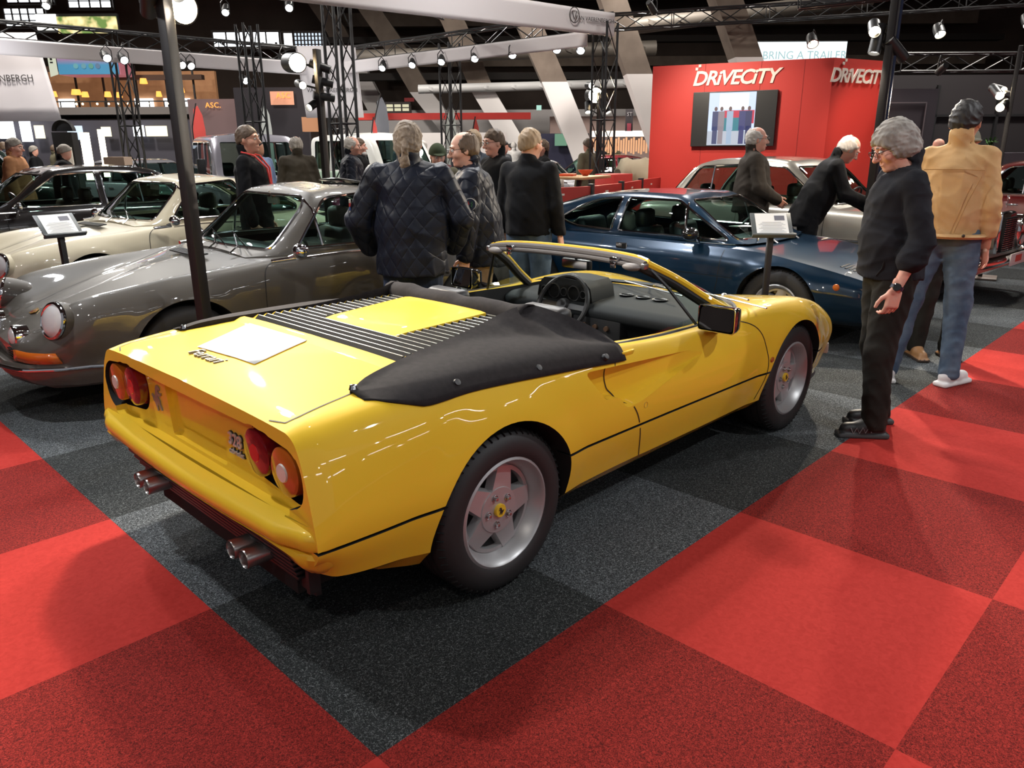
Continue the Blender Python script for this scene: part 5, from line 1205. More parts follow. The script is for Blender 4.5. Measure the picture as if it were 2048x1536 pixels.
            S.cone(HP((-.115,0,-.005)), HP((-.130,0,-.03)), .022, .018, .015); S.cone(HP((-.128,0,-.03)), HP((-.105,.012,-.135)), .020, .026, .01); S.cone(HP((-.115,.0,-.10)), HP((-.085,-.03,-.185)), .022, .010, .012); S.cone(HP((-.08,.03,-.06)), HP((-.075,.045,-.15)), .022, .008, .02)
        elif kind == 'cap': S.ell(HP((.075,0,.045)), (.075,.066,.014), .01, R_=M); S.plane(HP((0,0,.02)), tuple(M@np.array([.1,0,-1.])))
        if kind != 'cap': S.wrinkle(.0045 if q else .001, (90,140,200), sd)
        V, F = S.mesh(); npmesh('cap' if kind == 'cap' else 'hair', V, F, hm, A)
    if q >= 1:
        for s in (1,-1):
            mb = MB(); mb.ell(HP((.0815,s*.031,.012)), (.0115,.0125,.0115), 14); e = mb.build('eye', mat('eye_white', (.7,.67,.62), .25), A)
            mb = MB(); mb.ell(HP((.0905,s*.031,.012)), (.0035,.0055,.0055), 12); mb.build('iris', mat('iris_dark', (.03,.025,.02), .2), e)
            mb = MB(); mb.tube([HP((.091,s*.014,.036)), HP((.094,s*.030,.041)), HP((.083,s*.050,.036))], [.0035,.0045,.002], 6); mb.build('eyebrow', hair[1] if hair and hair[1] else mat('brow', (.12,.09,.07), .8), A)
        mb = MB(); mb.tube([HP((.089,-.022,-.060)), HP((.0945,0,-.059)), HP((.089,.022,-.060))], [.002,.0042 if not mouth_open else .008,.002], 6); mb.build('mouth', mat('lip', (.36,.13,.11), .5), A)
    if glasses:
        gm = mat('spectacle_frame', (.03,.025,.025), .3); mb = MB()
        for s in (1,-1):
            mb.tube([HP((.112, s*.033+.024*math.cos(a), .010+.017*math.sin(a))) for a in np.linspace(0,2*PI,20,endpoint=False)], .0018, 5, closed=True); mb.tube([HP((.110,s*.057,.016)), HP((.06,s*.079,.016)), HP((-.005,s*.086,.012))], .0018, 5)
        mb.tube([HP((.113,-.010,.013)), HP((.116,0,.015)), HP((.113,.010,.013))], .0018, 5); mb.build('glasses', gm, A)
    if extra: extra(A, dict(U=U, HP=HP, M=M, J=J, L=L, sh=sh))
    return A
def cloth(name, c, rough=.85, quilt=False, sheen=.0, bump=(300,.3,.0015), c2=None):
    if name in _mats: return _mats[name]
    m = mat(name, c, rough, spec=.2, bump=bump, sheen=sheen, noise=(9, c2 or tuple(x*1.35+.004 for x in c), 5, .35, .75))
    if quilt:
        nt = m.node_tree; b = nt.nodes['Principled BSDF']; N = nt.nodes.new; Lk = nt.links.new
        tc = N('ShaderNodeTexCoord'); sx = N('ShaderNodeSeparateXYZ'); Lk(tc.outputs['Object'], sx.inputs[0])
        def mt(op, a, c_=None):
            n = N('ShaderNodeMath'); n.operation = op
            for i, v in enumerate((a, c_)):
                if v is None: continue
                if isinstance(v, (int,float)): n.inputs[i].default_value = v
                else: Lk(v, n.inputs[i])
            return n.outputs[0]
        u = mt('ADD', sx.outputs[1], mt('MULTIPLY', sx.outputs[0], .6)); z = mt('MULTIPLY', sx.outputs[2], .75)
        a = mt('ABSOLUTE', mt('SINE', mt('MULTIPLY', mt('ADD', u, z), 34.))); c_ = mt('ABSOLUTE', mt('SINE', mt('MULTIPLY', mt('SUBTRACT', u, z), 34.)))
        h = mt('POWER', mt('MINIMUM', a, c_), .4); bp = N('ShaderNodeBump'); bp.inputs['Strength'].default_value = .55; bp.inputs['Distance'].default_value = .010; Lk(h, bp.inputs['Height'])
        old = b.inputs['Normal'].links[0].from_socket; Lk(old, bp.inputs['Normal']); Lk(bp.outputs[0], b.inputs['Normal'])
    return m
C_NAVY = cloth('quilted_navy', (.006,.008,.016), .5, True, 0); C_BLK = cloth('black_wool', (.005,.005,.006), c2=(.008,.008,.009)); C_FLEECE = cloth('charcoal_fleece', (.012,.012,.015), .95, c2=(.020,.020,.024))
C_TAN = cloth('camel_suede', (.50,.30,.13), .8, c2=(.58,.37,.18)); C_JEAN = cloth('blue_denim', (.055,.085,.13), .85, c2=(.12,.16,.21)); C_DJEAN = cloth('dark_denim', (.014,.022,.045)); C_BTROU = cloth('black_twill', (.012,.011,.009), .8, c2=(.022,.020,.016))
C_GREYS = cloth('olive_grey_knit', (.035,.028,.022)); C_BROWN = cloth('brown_tweed', (.030,.024,.016)); C_BEIGE = cloth('beige_cord', (.22,.15,.09)); C_LBLUE = cloth('blue_cloth', (.12,.17,.28)); C_KHAKI = cloth('khaki_cloth', (.09,.08,.05)); C_GREEN = cloth('olive_cloth', (.04,.055,.03)); C_RED = cloth('red_cloth', (.35,.03,.03)); C_WHITE = cloth('light_cloth', (.5,.48,.46)); C_ORANGE = cloth('orange_brown_cloth', (.36,.17,.08))
H_GREY = mat('hair_grey', (.20,.175,.15), .7, noise=(55,(.36,.33,.29),5,.35,.7), bump=(130,.6,.003)); H_BRN = mat('hair_brown', (.075,.045,.025), .6, noise=(60,(.14,.09,.055),5,.35,.7), bump=(130,.6,.003)); H_DARK = mat('hair_dark', (.014,.011,.010), .6, bump=(150,.5,.002)); H_WHITE = mat('hair_white', (.48,.45,.42), .7, bump=(130,.6,.003)); H_SAND = mat('hair_sandy', (.26,.17,.09), .6, noise=(60,(.36,.26,.16),5,.35,.7), bump=(130,.6,.003))
for m_ in (H_GREY,H_BRN,H_DARK,H_WHITE,H_SAND):
    nt = m_.node_tree; tc_ = [n for n in nt.nodes if n.type == 'TEX_COORD'][0]; mp_ = nt.nodes.new('ShaderNodeMapping'); mp_.inputs['Scale'].default_value = (.45,1,.16); mp_.inputs['Rotation'].default_value = (0,.5,0)
    for lk in list(tc_.outputs['Object'].links): nt.links.new(mp_.outputs[0], lk.to_socket)
    nt.links.new(tc_.outputs['Object'], mp_.inputs['Vector'])
S_BLK = (mat('shoe_black', (.014,.013,.013), .5), mat('sole_grey', (.06,.06,.06), .7)); S_WHT = (mat('shoe_white', (.68,.66,.64), .5), mat('sole_white', (.72,.70,.68), .6)); S_TAN = (mat('shoe_tan', (.30,.15,.06), .5), mat('sole_brown', (.05,.03,.02), .6))
# ---- the figures near the yellow car
def fleece_extra(A, g):
    w_ = g['J'][1][2]; e = g['J'][1][1]; d = (w_-e)/np.linalg.norm(w_-e); q = Vector(d).to_track_quat('Z', 'Y').to_matrix().to_4x4(); c = Vector(w_-d*.012)
    mb = MB(); mb.lathe([(.030,-.010),(.033,-.010),(.033,.010),(.030,.010)], axis='z', n=28, closed=True); mb.xf(Matrix.Translation(c) @ q); s = mb.build('watch_strap', mat('strap_navy', (.012,.016,.04), .5), A)
    n = Vector((.35,.9,.1)); n = (n-Vector(d)*n.dot(Vector(d))).normalized(); mb = MB(); mb.lathe([(.0,.010),(.018,.010),(.021,.006),(.021,-.002)], axis='z', n=28); mb.xf(Matrix.Translation(c+n*.031) @ n.to_track_quat('Z','Y').to_matrix().to_4x4()); mb.build('watch_face', mat('gloss_black', (.01,.01,.01), .08, coat=1.), s)
    # half-zip line and pocket slit
    U = g['U']; mb = MB(); mb.tube([U((.10,.145,1.12)), U((.085,.165,1.04)), U((.10,.160,.97)), U((.12,.14,.93))], .008, 6, flat=.5); mb.build('pocket_slit', M_DARK, A)
    for s in (1,-1):
        h, kn, a, fa = g['L'][s]; c_, sn = math.cos(fa), math.sin(fa)
        mb = MB(); P = []
        for i in range(8): P.append(Vector((a[0]+c_*(.02+.016*i)-sn*s*.047*(1-.02*i), a[1]+sn*(.02+.016*i)+c_*s*.047*(1-.02*i), .040+(.035 if i % 2 else 0)-.002*i)))
        mb.tube(P, .0035, 5); mb.build('shoe_stripe', mat('shoe_grey', (.22,.22,.22), .6), A)
person('person in charcoal half-zip fleece and black trousers looking down, watch on wrist', (3.53,-.02,0), R(128), 1.76, 2, 1.07, .05, (.05,.42,0), {1:(.05,.12,.0), -1:(-.06,-.12,.1)},
   {1:((-.05,.07,-.29),(.05,.085,-.54)), ('h',1):(.12,.01,-1), ('p',1):(.3,-1,0), ('c',1):.9, -1:((-.06,-.03,-.29),(-.07,.0,-.54))}, (C_FLEECE,.022), (C_BTROU,1.08), S_BLK, ('full',H_GREY,.019), SK2, glasses=True, topkind='polo', hem=.90, sleeve=.42, extra=fleece_extra)
def tan_extra(A, g):
    U = g['U']; mb = MB()
    for s in (1,-1): mb.tube([U((-.165,s*.15,1.30)), U((-.176,s*.10,1.15)), U((-.172,s*.055,.97))], .003, 5)
    mb.tube([U((-.150,-.16,1.335)), U((-.170,0,1.34)), U((-.150,.16,1.335))], .003, 5); mb.build('seam_stitching', cloth('camel_dark', (.30,.17,.07)), A)
    mb = MB(); P = [U((-.17*math.cos(a), .21*math.sin(a), .945)) for a in np.linspace(-1.35,1.35,15)]; mb.tube(P, .016, 6, flat=1.6); mb.build('waistband', C_TAN, A)
    for y in (.11,-.11): mb = MB(); mb.ell(U((-.176,y,.955)), (.006,.010,.010), 10); mb.build('button', mat('button_brown', (.03,.02,.015), .3), A)
person('person seen from behind in camel suede jacket, blue jeans and white sneakers', (4.86,.08,0), R(8), 1.90, 2, 1.02, 0., (-.1,.08,0), {1:(-.15,.20,.3), -1:(-.05,-.16,-.45)},
   {1:((.03,.055,-.285),(.20,-.01,-.46)), -1:((-.03,-.06,-.285),(.03,-.065,-.54))}, (C_TAN,.018), (C_JEAN,.98), S_WHT, ('short',H_DARK,.008), SK3, topkind='jacket', hem=.93, extra=tan_extra, shoulders=.85)
def patch_round(A, p, n, r):
    n = Vector(n).normalized(); M_ = Matrix.Translation(Vector(p)) @ n.to_track_quat('Z','Y').to_matrix().to_4x4()
    mb = MB(); mb.lathe([(0,.004),(r,.004),(r,-.01)], axis='z', n=28); mb.xf(M_); o = mb.build('round_patch', mat('patch_white', (.55,.53,.50), .8), A, angle=50)
    mb = MB(); mb.lathe([(0,.0045),(r*.92,.0045),(r*.92,.006),(r*.62,.006),(r*.62,.0045)], axis='z', n=28); mb.xf(M_); mb.build('patch_ring', mat('patch_navy', (.02,.03,.06), .8), o)
    mb = MB(); mb.box((-r*.28,0,.006), (r*.10,r*.95,.003)); mb.box((-r*.28,0.08*r,.006), (r*.42,r*.10,.003)); mb.xf(M_); mb.build('patch_cross', mat('patch_red', (.45,.03,.03), .8), o)
    mb = MB(); mb.tube([(r*(.28+.12*math.sin(t*2.2)), r*(.45-.15*t), .007) for t in np.linspace(0,6,14)], r*.055, 5); mb.xf(M_); mb.build('patch_serpent', mat('patch_green', (.03,.16,.07), .8), o)
def bald_extra(A, g):
    e = g['J'][1][1]; s_ = g['J'][1][0]; p = s_+(e-s_)*.62; n = np.array([.15,1.,.0]); patch_round(A, p+np.array([.0,.074,0]), n, .042)
    U = g['U']; p = U((.165,.115,1.27)); M_ = Matrix.Translation(Vector(p)) @ Vector((1,.45,.1)).to_track_quat('Z','Y').to_matrix().to_4x4()
    mb = MB(); mb.prism([(-.03,.036),(0,.042),(.03,.036),(.027,-.01),(0,-.046),(-.027,-.01)], 0, .005, 'xy'); mb.xf(M_); o = mb.build('crest_patch', mat('patch_gold', (.42,.30,.08), .6), A, smooth=False)
    mb = MB(); mb.prism([(-.022,.02),(-.002,.02),(-.002,-.0),(-.022,-.0)], .005, .007, 'xy'); mb.prism([(.002,-.004),(.02,-.004),(.012,-.024),(.002,-.034)], .005, .007, 'xy'); mb.xf(M_); mb.build('crest_stripes', mat('patch_red', (.45,.03,.03), .8), o)
person('balding person with glasses in dark quilted coat bearing a crest and round sleeve patch', (2.95,2.68,0), R(140), 1.74, 2, 1.12, .16, (.1,.05,0), None,
   {1:((.03,.07,-.28),(.06,.06,-.54)), ('p',1):(.3,-1,0), ('c',1):1.0, -1:((.05,-.05,-.28),(.20,-.02,-.42))}, (C_NAVY,.040), (C_BEIGE,1.05), S_TAN, ('bald',H_BRN,.008), SK, glasses=True, topkind='jacket', hem=.78, extra=bald_extra)
def pony_extra(A, g):
    e = g['J'][1][1]; s_ = g['J'][1][0]; p = s_+(e-s_)*.72+np.array([-.02,.078,0])
    for k, c in enumerate(((.55,.53,.5),(.5,.04,.04),(.05,.10,.35),(.55,.53,.5),(.45,.42,.38))):
        mb = MB(); mb.box(p+np.array([0,0,.045-.022*k]), (.07,.008,.019)); mb.build('sleeve_patch', mat('patch_stripe_%d' % k, c, .8), A)
person('person seen from behind with grey ponytail, navy quilted bomber jacket and jeans', (2.17,2.50,0), R(52), 1.78, 2, 1.10, .02, (-.15,.02,0), None,
   {1:((-.02,.13,-.27),(.12,.07,-.46)), -1:((-.02,-.12,-.27),(.12,-.07,-.46)), ('hide',1):1, ('hide',-1):1}, (C_NAVY,.045), (C_DJEAN,1.1), S_BLK, ('pony',mat('hair_ash', (.13,.095,.065), .7, noise=(55,(.24,.19,.14),5,.35,.7), bump=(130,.6,.003)),.010), SK, topkind='jacket', hem=.80, extra=pony_extra, shoulders=1.1)
# ---- second rank
person('person with glasses in dark suit and open shirt, facing a black-sweatered person', (4.55,4.12,0), R(165), 1.80, 1, 1.05, .03, (.0,.12,0), None, None, (C_BLK,.022), (C_BLK,1.), S_BLK, ('short',H_BRN,.007), SK2, glasses=True, topkind='coat', hem=.80)
person('person seen from behind in black sweater and faded jeans beside the red partition', (3.76,2.94,0), R(20), 1.77, 1, 1.05, .02, (-.35,.05,0), None, {-1:((-.02,-.06,-.28),(.04,-.08,-.52))}, (C_BLK,.026), (C_JEAN,1.05), S_BLK, ('short',H_SAND,.007), SK, topkind='sweater', hem=.90)
person('smiling person with white beard and glasses in olive grey knit sweater', (6.93,2.60,0), R(-55), 1.82, 1, 1.12, .02, (.05,.02,0), None, {1:((.05,.07,-.27),(.24,-.03,-.40)), -1:((.05,-.07,-.27),(.24,.03,-.40))}, (C_GREYS,.034), (C_BLK,1.05), S_BLK, ('bald',H_WHITE,.008), SK2, glasses=True, topkind='polo', hem=.88, mouth_open=True)
person('person in black suit bending forward beside the silver beige saloon', (6.92,1.95,0), R(-62), 1.80, 1, 1.05, .46, (.1,.25,0), None, {1:((.12,.02,-.26),(.36,.0,-.40)), ('h',1):(.3,0,-1), -1:((.10,-.02,-.26),(.34,.02,-.36))}, (C_BLK,.028), (C_BLK,1.0), S_BLK, ('bald',H_WHITE,.009), SK2, topkind='coat', hem=.78)
person('person in patterned flat cap behind the camel-jacketed person', (5.50,.22,0), R(-140), 1.74, 1, 1., 0., (0,.05,0), {1:(.0,.12,0), -1:(.0,-.12,0)}, None, (C_KHAKI,.03), (C_BTROU,1.), S_TAN, ('cap',cloth('cap_tweed', (.16,.15,.11)),.014), SK2)
# ---- people further back
def lanyard(A, g):
    U = g['U']; mb = MB(); P = [U((-.06,.07,1.50)), U((.06,.08,1.47)), U((.155,.04,1.36)), U((.172,.01,1.16)), U((.172,-.01,1.16)), U((.155,-.04,1.36)), U((.06,-.08,1.47)), U((-.06,-.07,1.50))]; mb.tube(P, .009, 6); o = mb.build('lanyard', mat('lanyard_red', (.7,.05,.04), .6), A)
    mb = MB(); mb.box(U((.18,0,1.09)), (.006,.08,.12)); mb.build('pass_card', mat('pass_orange', (.75,.12,.05), .5), o)
person('young person in dark suit with red lanyard and orange pass card', (2.78,5.72,0), R(-45), 1.84, 1, .95, 0., (-.15,0,0), None, None, (C_BLK,.018), (C_BLK,.95), S_BLK, ('short',H_BRN,.007), SK, topkind='coat', hem=.80, extra=lanyard)
person('broad person in brown tweed coat seen from behind near the dark lamp post', (4.71,8.13,0), R(75), 1.79, 1, 1.12, .02, (0,.1,0), None, None, (C_BROWN,.035), (C_BTROU,1.), S_BLK, ('bald',H_GREY,.008), SK2, topkind='coat', hem=.76)
person('person in light blue jacket standing between the dark cars', (4.76,9.30,0), R(-80), 1.76, 0, 1., 0., (.6,0,0), None, None, (C_LBLUE,.03), (C_BTROU,1.), S_BLK, ('short',H_DARK,.007), SK3)
person('person in dark blue jacket and beige trousers before the mint off-roader', (5.45,7.97,0), R(-35), 1.79, 1, 1.05, .06, (0,.1,0), None, None, (C_NAVY,.035), (C_BEIGE,1.), S_TAN, ('bald',H_WHITE,.010), SK2, topkind='coat', hem=.80)
person('person in black coat with pale scarf before the mint off-roader', (6.28,8.92,0), R(-40), 1.78, 1, .95, 0., (.1,.05,0), None, None, (C_BLK,.03), (C_BLK,1.), S_BLK, ('short',H_BRN,.007), SK2, topkind='coat', hem=.70, extra=lambda A, g: MB().ell(g['HP']((.065,0,-.10)), (.05,.06,.04)).build('scarf', C_WHITE, A))
person('person in orange-brown jacket at the far left behind the anthracite saloon', (2.25,11.9,0), R(-35), 1.80, 1, 1.08, .08, (0,.1,0), None, None, (C_ORANGE,.035), (C_BTROU,1.), S_BLK, ('short',H_GREY,.010), SK2)
person('person in long black coat beside the orange-brown jacket', (3.0,12.3,0), R(-20), 1.72, 0, 1.05, .1, (0,.2,0), None, None, (C_BLK,.04), (C_BLK,1.), S_BLK, ('short',H_GREY,.007), SK2, topkind='coat', hem=.6)
person('person in dark grey jacket seen from behind with sandy hair, mid hall', (5.45,5.42,0), R(60), 1.82, 1, 1.05, 0., (0,0,0), None, None, (cloth('slate_cloth', (.035,.042,.055)),.035), (C_BTROU,1.), S_BLK, ('full',H_SAND,.016), SK2)
person('person in olive hat standing behind the balding person', (4.64,5.13,0), R(-120), 1.66, 1, 1., .05, (0,.2,0), None, None, (C_KHAKI,.03), (C_BTROU,1.), S_BLK, ('cap',C_GREEN,.022), SK2)
person('person in black padded jacket talking by the wine red car', (7.75,6.42,0), R(150), 1.74, 1, 1.08, 0., (0,.0,0), None, {1:((.02,.07,-.27),(.18,.05,-.42))}, (C_BLK,.035), (C_BLK,1.), S_BLK, ('short',H_BRN,.007), SK2)
person('bald person far right in front of the dark panelled wall', (14.0,2.9,0), R(-100), 1.75, 0, 1., .05, (0,.3,0), None, None, (C_WHITE,.03), (C_BLK,1.), S_BLK, None, SK2)
# ================================================================== the exhibition hall (its axis runs at 45 degrees to the carpet grid)
HR = Vector((math.sin(_yaw), -math.cos(_yaw), 0)); HFD = Vector((math.cos(_yaw), math.sin(_yaw), 0)); HO = Vector((-.9454, -1.4523, 0))
def HF(u, v, z=0.): return HO+HR*u+HFD*v+Vector((0,0,z))
HM = Matrix((HR, HFD, Vector((0,0,1)))).transposed()
def hbox(mb, u, v, z, d, m=0, bev=0.): mb.box(HF(u, v, z), d, rot=HM, m=m, bev=bev); return mb
def hone(name, mt, u, v, z, d, label=None, cat=None, parent=None, group=None, bev=0., smooth=False):
    o = hbox(MB(), u, v, z, d, bev=bev).build(name, mt, parent, smooth=smooth)
    if label: tag(o, label, cat, group)
    return o
M_BRN = mat('brown_hall_cladding', (.055,.040,.032), .9, noise=(.6,(.09,.065,.052),4,.3,.7)); M_CONC = mat('brown_concrete', (.10,.075,.058), .9, noise=(2.,(.15,.115,.09),4,.3,.7)); M_WPAINT = mat('white_painted_concrete', (.60,.56,.54), .8)
M_WALLW = mat('pale_wall', (.42,.39,.38), .85); M_DAY = emis('daylight_pane', (.88,.94,1.), 3.2); M_DAYG = emis('daylight_pane_dim', (.62,.72,.85), 1.3); M_WARM = emis('warm_light', (1.,.62,.28), 4.)
o = hone('wall_back', M_BRN, -4, 36, 6, (64, .4, 12)); struct(o)
o = hone('wall_right', M_BRN, 24, 10, 5, (.4, 52, 10)); struct(o)
o = hone('wall_left', M_BRN, -27, 10, 5, (.4, 52, 10)); struct(o)
o = hone('ceiling', M_BRN, -1, 16, 10.2, (58, 42, .3)); struct(o)
# clerestory windows
def pane_window(k, u0, u1, z0, z1, v, n, rows, glow):
    E_ = hone('window_%d' % k, mat('window_frame_dark', (.05,.04,.035), .7), (u0+u1)/2, v+.12, (z0+z1)/2, (u1-u0+.1, .1, z1-z0+.1)); struct(E_)
    mb = MB(); hbox(mb, (u0+u1)/2, v+.04, (z0+z1)/2, (u1-u0, .04, z1-z0)); mb.build('pane', glow, E_, smooth=False)
    mb = MB()
    for i in range(n+1): hbox(mb, u0+(u1-u0)*i/n, v, (z0+z1)/2, (.05, .06, z1-z0+.06))
    for j in range(1, rows): hbox(mb, (u0+u1)/2, v, z0+(z1-z0)*j/rows, (u1-u0, .05, .035))
    for j in (0, rows): hbox(mb, (u0+u1)/2, v, z0+(z1-z0)*j/rows, (u1-u0+.1, .08, .08))
    if n == 5 and rows == 1:
        for i in range(n): hbox(mb, u0+(u1-u0)*(i+.72)/n, v, z0+.15, (.09, .04, .09))
    mb.build('glazing_bars', mat('window_frame_dark', (.05,.04,.035), .7), E_, smooth=False)
pane_window(1, -11.85, -9.2, 5.5, 6.10, 33, 5, 1, M_DAY); pane_window(2, -9.05, -8.66, 5.45, 6.06, 33, 1, 1, M_DAY); pane_window(3, -8.62, -7.38, 5.45, 6.06, 33, 9, 4, M_DAYG)
pane_window(4, -20.0, -18.4, 6.3, 7.0, 33, 5, 3, M_DAY); pane_window(5, -17.4, -15.7, 6.95, 7.5, 33, 4, 2, M_DAY); pane_window(6, -5.0, -3.8, 2.92, 3.24, 30.4, 4, 2, emis('window_yellowish', (.8,.75,.5), .9)); pane_window(7, -19.8, -18.0, 7.15, 7.6, 33, 4, 2, M_DAY)
# horizontal beams and ducts on the back wall
k = 0
for z, t_, v in ((4.9,.35,33),(4.2,.25,31),(6.6,.5,34),(5.6,.22,32),(7.6,.5,34)):
    k += 1; o = hone('trim_%d' % k, M_CONC if k % 2 else mat('dark_beam', (.018,.014,.012), .9), 6, v, z, (26, .5, t_)); struct(o)
for i, (u0, u1, z0, z1, v) in enumerate(((-5.5,4.6,4.35,4.6,26),(2.6,9.5,4.6,5.3,22),(-3,5,3.45,3.62,26.5))):
    mb = MB(); P = [HF(u0+(u1-u0)*t, v, z0+(z1-z0)*t) for t in np.linspace(0,1,9)]; mb.tube(P, (.22,.20,.14)[i], 14)
    for t in np.linspace(.05,.95,9): mb.tube([HF(u0+(u1-u0)*t, v, z0+(z1-z0)*t-.05), HF(u0+(u1-u0)*t+.04, v, z0+(z1-z0)*t+.05)], (.25,.225,.155)[i], 14)
    o = mb.build('air_duct', mat('duct_brown', (.10,.085,.07), .6, .3) if i < 2 else mat('duct_white', (.45,.44,.43), .5), None); tag(o, ('long brown air duct along the back of the hall', 'brown air duct high up at the right of the hanging banner', 'pale air duct below the brown duct')[i], 'duct')
# leaning arch columns, white at the foot
cols = [('A',30,(-3.29,3.58),(-5.74,7.4),(-2.2,2.2),.80),('B',27,(-.93,3.45),(-2.9,7.4),(-.10,2.1),.78),('C',24,(1.29,3.44),(-.75,7.2),(2.1,1.6),.74),('D',21,(3.28,3.38),(1.3,7.6),(3.98,1.7),.66),('E',18.5,(5.3,3.5),(3.2,7.6),(6.2,1.6),.60),('F',33,(-6.3,4.9),(-7.8,7.5),(-5.0,2.3),.8)]
names = ['second from the left','third from the left','fourth from the left','directly left of the red booth','behind the red booth','furthest left']
for (c, v, mid, top, bot, w_), nm in zip(cols, names):
    A = empty('arch_column', HF(bot[0]+(bot[0]-mid[0])/(mid[1]-bot[1])*bot[1]*.9, v, 0), 0, 'leaning concrete arch column with white foot, '+nm, 'column')
    inv = Matrix.Translation(A.location).inverted()
    def slab(P, mt, nm_):
        mb = MB(); G = []
        for (u, z) in P: G.append([HF(u-w_/2, v-.3, z), HF(u+w_/2, v-.3, z), HF(u+w_/2, v+.35, z), HF(u-w_/2, v+.35, z), HF(u-w_/2, v-.3, z)])
        mb.grid(G); mb.xf(inv); mb.build(nm_, mt, A, smooth=False)
    slab([(bot[0]+(bot[0]-mid[0])/(mid[1]-bot[1])*bot[1]*.9, 0), bot, mid], M_WPAINT, 'white_foot'); slab([mid, ((mid[0]+top[0])/2+.12, (mid[1]+top[1])/2), top, (top[0]-2.4, 10)], M_CONC, 'concrete_arch')
# low white wall band at the back right, mezzanine at the left
o = hone('wall_service', M_WALLW, .5, 30.8, 1.5, (14, .3, 3.0)); struct(o); o = hone('trim_20', mat('pink_lit_wall', (.50,.36,.32), .85), 4.2, 29.5, 1.35, (5.5, .2, 2.7)); struct(o)
mz = empty('mezzanine_restaurant', HF(-14, 29, 0), 0, 'mezzanine restaurant with warm timber wall, orange lamp shades and strings of bulbs', 'mezzanine')
iv = Matrix.Translation(mz.location).inverted()
def mzp(name, mt, *bx, smooth=False):
    mb = MB()
    for u, v, z, d in bx: hbox(mb, u, v, z, d)
    mb.xf(iv); return mb.build(name, mt, mz, smooth=smooth)
mzp('timber_wall', mat('timber_orange_glow', (.42,.20,.09), .7, noise=(3,(.52,.27,.13),4,.3,.7), emit=(1.,.45,.2), es=.12), (-14.6, 31, 3.7, (6.8,.2,1.5)))  # timber given a faint glow in place of lamplight falling on it
mzp('roof_fascia', mat('fascia_dark', (.10,.055,.035), .7), (-15.8, 29.6, 4.42, (3.4,.3,.16)), (-12.7, 29.6, 4.12, (3.1,.3,.16)))
mzp('floor_slab', mat('slab_grey', (.16,.14,.13), .7), (-14.3, 29, 2.88, (8.2, 3.6,.24))); mzp('railing', M_BLKMET, (-14.3, 27.3, 3.18, (8.0,.04,.04)), *[(-18.2+.5*i, 27.3, 3.08, (.03,.03,.24)) for i in range(17)])
for u0, u1 in ((-18.3,-17.6),(-17.2,-16.6),(-14.3,-13.6),(-13.2,-12.9),(-12.7,-12.2)): mzp('lit_window', M_DAY, ((u0+u1)/2, 30.8, 3.32, (u1-u0,.05,.32)))
for u in (-16.9,-15.9,-14.9,-13.7,-12.6,-11.6): mzp('mullion', M_BLKMET, (u, 29.8, 3.75, (.06,.06,1.6)))
for u, z, r_ in ((-16.6,3.5,.11),(-16.1,3.44,.11),(-15.3,3.5,.17),(-15.0,3.42,.12),(-14.2,3.42,.12),(-13.8,3.4,.10),(-12.88,3.85,.13),(-11.6,3.55,.12),(-12.4,3.42,.1)):
    mb = MB(); mb.lathe([(r_*.75,.16),(r_,0),(r_*.97,-.02)], axis='z', n=18); mb.xf(iv @ Matrix.Translation(HF(u, 28.6, z))); mb.build('lamp_shade', emis('shade_orange', (1.,.36,.06), 2.2), mz)
for u in (-16.13,-15.37,-15.02,-14.81,-14.61,-14.4,-13.91,-13.52,-13.22,-12.87,-12.55,-12.2,-11.54):
    mb = MB(); mb.ell((0,0,0), (.035,.035,.035), 8); mb.xf(iv @ Matrix.Translation(HF(u, 27.2, 3.10))); mb.build('bulb', emis('bulb_warm', (1.,.78,.45), 18.), mz)
for u in (-18,-15.6,-13.2,-10.8): mzp('support_post', M_BLKMET, (u, 27.6, 1.4, (.12,.12,2.8)))
# shop fronts under the mezzanine
for i, (u, z0, z1, w_, c) in enumerate(((-17.0,2.0,2.55,.5,M_DAY),(-16.35,1.9,2.65,.35,M_DAY),(-15.9,2.0,2.42,.3,emis('shop_yellow',(1.,.9,.6),1.6)),(-14.7,1.95,2.4,.5,M_DAYG),(-13.65,2.05,2.36,.3,emis('shop_yellow',(1.,.9,.6),1.6)),(-12.55,2.05,2.40,.35,M_DAY),(-11.95,2.05,2.38,.7,emis('shop_yellow',(1.,.9,.6),1.6)))):
    hone('light_box', c, u, 27, (z0+z1)/2, (w_,.06,z1-z0), 'bright shop panel under the mezzanine, number %s from the left' % ['one','two','three','four','five','six','seven'][i], 'light panel')
o = hone('wall_shops', mat('shop_back', (.06,.055,.07), .8), -14, 27.5, 1.3, (9, .2, 2.6)); struct(o)
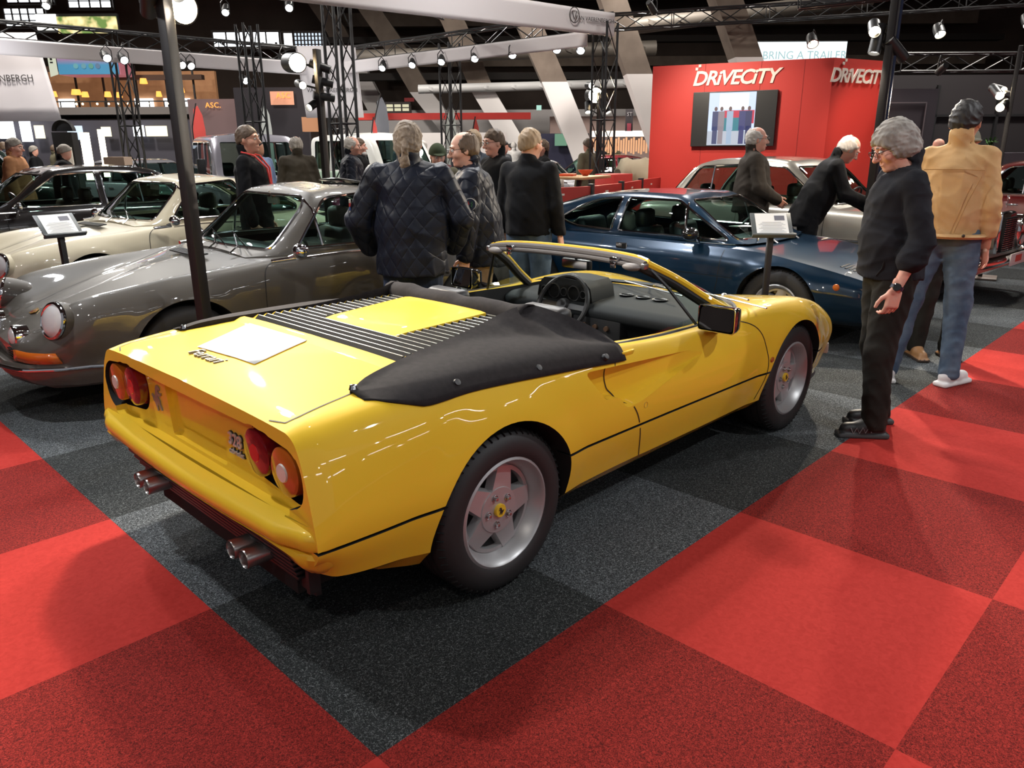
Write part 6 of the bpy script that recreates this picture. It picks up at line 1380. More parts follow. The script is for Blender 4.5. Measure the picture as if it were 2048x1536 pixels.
# glowing landscape display and hanging cube sign
A = hone('light_display', mat('housing_dark', (.03,.03,.03), .6), -15.6, 30.1, 6.0, (2.9, .12, .62), 'bright hanging display showing a sunlit landscape, upper left', 'display')
hone('blank_panel', emis('display_white', (1.,.98,.9), 2.6), -16.7, 30.0, 6.03, (.72,.05,.52), parent=A)
hone('landscape_panel', mat('landscape_glow', (.1,.1,.05), .6), -15.25, 30.0, 5.93, (2.15,.05,.55), parent=A)
m = _mats['landscape_glow']; nt = m.node_tree; tc = nt.nodes.new('ShaderNodeTexCoord'); n = nt.nodes.new('ShaderNodeTexNoise'); n.inputs['Scale'].default_value = 2.4; r_ = nt.nodes.new('ShaderNodeValToRGB'); e = r_.color_ramp.elements
e[0].position = .38; e[0].color = (.12,.22,.05,1); e[1].position = .62; e[1].color = (1.,.85,.45,1); x = e.new(.5); x.color = (.75,.62,.28,1); nt.links.new(tc.outputs['Object'], n.inputs[0]); nt.links.new(n.outputs[0], r_.inputs[0]); nt.links.new(r_.outputs[0], nt.nodes['Principled BSDF'].inputs['Emission Color']); nt.nodes['Principled BSDF'].inputs['Emission Strength'].default_value = 1.3
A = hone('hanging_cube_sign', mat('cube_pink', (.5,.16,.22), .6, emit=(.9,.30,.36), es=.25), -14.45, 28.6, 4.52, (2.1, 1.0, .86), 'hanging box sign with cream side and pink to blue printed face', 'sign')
cm = mat('cube_gradient', (.1,.3,.5), .6); nt = cm.node_tree; tc = nt.nodes.new('ShaderNodeTexCoord'); sx = nt.nodes.new('ShaderNodeSeparateXYZ'); r_ = nt.nodes.new('ShaderNodeValToRGB'); mr_ = nt.nodes.new('ShaderNodeMapRange'); mr_.inputs[1].default_value = 4.1; mr_.inputs[2].default_value = 4.95
nt.links.new(tc.outputs['Object'], sx.inputs[0]); nt.links.new(sx.outputs[2], mr_.inputs[0]); nt.links.new(mr_.outputs[0], r_.inputs[0]); e = r_.color_ramp.elements; e[0].color = (.05,.22,.38,1); e[0].position = .35; e[1].color = (.62,.10,.16,1); e[1].position = .9
for nm in ('Base Color','Emission Color'): nt.links.new(r_.outputs[0], nt.nodes['Principled BSDF'].inputs[nm])
nt.nodes['Principled BSDF'].inputs['Emission Strength'].default_value = .45
hone('printed_face', cm, -14.45, 28.05, 4.52, (2.06, .04, .84), parent=A); 
mb = MB(); mb.add([HF(-15.5,28.02,4.1), HF(-15.5,28.02,4.95), HF(-16.05,28.5,5.02), HF(-16.05,28.5,4.06)], [(0,1,2,3)]); mb.build('cream_face', emis('cream_glow', (.85,.88,.68), .75), A, smooth=False)
for i, u in enumerate((-14.85,-14.58,-14.33,-14.1)): mb = MB(); mb.lathe([(0,0),(.085,0)], axis='y', n=20); mb.xf(Matrix.Translation(HF(u, 28.0, 4.36)) @ HM.to_4x4()); mb.build('round_logo', emis('logo_teal_%d' % i, ((.25,.7,.75),(.25,.6,.7),(.2,.6,.45),(.2,.35,.55))[i], .5), A)
mb = MB(); hbox(mb, -15.78, 28.22, 4.62, (.07,.02,.10)); hbox(mb, -15.78, 28.22, 4.50, (.10,.02,.05)); mb.build('side_print', M_BPLAST, A, smooth=False)
# ---- trusses
def truss(name, a, b, w_=.29, label=None, group=None, mt=M_BLKMET, seg=.5, r=.022):
    a = Vector(a); b = Vector(b); d = (b-a); L = d.length; d.normalize(); s = d.cross(Vector((0,0,1))) if abs(d.z) < .9 else Vector((1,0,0)); s.normalize(); t = d.cross(s); mb = MB(); h = w_/2; C4 = [s*h+t*h, s*h-t*h, -s*h-t*h, -s*h+t*h]
    mid = Vector((a.x, a.y, min(a.z, b.z)))
    for c in C4: mb.tube([a+c, b+c], r, 6)
    n = max(1, int(L/seg))
    for i in range(n):
        p, q = a+d*(L*i/n), a+d*(L*(i+1)/n)
        for j in range(4):
            c0, c1 = C4[j], C4[(j+1) % 4]
            if i % 2: c0, c1 = c1, c0
            mb.tube([p+c0, q+c1], r*.5, 4, cap=False)
            if i % 4 == 0: mb.tube([p+C4[j], p+C4[(j+1) % 4]], r*.5, 4, cap=False)
    o = mb.build(name, mt, None)
    if label: tag(o, label, 'truss', group)
    return o
truss('truss_beam', (3.0,15.1,3.62), (9.75,14.75,3.62), label='horizontal black truss along the back left of the neighbouring stand')
truss('truss_beam', (-2.0,15.3,3.62), (3.0,15.1,3.62), label='horizontal black truss entering the picture at the far left')
truss('truss_beam', (9.75,14.75,3.62), (10.15,7.1,3.62), label='horizontal black truss on the right side of the neighbouring stand')
truss('truss_beam', (4.9,9.3,4.35), (9.95,10.9,4.15), .22, label='thin upper truss crossing the neighbouring stand')
truss('truss_column', (9.75,14.75,0), (9.75,14.75,3.6), label='truss column at the back corner of the neighbouring stand')
truss('truss_column', (5.1,14.95,0), (5.1,14.95,3.6), label='truss column left, below the hanging box sign')
truss('truss_column', (7.25,10.75,0), (7.25,10.75,5.6), .34, label='tall truss column before the central white banner', r=.028)
truss('truss_column', (9.95,10.9,0), (9.95,10.9,3.6), label='truss column above the two persons at the red partition')
truss('truss_column', (10.15,7.15,0), (10.15,7.15,3.6), label='truss column behind the bright twin spotlights near the red booth')
truss('truss_column', (5.9,11.4,0), (5.9,11.4,3.6), .26, label='truss column partly hidden by the near lamp post')
truss('truss_beam', HF(7.1,15,3.05), HF(12.,15,3.05), .30, label='low black truss at the far right')
truss('truss_beam', HF(1.5,18,4.15), HF(12,17.4,4.6), .30, label='high black truss above the red booth')
truss('truss_beam', HF(4.5,13,3.75), HF(11,12,4.25), .20, label='black lighting bar crossing above the right lamp post')
# white pelmets and banners
M_FAB = mat('white_banner_cloth', (.52,.49,.50), .8)
def cloth_panel(name, P, label, parts=None, thick=.012, n=14, amp=.02):
    """P: four corners bottom-left, bottom-right, top-right, top-left"""
    P = [Vector(p) for p in P]; nrm = (P[1]-P[0]).cross(P[3]-P[0]).normalized(); G = []
    for j in range(7):
        r_ = []
        for i in range(n*2+1):
            s, t = i/(n*2), j/6; p = P[0].lerp(P[1], s).lerp(P[3].lerp(P[2], s), t); r_.append(p+nrm*(amp*math.sin(s*17+t*2)*(.3+t*.2)))
        G.append(r_)
    mb = MB(); mb.grid(G); o = mb.build(name, M_FAB, None, solid=thick); tag(o, label, 'banner'); return o, nrm
def on_panel(o, P, u, v, s, size, col, ext=.002, space=1.):
    P = [Vector(p) for p in P]; xa = (P[1]-P[0]); c = P[0]+xa*u+(P[3]-P[0])*v; nrm = xa.cross(P[3]-P[0]).normalized()
    return text('lettering', s, size, col, o, frame(c+nrm*.03, xa, P[3]-P[0]), ext, space=space)
M_LET = mat('lettering_grey', (.045,.04,.04), .6)
P = [(-2,14.85,3.18),(9.5,14.5,3.18),(9.5,14.5,3.45),(-2,14.85,3.45)]; cloth_panel('fabric_pelmet', P, 'white fabric pelmet under the truss at the back of the neighbouring stand')
P = [(9.45,14.5,3.2),(9.85,7.3,3.22),(9.85,7.3,3.46),(9.45,14.5,3.45)]; cloth_panel('fabric_pelmet', P, 'white fabric pelmet under the truss on the right of the neighbouring stand')
P = [(4.0,8.80,3.52),(10.22,7.02,3.38),(10.22,7.02,3.74),(4.0,8.80,3.98)]; o, nm = cloth_panel('fabric_pelmet', P, 'large white overhead banner strip with round logo and lettering, top centre', amp=.012)
def ring(o, P, u, v, r, letter):
    P = [Vector(p) for p in P]; xa = (P[1]-P[0]).normalized(); ya = (P[3]-P[0]).normalized(); c = P[0]+(P[1]-P[0])*u+(P[3]-P[0])*v; nrm = xa.cross(ya)
    mb = MB(); mb.tube([c+nrm*.03+xa*r*math.cos(a)*.8+ya*r*math.sin(a) for a in np.linspace(0,2*PI,36,endpoint=False)], .008, 4, closed=True); mb.tube([c+nrm*.03-xa*r*.38+ya*r*.5, c+nrm*.03-ya*r*.6, c+nrm*.03+xa*r*.38+ya*r*.5], .008, 4); mb.build('round_logo', M_LET, o)
ring(o, P, .872, .55, .115, 'V'); on_panel(o, P, .935, .42, 'VAN VAERENBERGH', .085, M_LET)
bx = HF(-9.6,17.0,0); 
P = [HF(-11.45,16.5,2.18), HF(-9.22,16.5,2.18), HF(-9.45,16.5,3.85), HF(-11.68,16.5,3.85)]; o, nm = cloth_panel('hanging_banner', P, 'white hanging banner at the far left with round logo and name lettering', amp=.01)
ring(o, P, .50, .66, .18, 'V'); on_panel(o, P, .50, .46, 'VAN VAERENBERGH', .178, M_LET)
P = [HF(-4.62,18.2,2.28), HF(-3.32,18.2,2.28), HF(-3.42,18.2,3.78), HF(-4.74,18.2,3.78)]; o, nm = cloth_panel('hanging_banner', P, 'white hanging banner in the centre behind the tall truss column', amp=.008)
ring(o, P, .50, .60, .15, 'V'); on_panel(o, P, .52, .36, 'VAN VAERENBERGH', .125, M_LET)
# ---- lamps on trusses
M_LAMP = emis('lamp_cool', (.92,.97,1.), 55.); M_LAMPW = emis('lamp_warm', (1.,.80,.50), 70.); M_LAMPD = emis('lamp_soft', (1.,.93,.8), 12.)
def stage_lamp(loc, aim, label, r=.075, face=M_LAMP, group=None, hang=.22, name='stage_lamp', L=.20):
    A = empty(name, loc, 0, label, 'lamp', group); d = (Vector(aim)-Vector(loc)).normalized(); q = d.to_track_quat('Z','Y').to_matrix().to_4x4()
    mb = MB(); mb.lathe([(0,-L),(r*.8,-L),(r,-L*.6),(r,.0),(r*1.08,.01),(r*.9,.012),(r*.86,-.02)], axis='z', n=18); mb.xf(q); mb.build('housing', M_BLKMET, A)
    mb = MB(); mb.lathe([(0,-.012),(r*.86,-.012)], axis='z', n=18); mb.xf(q); mb.build('lens', face, A)
    mb = MB(); mb.tube([(r*1.15,0,-.02),(r*1.15,0,hang*.6),(0,0,hang),(-r*1.15,0,hang*.6),(-r*1.15,0,-.02)], .010, 5); mb.build('yoke', M_BLKMET, A)
    return A
for p, nm in (((9.47,12.5,3.22),'first'),((9.55,11.6,3.22),'second'),((9.6,10.75,3.22),'third'),((9.7,9.9,3.22),'fourth'),((9.8,9.0,3.22),'fifth'),((10.0,8.1,3.25),'sixth'),((10.05,7.6,3.2),'seventh')):
    stage_lamp(p, (p[0]-3, p[1]-2, 0), 'black stage lamp with white glow on the right truss, %s from the left' % nm)
for p, nm in (((4.6,14.2,3.2),'leftmost'),((4.95,14.35,3.2),'second'),((6.1,14.5,3.2),'third'),((6.3,14.55,3.2),'fourth'),((7.52,14.7,3.0),'lowest hanging')):
    stage_lamp(p, (p[0], p[1]-6, 0), 'black stage lamp under the back truss, %s of its row' % nm)
for (u, v, z), nm in (((-7.2,13,3.75),'left of the others'),((-4.6,13.5,3.72),'above the bright post lamp'),((-3.3,12.5,3.62),'on the tall truss column'),((-7.0,16,4.3),'above the clerestory windows'),((-3.5,15,4.55),'top of the tall truss')):
    stage_lamp(HF(u,v,z), HF(u+1,v-5,0), 'small bright stage lamp high in the upper left, '+nm, .06)
for (u, v, z), nm in (((7.28,14,3.4),'left one'),((8.75,14,3.55),'right one'),((5.14,14,3.26),'above the red booth')): stage_lamp(HF(u,v,z), HF(u,v-3,0), 'warm round spotlight on the right lighting bar, '+nm, .09, M_LAMPW)
# ---- lamp posts of the stand
def post(loc, h, label, rz=0., w_=.08):
    A = empty('lamp_post', loc, rz, label, 'post'); mb = MB(); mb.box((0,0,h/2), (w_,w_*.62,h), bev=.004); mb.box((w_*.30,w_*.36,h/2), (w_*.2,w_*.12,h)); mb.build('post', mat('post_black', (.010,.008,.008), .5), A); mb = MB(); mb.box((0,0,.012), (.36,.36,.024), bev=.004); mb.build('base_plate', M_BLKMET, A); return A
def spot(A, z, off, aim, face=M_LAMPD, r=.042, L=.22, name='spotlight'):
    c = Vector((off[0], off[1], z)); w0 = A.matrix_world if False else Matrix.Translation(A.location); d = (Vector(aim)-(Vector(A.location)+c)).normalized(); q = d.to_track_quat('Z','Y').to_matrix().to_4x4()
    mb = MB(); mb.lathe([(0,-L),(r,-L),(r,0),(r*.9,.0),(r*.88,-.03)], axis='z', n=24); mb.xf(Matrix.Translation(c) @ q); mb.tube([(0,0,z-.03), c-d*L*.5], .012, 6); s = mb.build(name, M_BLKMET, A, angle=50)
    mb = MB(); mb.lathe([(0,-.03),(r*.88,-.03)], axis='z', n=20); mb.xf(Matrix.Translation(c) @ q); mb.build('spot_lens', face, s); return Vector(A.location)+c, d
def light(kind, loc, aim, p, col, size=.1, ang=60, blend=.5, name='lamp_light'):
    l = bpy.data.lights.new(name, kind); l.energy = p; l.color = col
    if kind == 'SPOT': l.spot_size = R(ang); l.spot_blend = blend; l.shadow_soft_size = size
    elif kind == 'AREA': l.shape = 'DISK'; l.size = size
    else: l.shadow_soft_size = size
    o = bpy.data.objects.new(name, l); COL.objects.link(o); o.location = loc; o.rotation_euler = (Vector(aim)-Vector(loc)).to_track_quat('-Z','Y').to_euler(); return o
M_FLOOD = emis('flood_warm', (1.,.74,.42), 260.)  # post flood lenses drawn larger to stand in for their glare
WARM = (1.,.87,.70); COOL = (.95,.97,1.)
# near left post
A = post((.93,2.92,0), 2.62, 'dark square lamp post between the yellow car and the slate grey coupe', .5)
c, d = spot(A, 2.33, (.13,-.02), (-.6,-1.0,1.5), M_FLOOD, .085); light('SPOT', c+d*.03, c+d, 300, WARM, .05, 125, .6)
c, d = spot(A, 2.50, (-.10,.05), (-1.,5.,.6), M_LAMPD); c, d = spot(A, 2.30, (.02,.12), (3.,5.,.8), M_LAMPD); c, d = spot(A, 2.36, (-.02,-.12), (.6,1.2,.8), M_LAMPD); light('SPOT', c+d*.02, c+d, 70, WARM, .05, 95, .7)
# second post
A = post((3.80,6.02,0), 2.60, 'slim dark lamp post with six small spotlights behind the slate grey coupe', .3)
c, d = spot(A, 2.46, (-.16,.13), (-.3,-1.5,1.7), M_FLOOD, .10); light('SPOT', c+d*.03, c+d, 150, WARM, .05, 120, .6)
for z, off, aim in ((2.24,(-.14,.10),(0,1,1.2)),(2.40,(.10,-.08),(6,3,1.2)),(2.26,(.12,-.09),(6,3.5,1.5)),(2.12,(.12,-.09),(7,3.5,1.6)),(2.02,(-.10,.08),(1,6,0.8))): spot(A, z, off, aim)
# post beside the red partition
A = post((10.6,7.6,0), 2.55, 'dark lamp post with bright cluster of spots before the truss column near the red booth', .3)
c, d = spot(A, 2.50, (-.05,.05), (-.2,-1.2,1.9), M_FLOOD, .14); light('SPOT', c+d*.03, c+d, 120, WARM, .06, 120, .6)
for z, off, aim in ((2.66,(-.12,.1),(4,2,2)),(2.2,(-.16,.14),(9,7,0)),(2.2,(.14,-.14),(10,6,0))): spot(A, z, off, aim, r=.06)
# right post
A = post((6.95,1.36,0), 3.1, 'dark lamp post with three tube spotlights between the blue coupe and the saloon', .1, .10)
mb = MB(); mb.box((.05,-.045,1.55), (.02,.02,3.1)); mb.build('blue_edge_strip', mat('edge_blue', (.06,.08,.16), .25, .6), A)
c, d = spot(A, 2.60, (-.10,.12), (1.8,-.3,.1), M_LAMPW, .055); light('SPOT', c+d*.03, c+d, 620, WARM, .045, 100, .6)
c, d = spot(A, 2.42, (-.05,.12), (6.2,1.6,0), M_LAMPD, .055, .26); light('SPOT', c+d*.03, c+d, 90, WARM, .045, 100, .6)
c, d = spot(A, 2.38, (.14,-.10), (9,0,.6), M_LAMPD, .055, .26); light('SPOT', c+d*.03, c+d, 110, WARM, .045, 110, .6)
A = post((10.0,.98,0), 2.7, 'pale thin lamp post at the far right with two small bright spots', .2, .07)
A.children[0].data.materials[0] = mat('post_beige', (.20,.15,.12), .5)
for z, off, aim in ((2.15,(-.16,.12),(7,0,.8)),(2.02,(-.18,.10),(6,2,.9)),(2.22,(.1,.1),(6,-2,1))):
    c, d = spot(A, z, off, aim, M_LAMPW, .05)
light('SPOT', (9.8,1.1,2.2), (8,3,.5), 90, WARM, .05, 120, .6)
# ---- red booth
MR = mat('booth_red', (.52,.030,.022), .55)
P0 = Vector((11.48,7.07,0)); P1 = Vector((12.49,4.19,0)); P2 = Vector((13.72,3.80,0)); P3 = P0+(P2-P1)
A = empty('exhibition_booth', P0, 0, 'large red booth with white lettering and a wall screen', 'booth'); iv = Matrix.Translation(P0).inverted()
mb = MB(); mb.prism([tuple(p[:2]) for p in (P0,P1,P2,P3)], 0, 3.0, 'xy'); mb.xf(iv); b_ = mb.build('booth_walls', MR, A, smooth=False)
xa = (P1-P0).normalized(); nA = xa.cross(Vector((0,0,1))); xb = (P2-P1).normalized(); nB = xb.cross(Vector((0,0,1)))
MW = mat('lettering_cream', (.80,.70,.62), .5)
def booth_text(P, xd, u0, u1, z0, size, n):
    c = P+xd*((u0+u1)/2)+n*.012+Vector((0,0,z0))-P0
    o = text('booth_lettering', 'DRiVECiTY', size, MW, A, frame(c, xd, (0,0,1)) , .01, shear=.25, space=.90, bold=.022); return o
o = booth_text(P0, xa, .84, 2.08, 2.65, .33, nA); o = booth_text(P1, xb, .12, 1.12, 2.63, .31, nB)
for P, xd, n, u in ((P0, xa, nA, .80),(P1, xb, nB, .22)):
    mb = MB()
    for du, dz in ((0,.02),(.05,.07)): c = P+xd*(u+du)+n*.015+Vector((0,0,2.90+dz))-P0; mb.box(c, (.045,.012,.045), rot=Matrix((xd, n, Vector((0,0,1)))).transposed())
    mb.build('square_mark', MW, A, smooth=False)
mb = MB()
for u in (.95,1.9,2.6): mb.box(P0+xa*u+nA*.001+Vector((0,0,1.5))-P0, (.006,.004,3.0), rot=Matrix((xa, nA, Vector((0,0,1)))).transposed())
mb.build('panel_joints', mat('joint_dark_red', (.20,.01,.01), .7), A, smooth=False)
RA = Matrix((xa, nA, Vector((0,0,1)))).transposed()
S_ = MB().box(P0+xa*1.50+nA*.05+Vector((0,0,2.07)), (1.44,.08,.92), rot=RA, bev=.006).build('wall_screen', M_BPLAST, None, smooth=False); tag(S_, 'flat wall screen showing people around a teal car, on the red booth', 'screen')
def scr(mt, u, z, w_, h, nm, off=.095, ell_=False):
    mb = MB(); c = P0+xa*u+nA*off+Vector((0,0,z))
    if ell_: mb.lathe([(0,0),(1,0)], axis='y', n=16); mb.xf(Matrix.Translation(c) @ RA.to_4x4() @ Matrix.Diagonal((w_/2,1,h/2,1)))
    else: mb.box(c, (w_,.004,h), rot=RA)
    return mb.build(nm, mt, S_, smooth=False)
sc_b = emis('screen_bluewhite', (.62,.74,1.), 1.1); scr(sc_b, 1.47, 2.07, .80, .88, 'picture_background')
scr(emis('screen_red', (.75,.04,.10), .8), 1.60, 2.10, .52, .22, 'picture_red_band', .099); scr(emis('screen_white', (.9,.95,1.), 1.3), 1.50, 2.36, .50, .26, 'picture_bright_wall', .098); scr(emis('screen_teal', (.03,.35,.45), .6), 1.50, 1.98, .34, .22, 'picture_teal_car', .102); scr(emis('screen_floor', (.55,.6,.7), .9), 1.47, 1.75, .80, .24, 'picture_floor', .100)
for u, c in ((1.20,(.05,.07,.2)),(1.45,(.45,.6,.8)),(1.66,(.05,.06,.22)),(1.77,(.03,.04,.15)),(1.30,(.35,.3,.35))):
    e_ = emis('screen_fig_%d' % int(u*100), c, .8); scr(e_, u, 2.04, .11, .32, 'picture_figure', .104); scr(e_, u, 1.80, .085, .30, 'picture_figure_legs', .104); scr(emis('screen_head', (.25,.15,.15), .6), u, 2.24, .055, .075, 'picture_head', .104, True)
# lit sign above, dark panelled wall at the right
A = hone('lit_hanging_sign', mat('housing_dark', (.03,.03,.03), .6), 6.9, 20.1, 3.80, (2.6,.1,.5), 'bright pale lit sign hanging above the red booth', 'sign'); hone('sign_face', emis('sign_glow', (.86,.97,1.), 1.5), 6.9, 20.0, 3.80, (2.54,.04,.44), parent=A)
text('sign_lettering', 'BRING A TRAILER', .26, mat('sign_teal', (.25,.42,.45), .6, emit=(.45,.65,.68), es=.5), A, frame(HF(7.15,19.94,3.63), HR, (0,0,1)), .004)
M_PAN = mat('aubergine_panel', (.030,.024,.032), .6)
o = hone('wall_panelled', mat('dark_wall', (.020,.016,.018), .7), 10.2, 17, 1.5, (7, .2, 3.0)); struct(o); mb = MB()
for u in (7.6,8.9,10.2,11.5): hbox(mb, u, 16.85, 1.45, (.06,.06,2.7))
for z in (.6,2.2): hbox(mb, 10.2, 16.85, z, (6.8,.06,.05))
mb.build('window_grid', M_BLKMET, o, smooth=False)
A = hone('panelled_door_screen', M_PAN, 7.2, 14.95, 1.30, (1.35,.12,2.6), 'dark aubergine framed panel right of the red booth', 'panel'); mb = MB(); 
for a in ((6.45,2.36,.95,.02),(6.45,.2,.95,.02)): hbox(mb, a[0]+.75, 14.87, a[1], (a[2],.02,a[3]))
for u in (6.73,7.67): hbox(mb, u, 14.87, 1.28, (.02,.02,2.16))
mb.build('frame_lines', mat('frame_grey', (.12,.10,.11), .5), A, smooth=False)
hone('low_counter', mat('counter_grey', (.07,.06,.075), .7, noise=(5,(.09,.08,.095),3,.3,.7)), 10.2, 14.6, .74, (3.2,.5,1.46), 'low dark grey textured counter wall at the right edge', 'counter')
pt = empty('potted_plant', HF(8.75,14.5,1.47), 0, 'small green plant on the dark counter at the right', 'plant'); mb = MB(); mb.lathe([(.06,0),(.08,.12),(.075,.12),(0,.11)], axis='z', n=14); mb.build('pot', M_BPLAST, pt); mb = MB()
for i in range(26):
    a = rnd.random()*6.28; t = .4+rnd.random()*.9; p0 = Vector((0,0,.1)); p1 = Vector((math.cos(a)*t*.10, math.sin(a)*t*.10, .1+.14*t)); p2 = Vector((math.cos(a)*t*.22, math.sin(a)*t*.22, .1+.18*t-.05)); s = Vector((-math.sin(a), math.cos(a), 0))*.018; mb.add([p0, p1-s, p2, p1+s], [(0,1,2,3)])
mb.build('leaves', mat('leaf_green', (.05,.14,.03), .5), pt)
# red partitions with dark end posts
pts = [(6.50,5.42),(7.62,5.36),(8.62,5.58),(9.75,6.02),(10.95,6.45)]
for i, (a, b_) in enumerate(zip(pts[:-1], pts[1:])):
    a = Vector((*a,0)); b_ = Vector((*b_,0)); d = (b_-a).normalized(); Rm = Matrix((d, d.cross(Vector((0,0,1))), Vector((0,0,1)))).transposed(); A = empty('partition_panel', a, 0, 'low red partition panel, %s from the left' % ['first','second','third','fourth'][i], 'partition')
    mb = MB(); mb.box((b_-a)/2+Vector((0,0,.55)), ((b_-a).length-.08,.05,1.08), rot=Rm); mb.build('red_panel', MR, A, smooth=False); mb = MB(); mb.box((0,0,.56), (.07,.08,1.12), rot=Rm, bev=.005); mb.build('end_post', M_BLKMET, A)
    mb = MB(); mb.box((b_-a)*.45+Vector((0,0,1.0))+Rm@Vector((0,.028,0)), (.10,.004,.025), rot=Rm); mb.build('small_mark', MW, A, smooth=False)
# table and chairs behind the partition
TB = Vector((8.55,6.35,0)); A = empty('cafe_table', TB, .2, 'light wooden table behind the red partition', 'table'); mb = MB(); mb.box((0,0,1.16), (.95,.65,.04), bev=.006); mb.build('table_top', mat('beech', (.55,.33,.16), .5), A); mb = MB(); mb.tube([(0,0,0),(0,0,1.14)], .04, 8); mb.lathe([(0,.02),(.26,.02),(.26,0)], axis='z', n=20); mb.build('pedestal', M_BLKMET, A)
for i, (x, y, rz, lb) in enumerate(((7.55,5.95,.3,'beige shell bar chair left of the wooden table'),(8.25,7.15,2.6,'dark bar chair right of the wooden table'))):
    A = empty('bar_chair', (x,y,0), rz, lb, 'chair'); mc = mat('shell_%d' % i, ((.38,.33,.28),(.05,.05,.05))[i], .5); mb = MB(); mb.grid([[(-.2+.4*s, -.2+.4*t, .82+.03*(abs(2*s-1)**3)) for s in np.linspace(0,1,7)] for t in np.linspace(0,1,5)]); mb.build('seat', mc, A, solid=.02); mb = MB(); mb.grid([[(-.21+.03*math.cos((s-.5)*2.6)-.04*t, -.22+.44*s, .84+.34*t) for s in np.linspace(0,1,9)] for t in np.linspace(0,1,4)]); mb.build('backrest', mc, A, solid=.02)
    for sx in (-1,1):
        for sy in (-1,1): mb = MB(); mb.tube([(sx*.14,sy*.14,.82),(sx*.2,sy*.2,0)], .012, 6); mb.build('leg', M_BLKMET, A)
A = empty('red_bowl', (8.65,6.3,1.182), 0, 'orange-red bowl on the wooden table', 'bowl'); mb = MB(); mb.lathe([(.04,0),(.10,.06),(.12,.09),(.11,.09),(.08,.04),(0,.02)], axis='z', n=20); mb.build('bowl', mat('orange_red', (.7,.10,.04), .4), A)
mb = MB(); mb.box((8.4,6.45,1.20), (.30,.22,.035), rot=Matrix.Rotation(.5,3,'Z'), bev=.004); tag(mb.build('folder', mat('orange_red', (.7,.10,.04), .4), None), 'orange-red folder lying on the wooden table', 'folder')
mb = MB(); mb.box((9.45,6.35,.60), (.5,.4,1.18), bev=.01); tag(mb.build('red_cabinet', MR, None), 'small red cabinet behind the partition', 'cabinet')
# information stands
def info_stand(loc, rz, label, h=.95):
    A = empty('information_stand', loc, rz, label, 'information stand'); mb = MB(); mb.box((0,0,h/2), (.045,.045,h), bev=.004); mb.build('pole', mat('post_black', (.010,.008,.008), .5), A); mb = MB(); mb.box((0,0,.008), (.26,.26,.016), bev=.004); mb.build('base_plate', M_BLKMET, A)
    Mt = Matrix.Translation((0,0,h+.055)) @ Matrix.Rotation(R(48), 4, 'Y')
    mb = MB(); mb.box((0,0,0), (.23,.32,.012), bev=.003); mb.box((.115,0,.02), (.018,.34,.045), bev=.003); mb.xf(Mt); mb.build('tray', mat('tray_grey', (.10,.11,.11), .4), A)
    mb = MB(); mb.box((-.005,0,.009), (.20,.25,.003)); mb.xf(Mt); s = mb.build('sheet', mat('white_paper', (.85,.84,.80), .6), A, smooth=False)
    mb = MB(); mb.box((-.06,.065,.0115), (.045,.08,.001)); mb.xf(Mt); mb.build('photo_print', mat('print_grey', (.16,.16,.19), .6), s, smooth=False); mb = MB()
    for k_ in range(9): mb.box((-.02+.012*k_, .0, .0115), (.003,.15+.03*((k_*7) % 3),.001))
    mb.xf(Mt); mb.build('print_lines', mat('print_light', (.45,.45,.46), .7), s, smooth=False); return A
info_stand((4.88,1.35,0), R(-138), 'information stand with white sheet in front of the blue coupe')
info_stand((1.02,5.75,0), R(-110)+PI-R(150), 'information stand with white sheet beside the ivory coupe')
# flags and small signs
def feather(loc, h, w_, mt, label, text_='', up=.9, z0=0.):
    A = empty('feather_flag', loc, 0, label, 'flag'); mb = MB(); mb.tube([(0,0,0),(0,0,h*.8),tuple(HR*(w_*.5)+Vector((0,0,h)))], .015, 6); mb.build('flag_pole', M_BLKMET, A)
    P = [(0,h*.25),(w_,h*.25),(w_,h*.78),(w_*.9,h*.9),(w_*.6,h*.98),(w_*.25,h*.95),(.05,h*.85),(0,h*.75)]; mb = MB(); mb.add([HR*u+Vector((0,0,z)) for u, z in P], [tuple(range(len(P)))]); f = mb.build('flag_cloth', mt, A, smooth=False, solid=.006)
    if text_: text('flag_lettering', text_, w_*.55, M_LET, f, frame(HR*(w_*.62)+Vector((0,0,h*.45))-HFD*.03, (0,0,1), -HR), .002)
feather(HF(-7.55,19,0), 2.65, .30, mat('flag_red', (.55,.06,.05), .7), 'red feather flag left of the dark display wall', 'asc')
feather(HF(-5.72,18.3,0), 2.62, .26, mat('flag_pale', (.42,.44,.42), .7), 'pale feather flag before the dark display wall', 'asc')
feather(HF(-3.3,19.5,0), 2.85, .34, mat('flag_greyblue', (.20,.21,.25), .7), 'grey-blue feather flag right of the central banner')
feather(HF(-1.55,19,0), 2.65, .26, mat('flag_pale', (.42,.44,.42), .7), 'white feather flag behind the truss column')
feather(HF(-3.15,18,0), 2.28, .16, mat('flag_red', (.55,.06,.05), .7), 'small red flag behind the mint off-roader'); feather(HF(-.88,18,0), 2.28, .18, mat('flag_red', (.55,.06,.05), .7), 'small red flag above the person with sandy hair')
A = hone('display_wall', mat('display_dark', (.016,.012,.016), .8), -6.5, 22, 1.6, (1.95,.2,3.2), 'tall dark display wall with orange sign', 'display wall')
hone('orange_board', mat('board_peach', (.5,.22,.14), .6, emit=(1.,.45,.25), es=.35), -6.15, 21.8, 2.92, (.62,.04,.34), parent=A); text('orange_lettering', 'ASC', .20, emis('orange_letters', (1.,.35,.05), 1.6), A, frame(HF(-6.1,21.75,2.92), HR, (0,0,1)), .01, space=1.1)
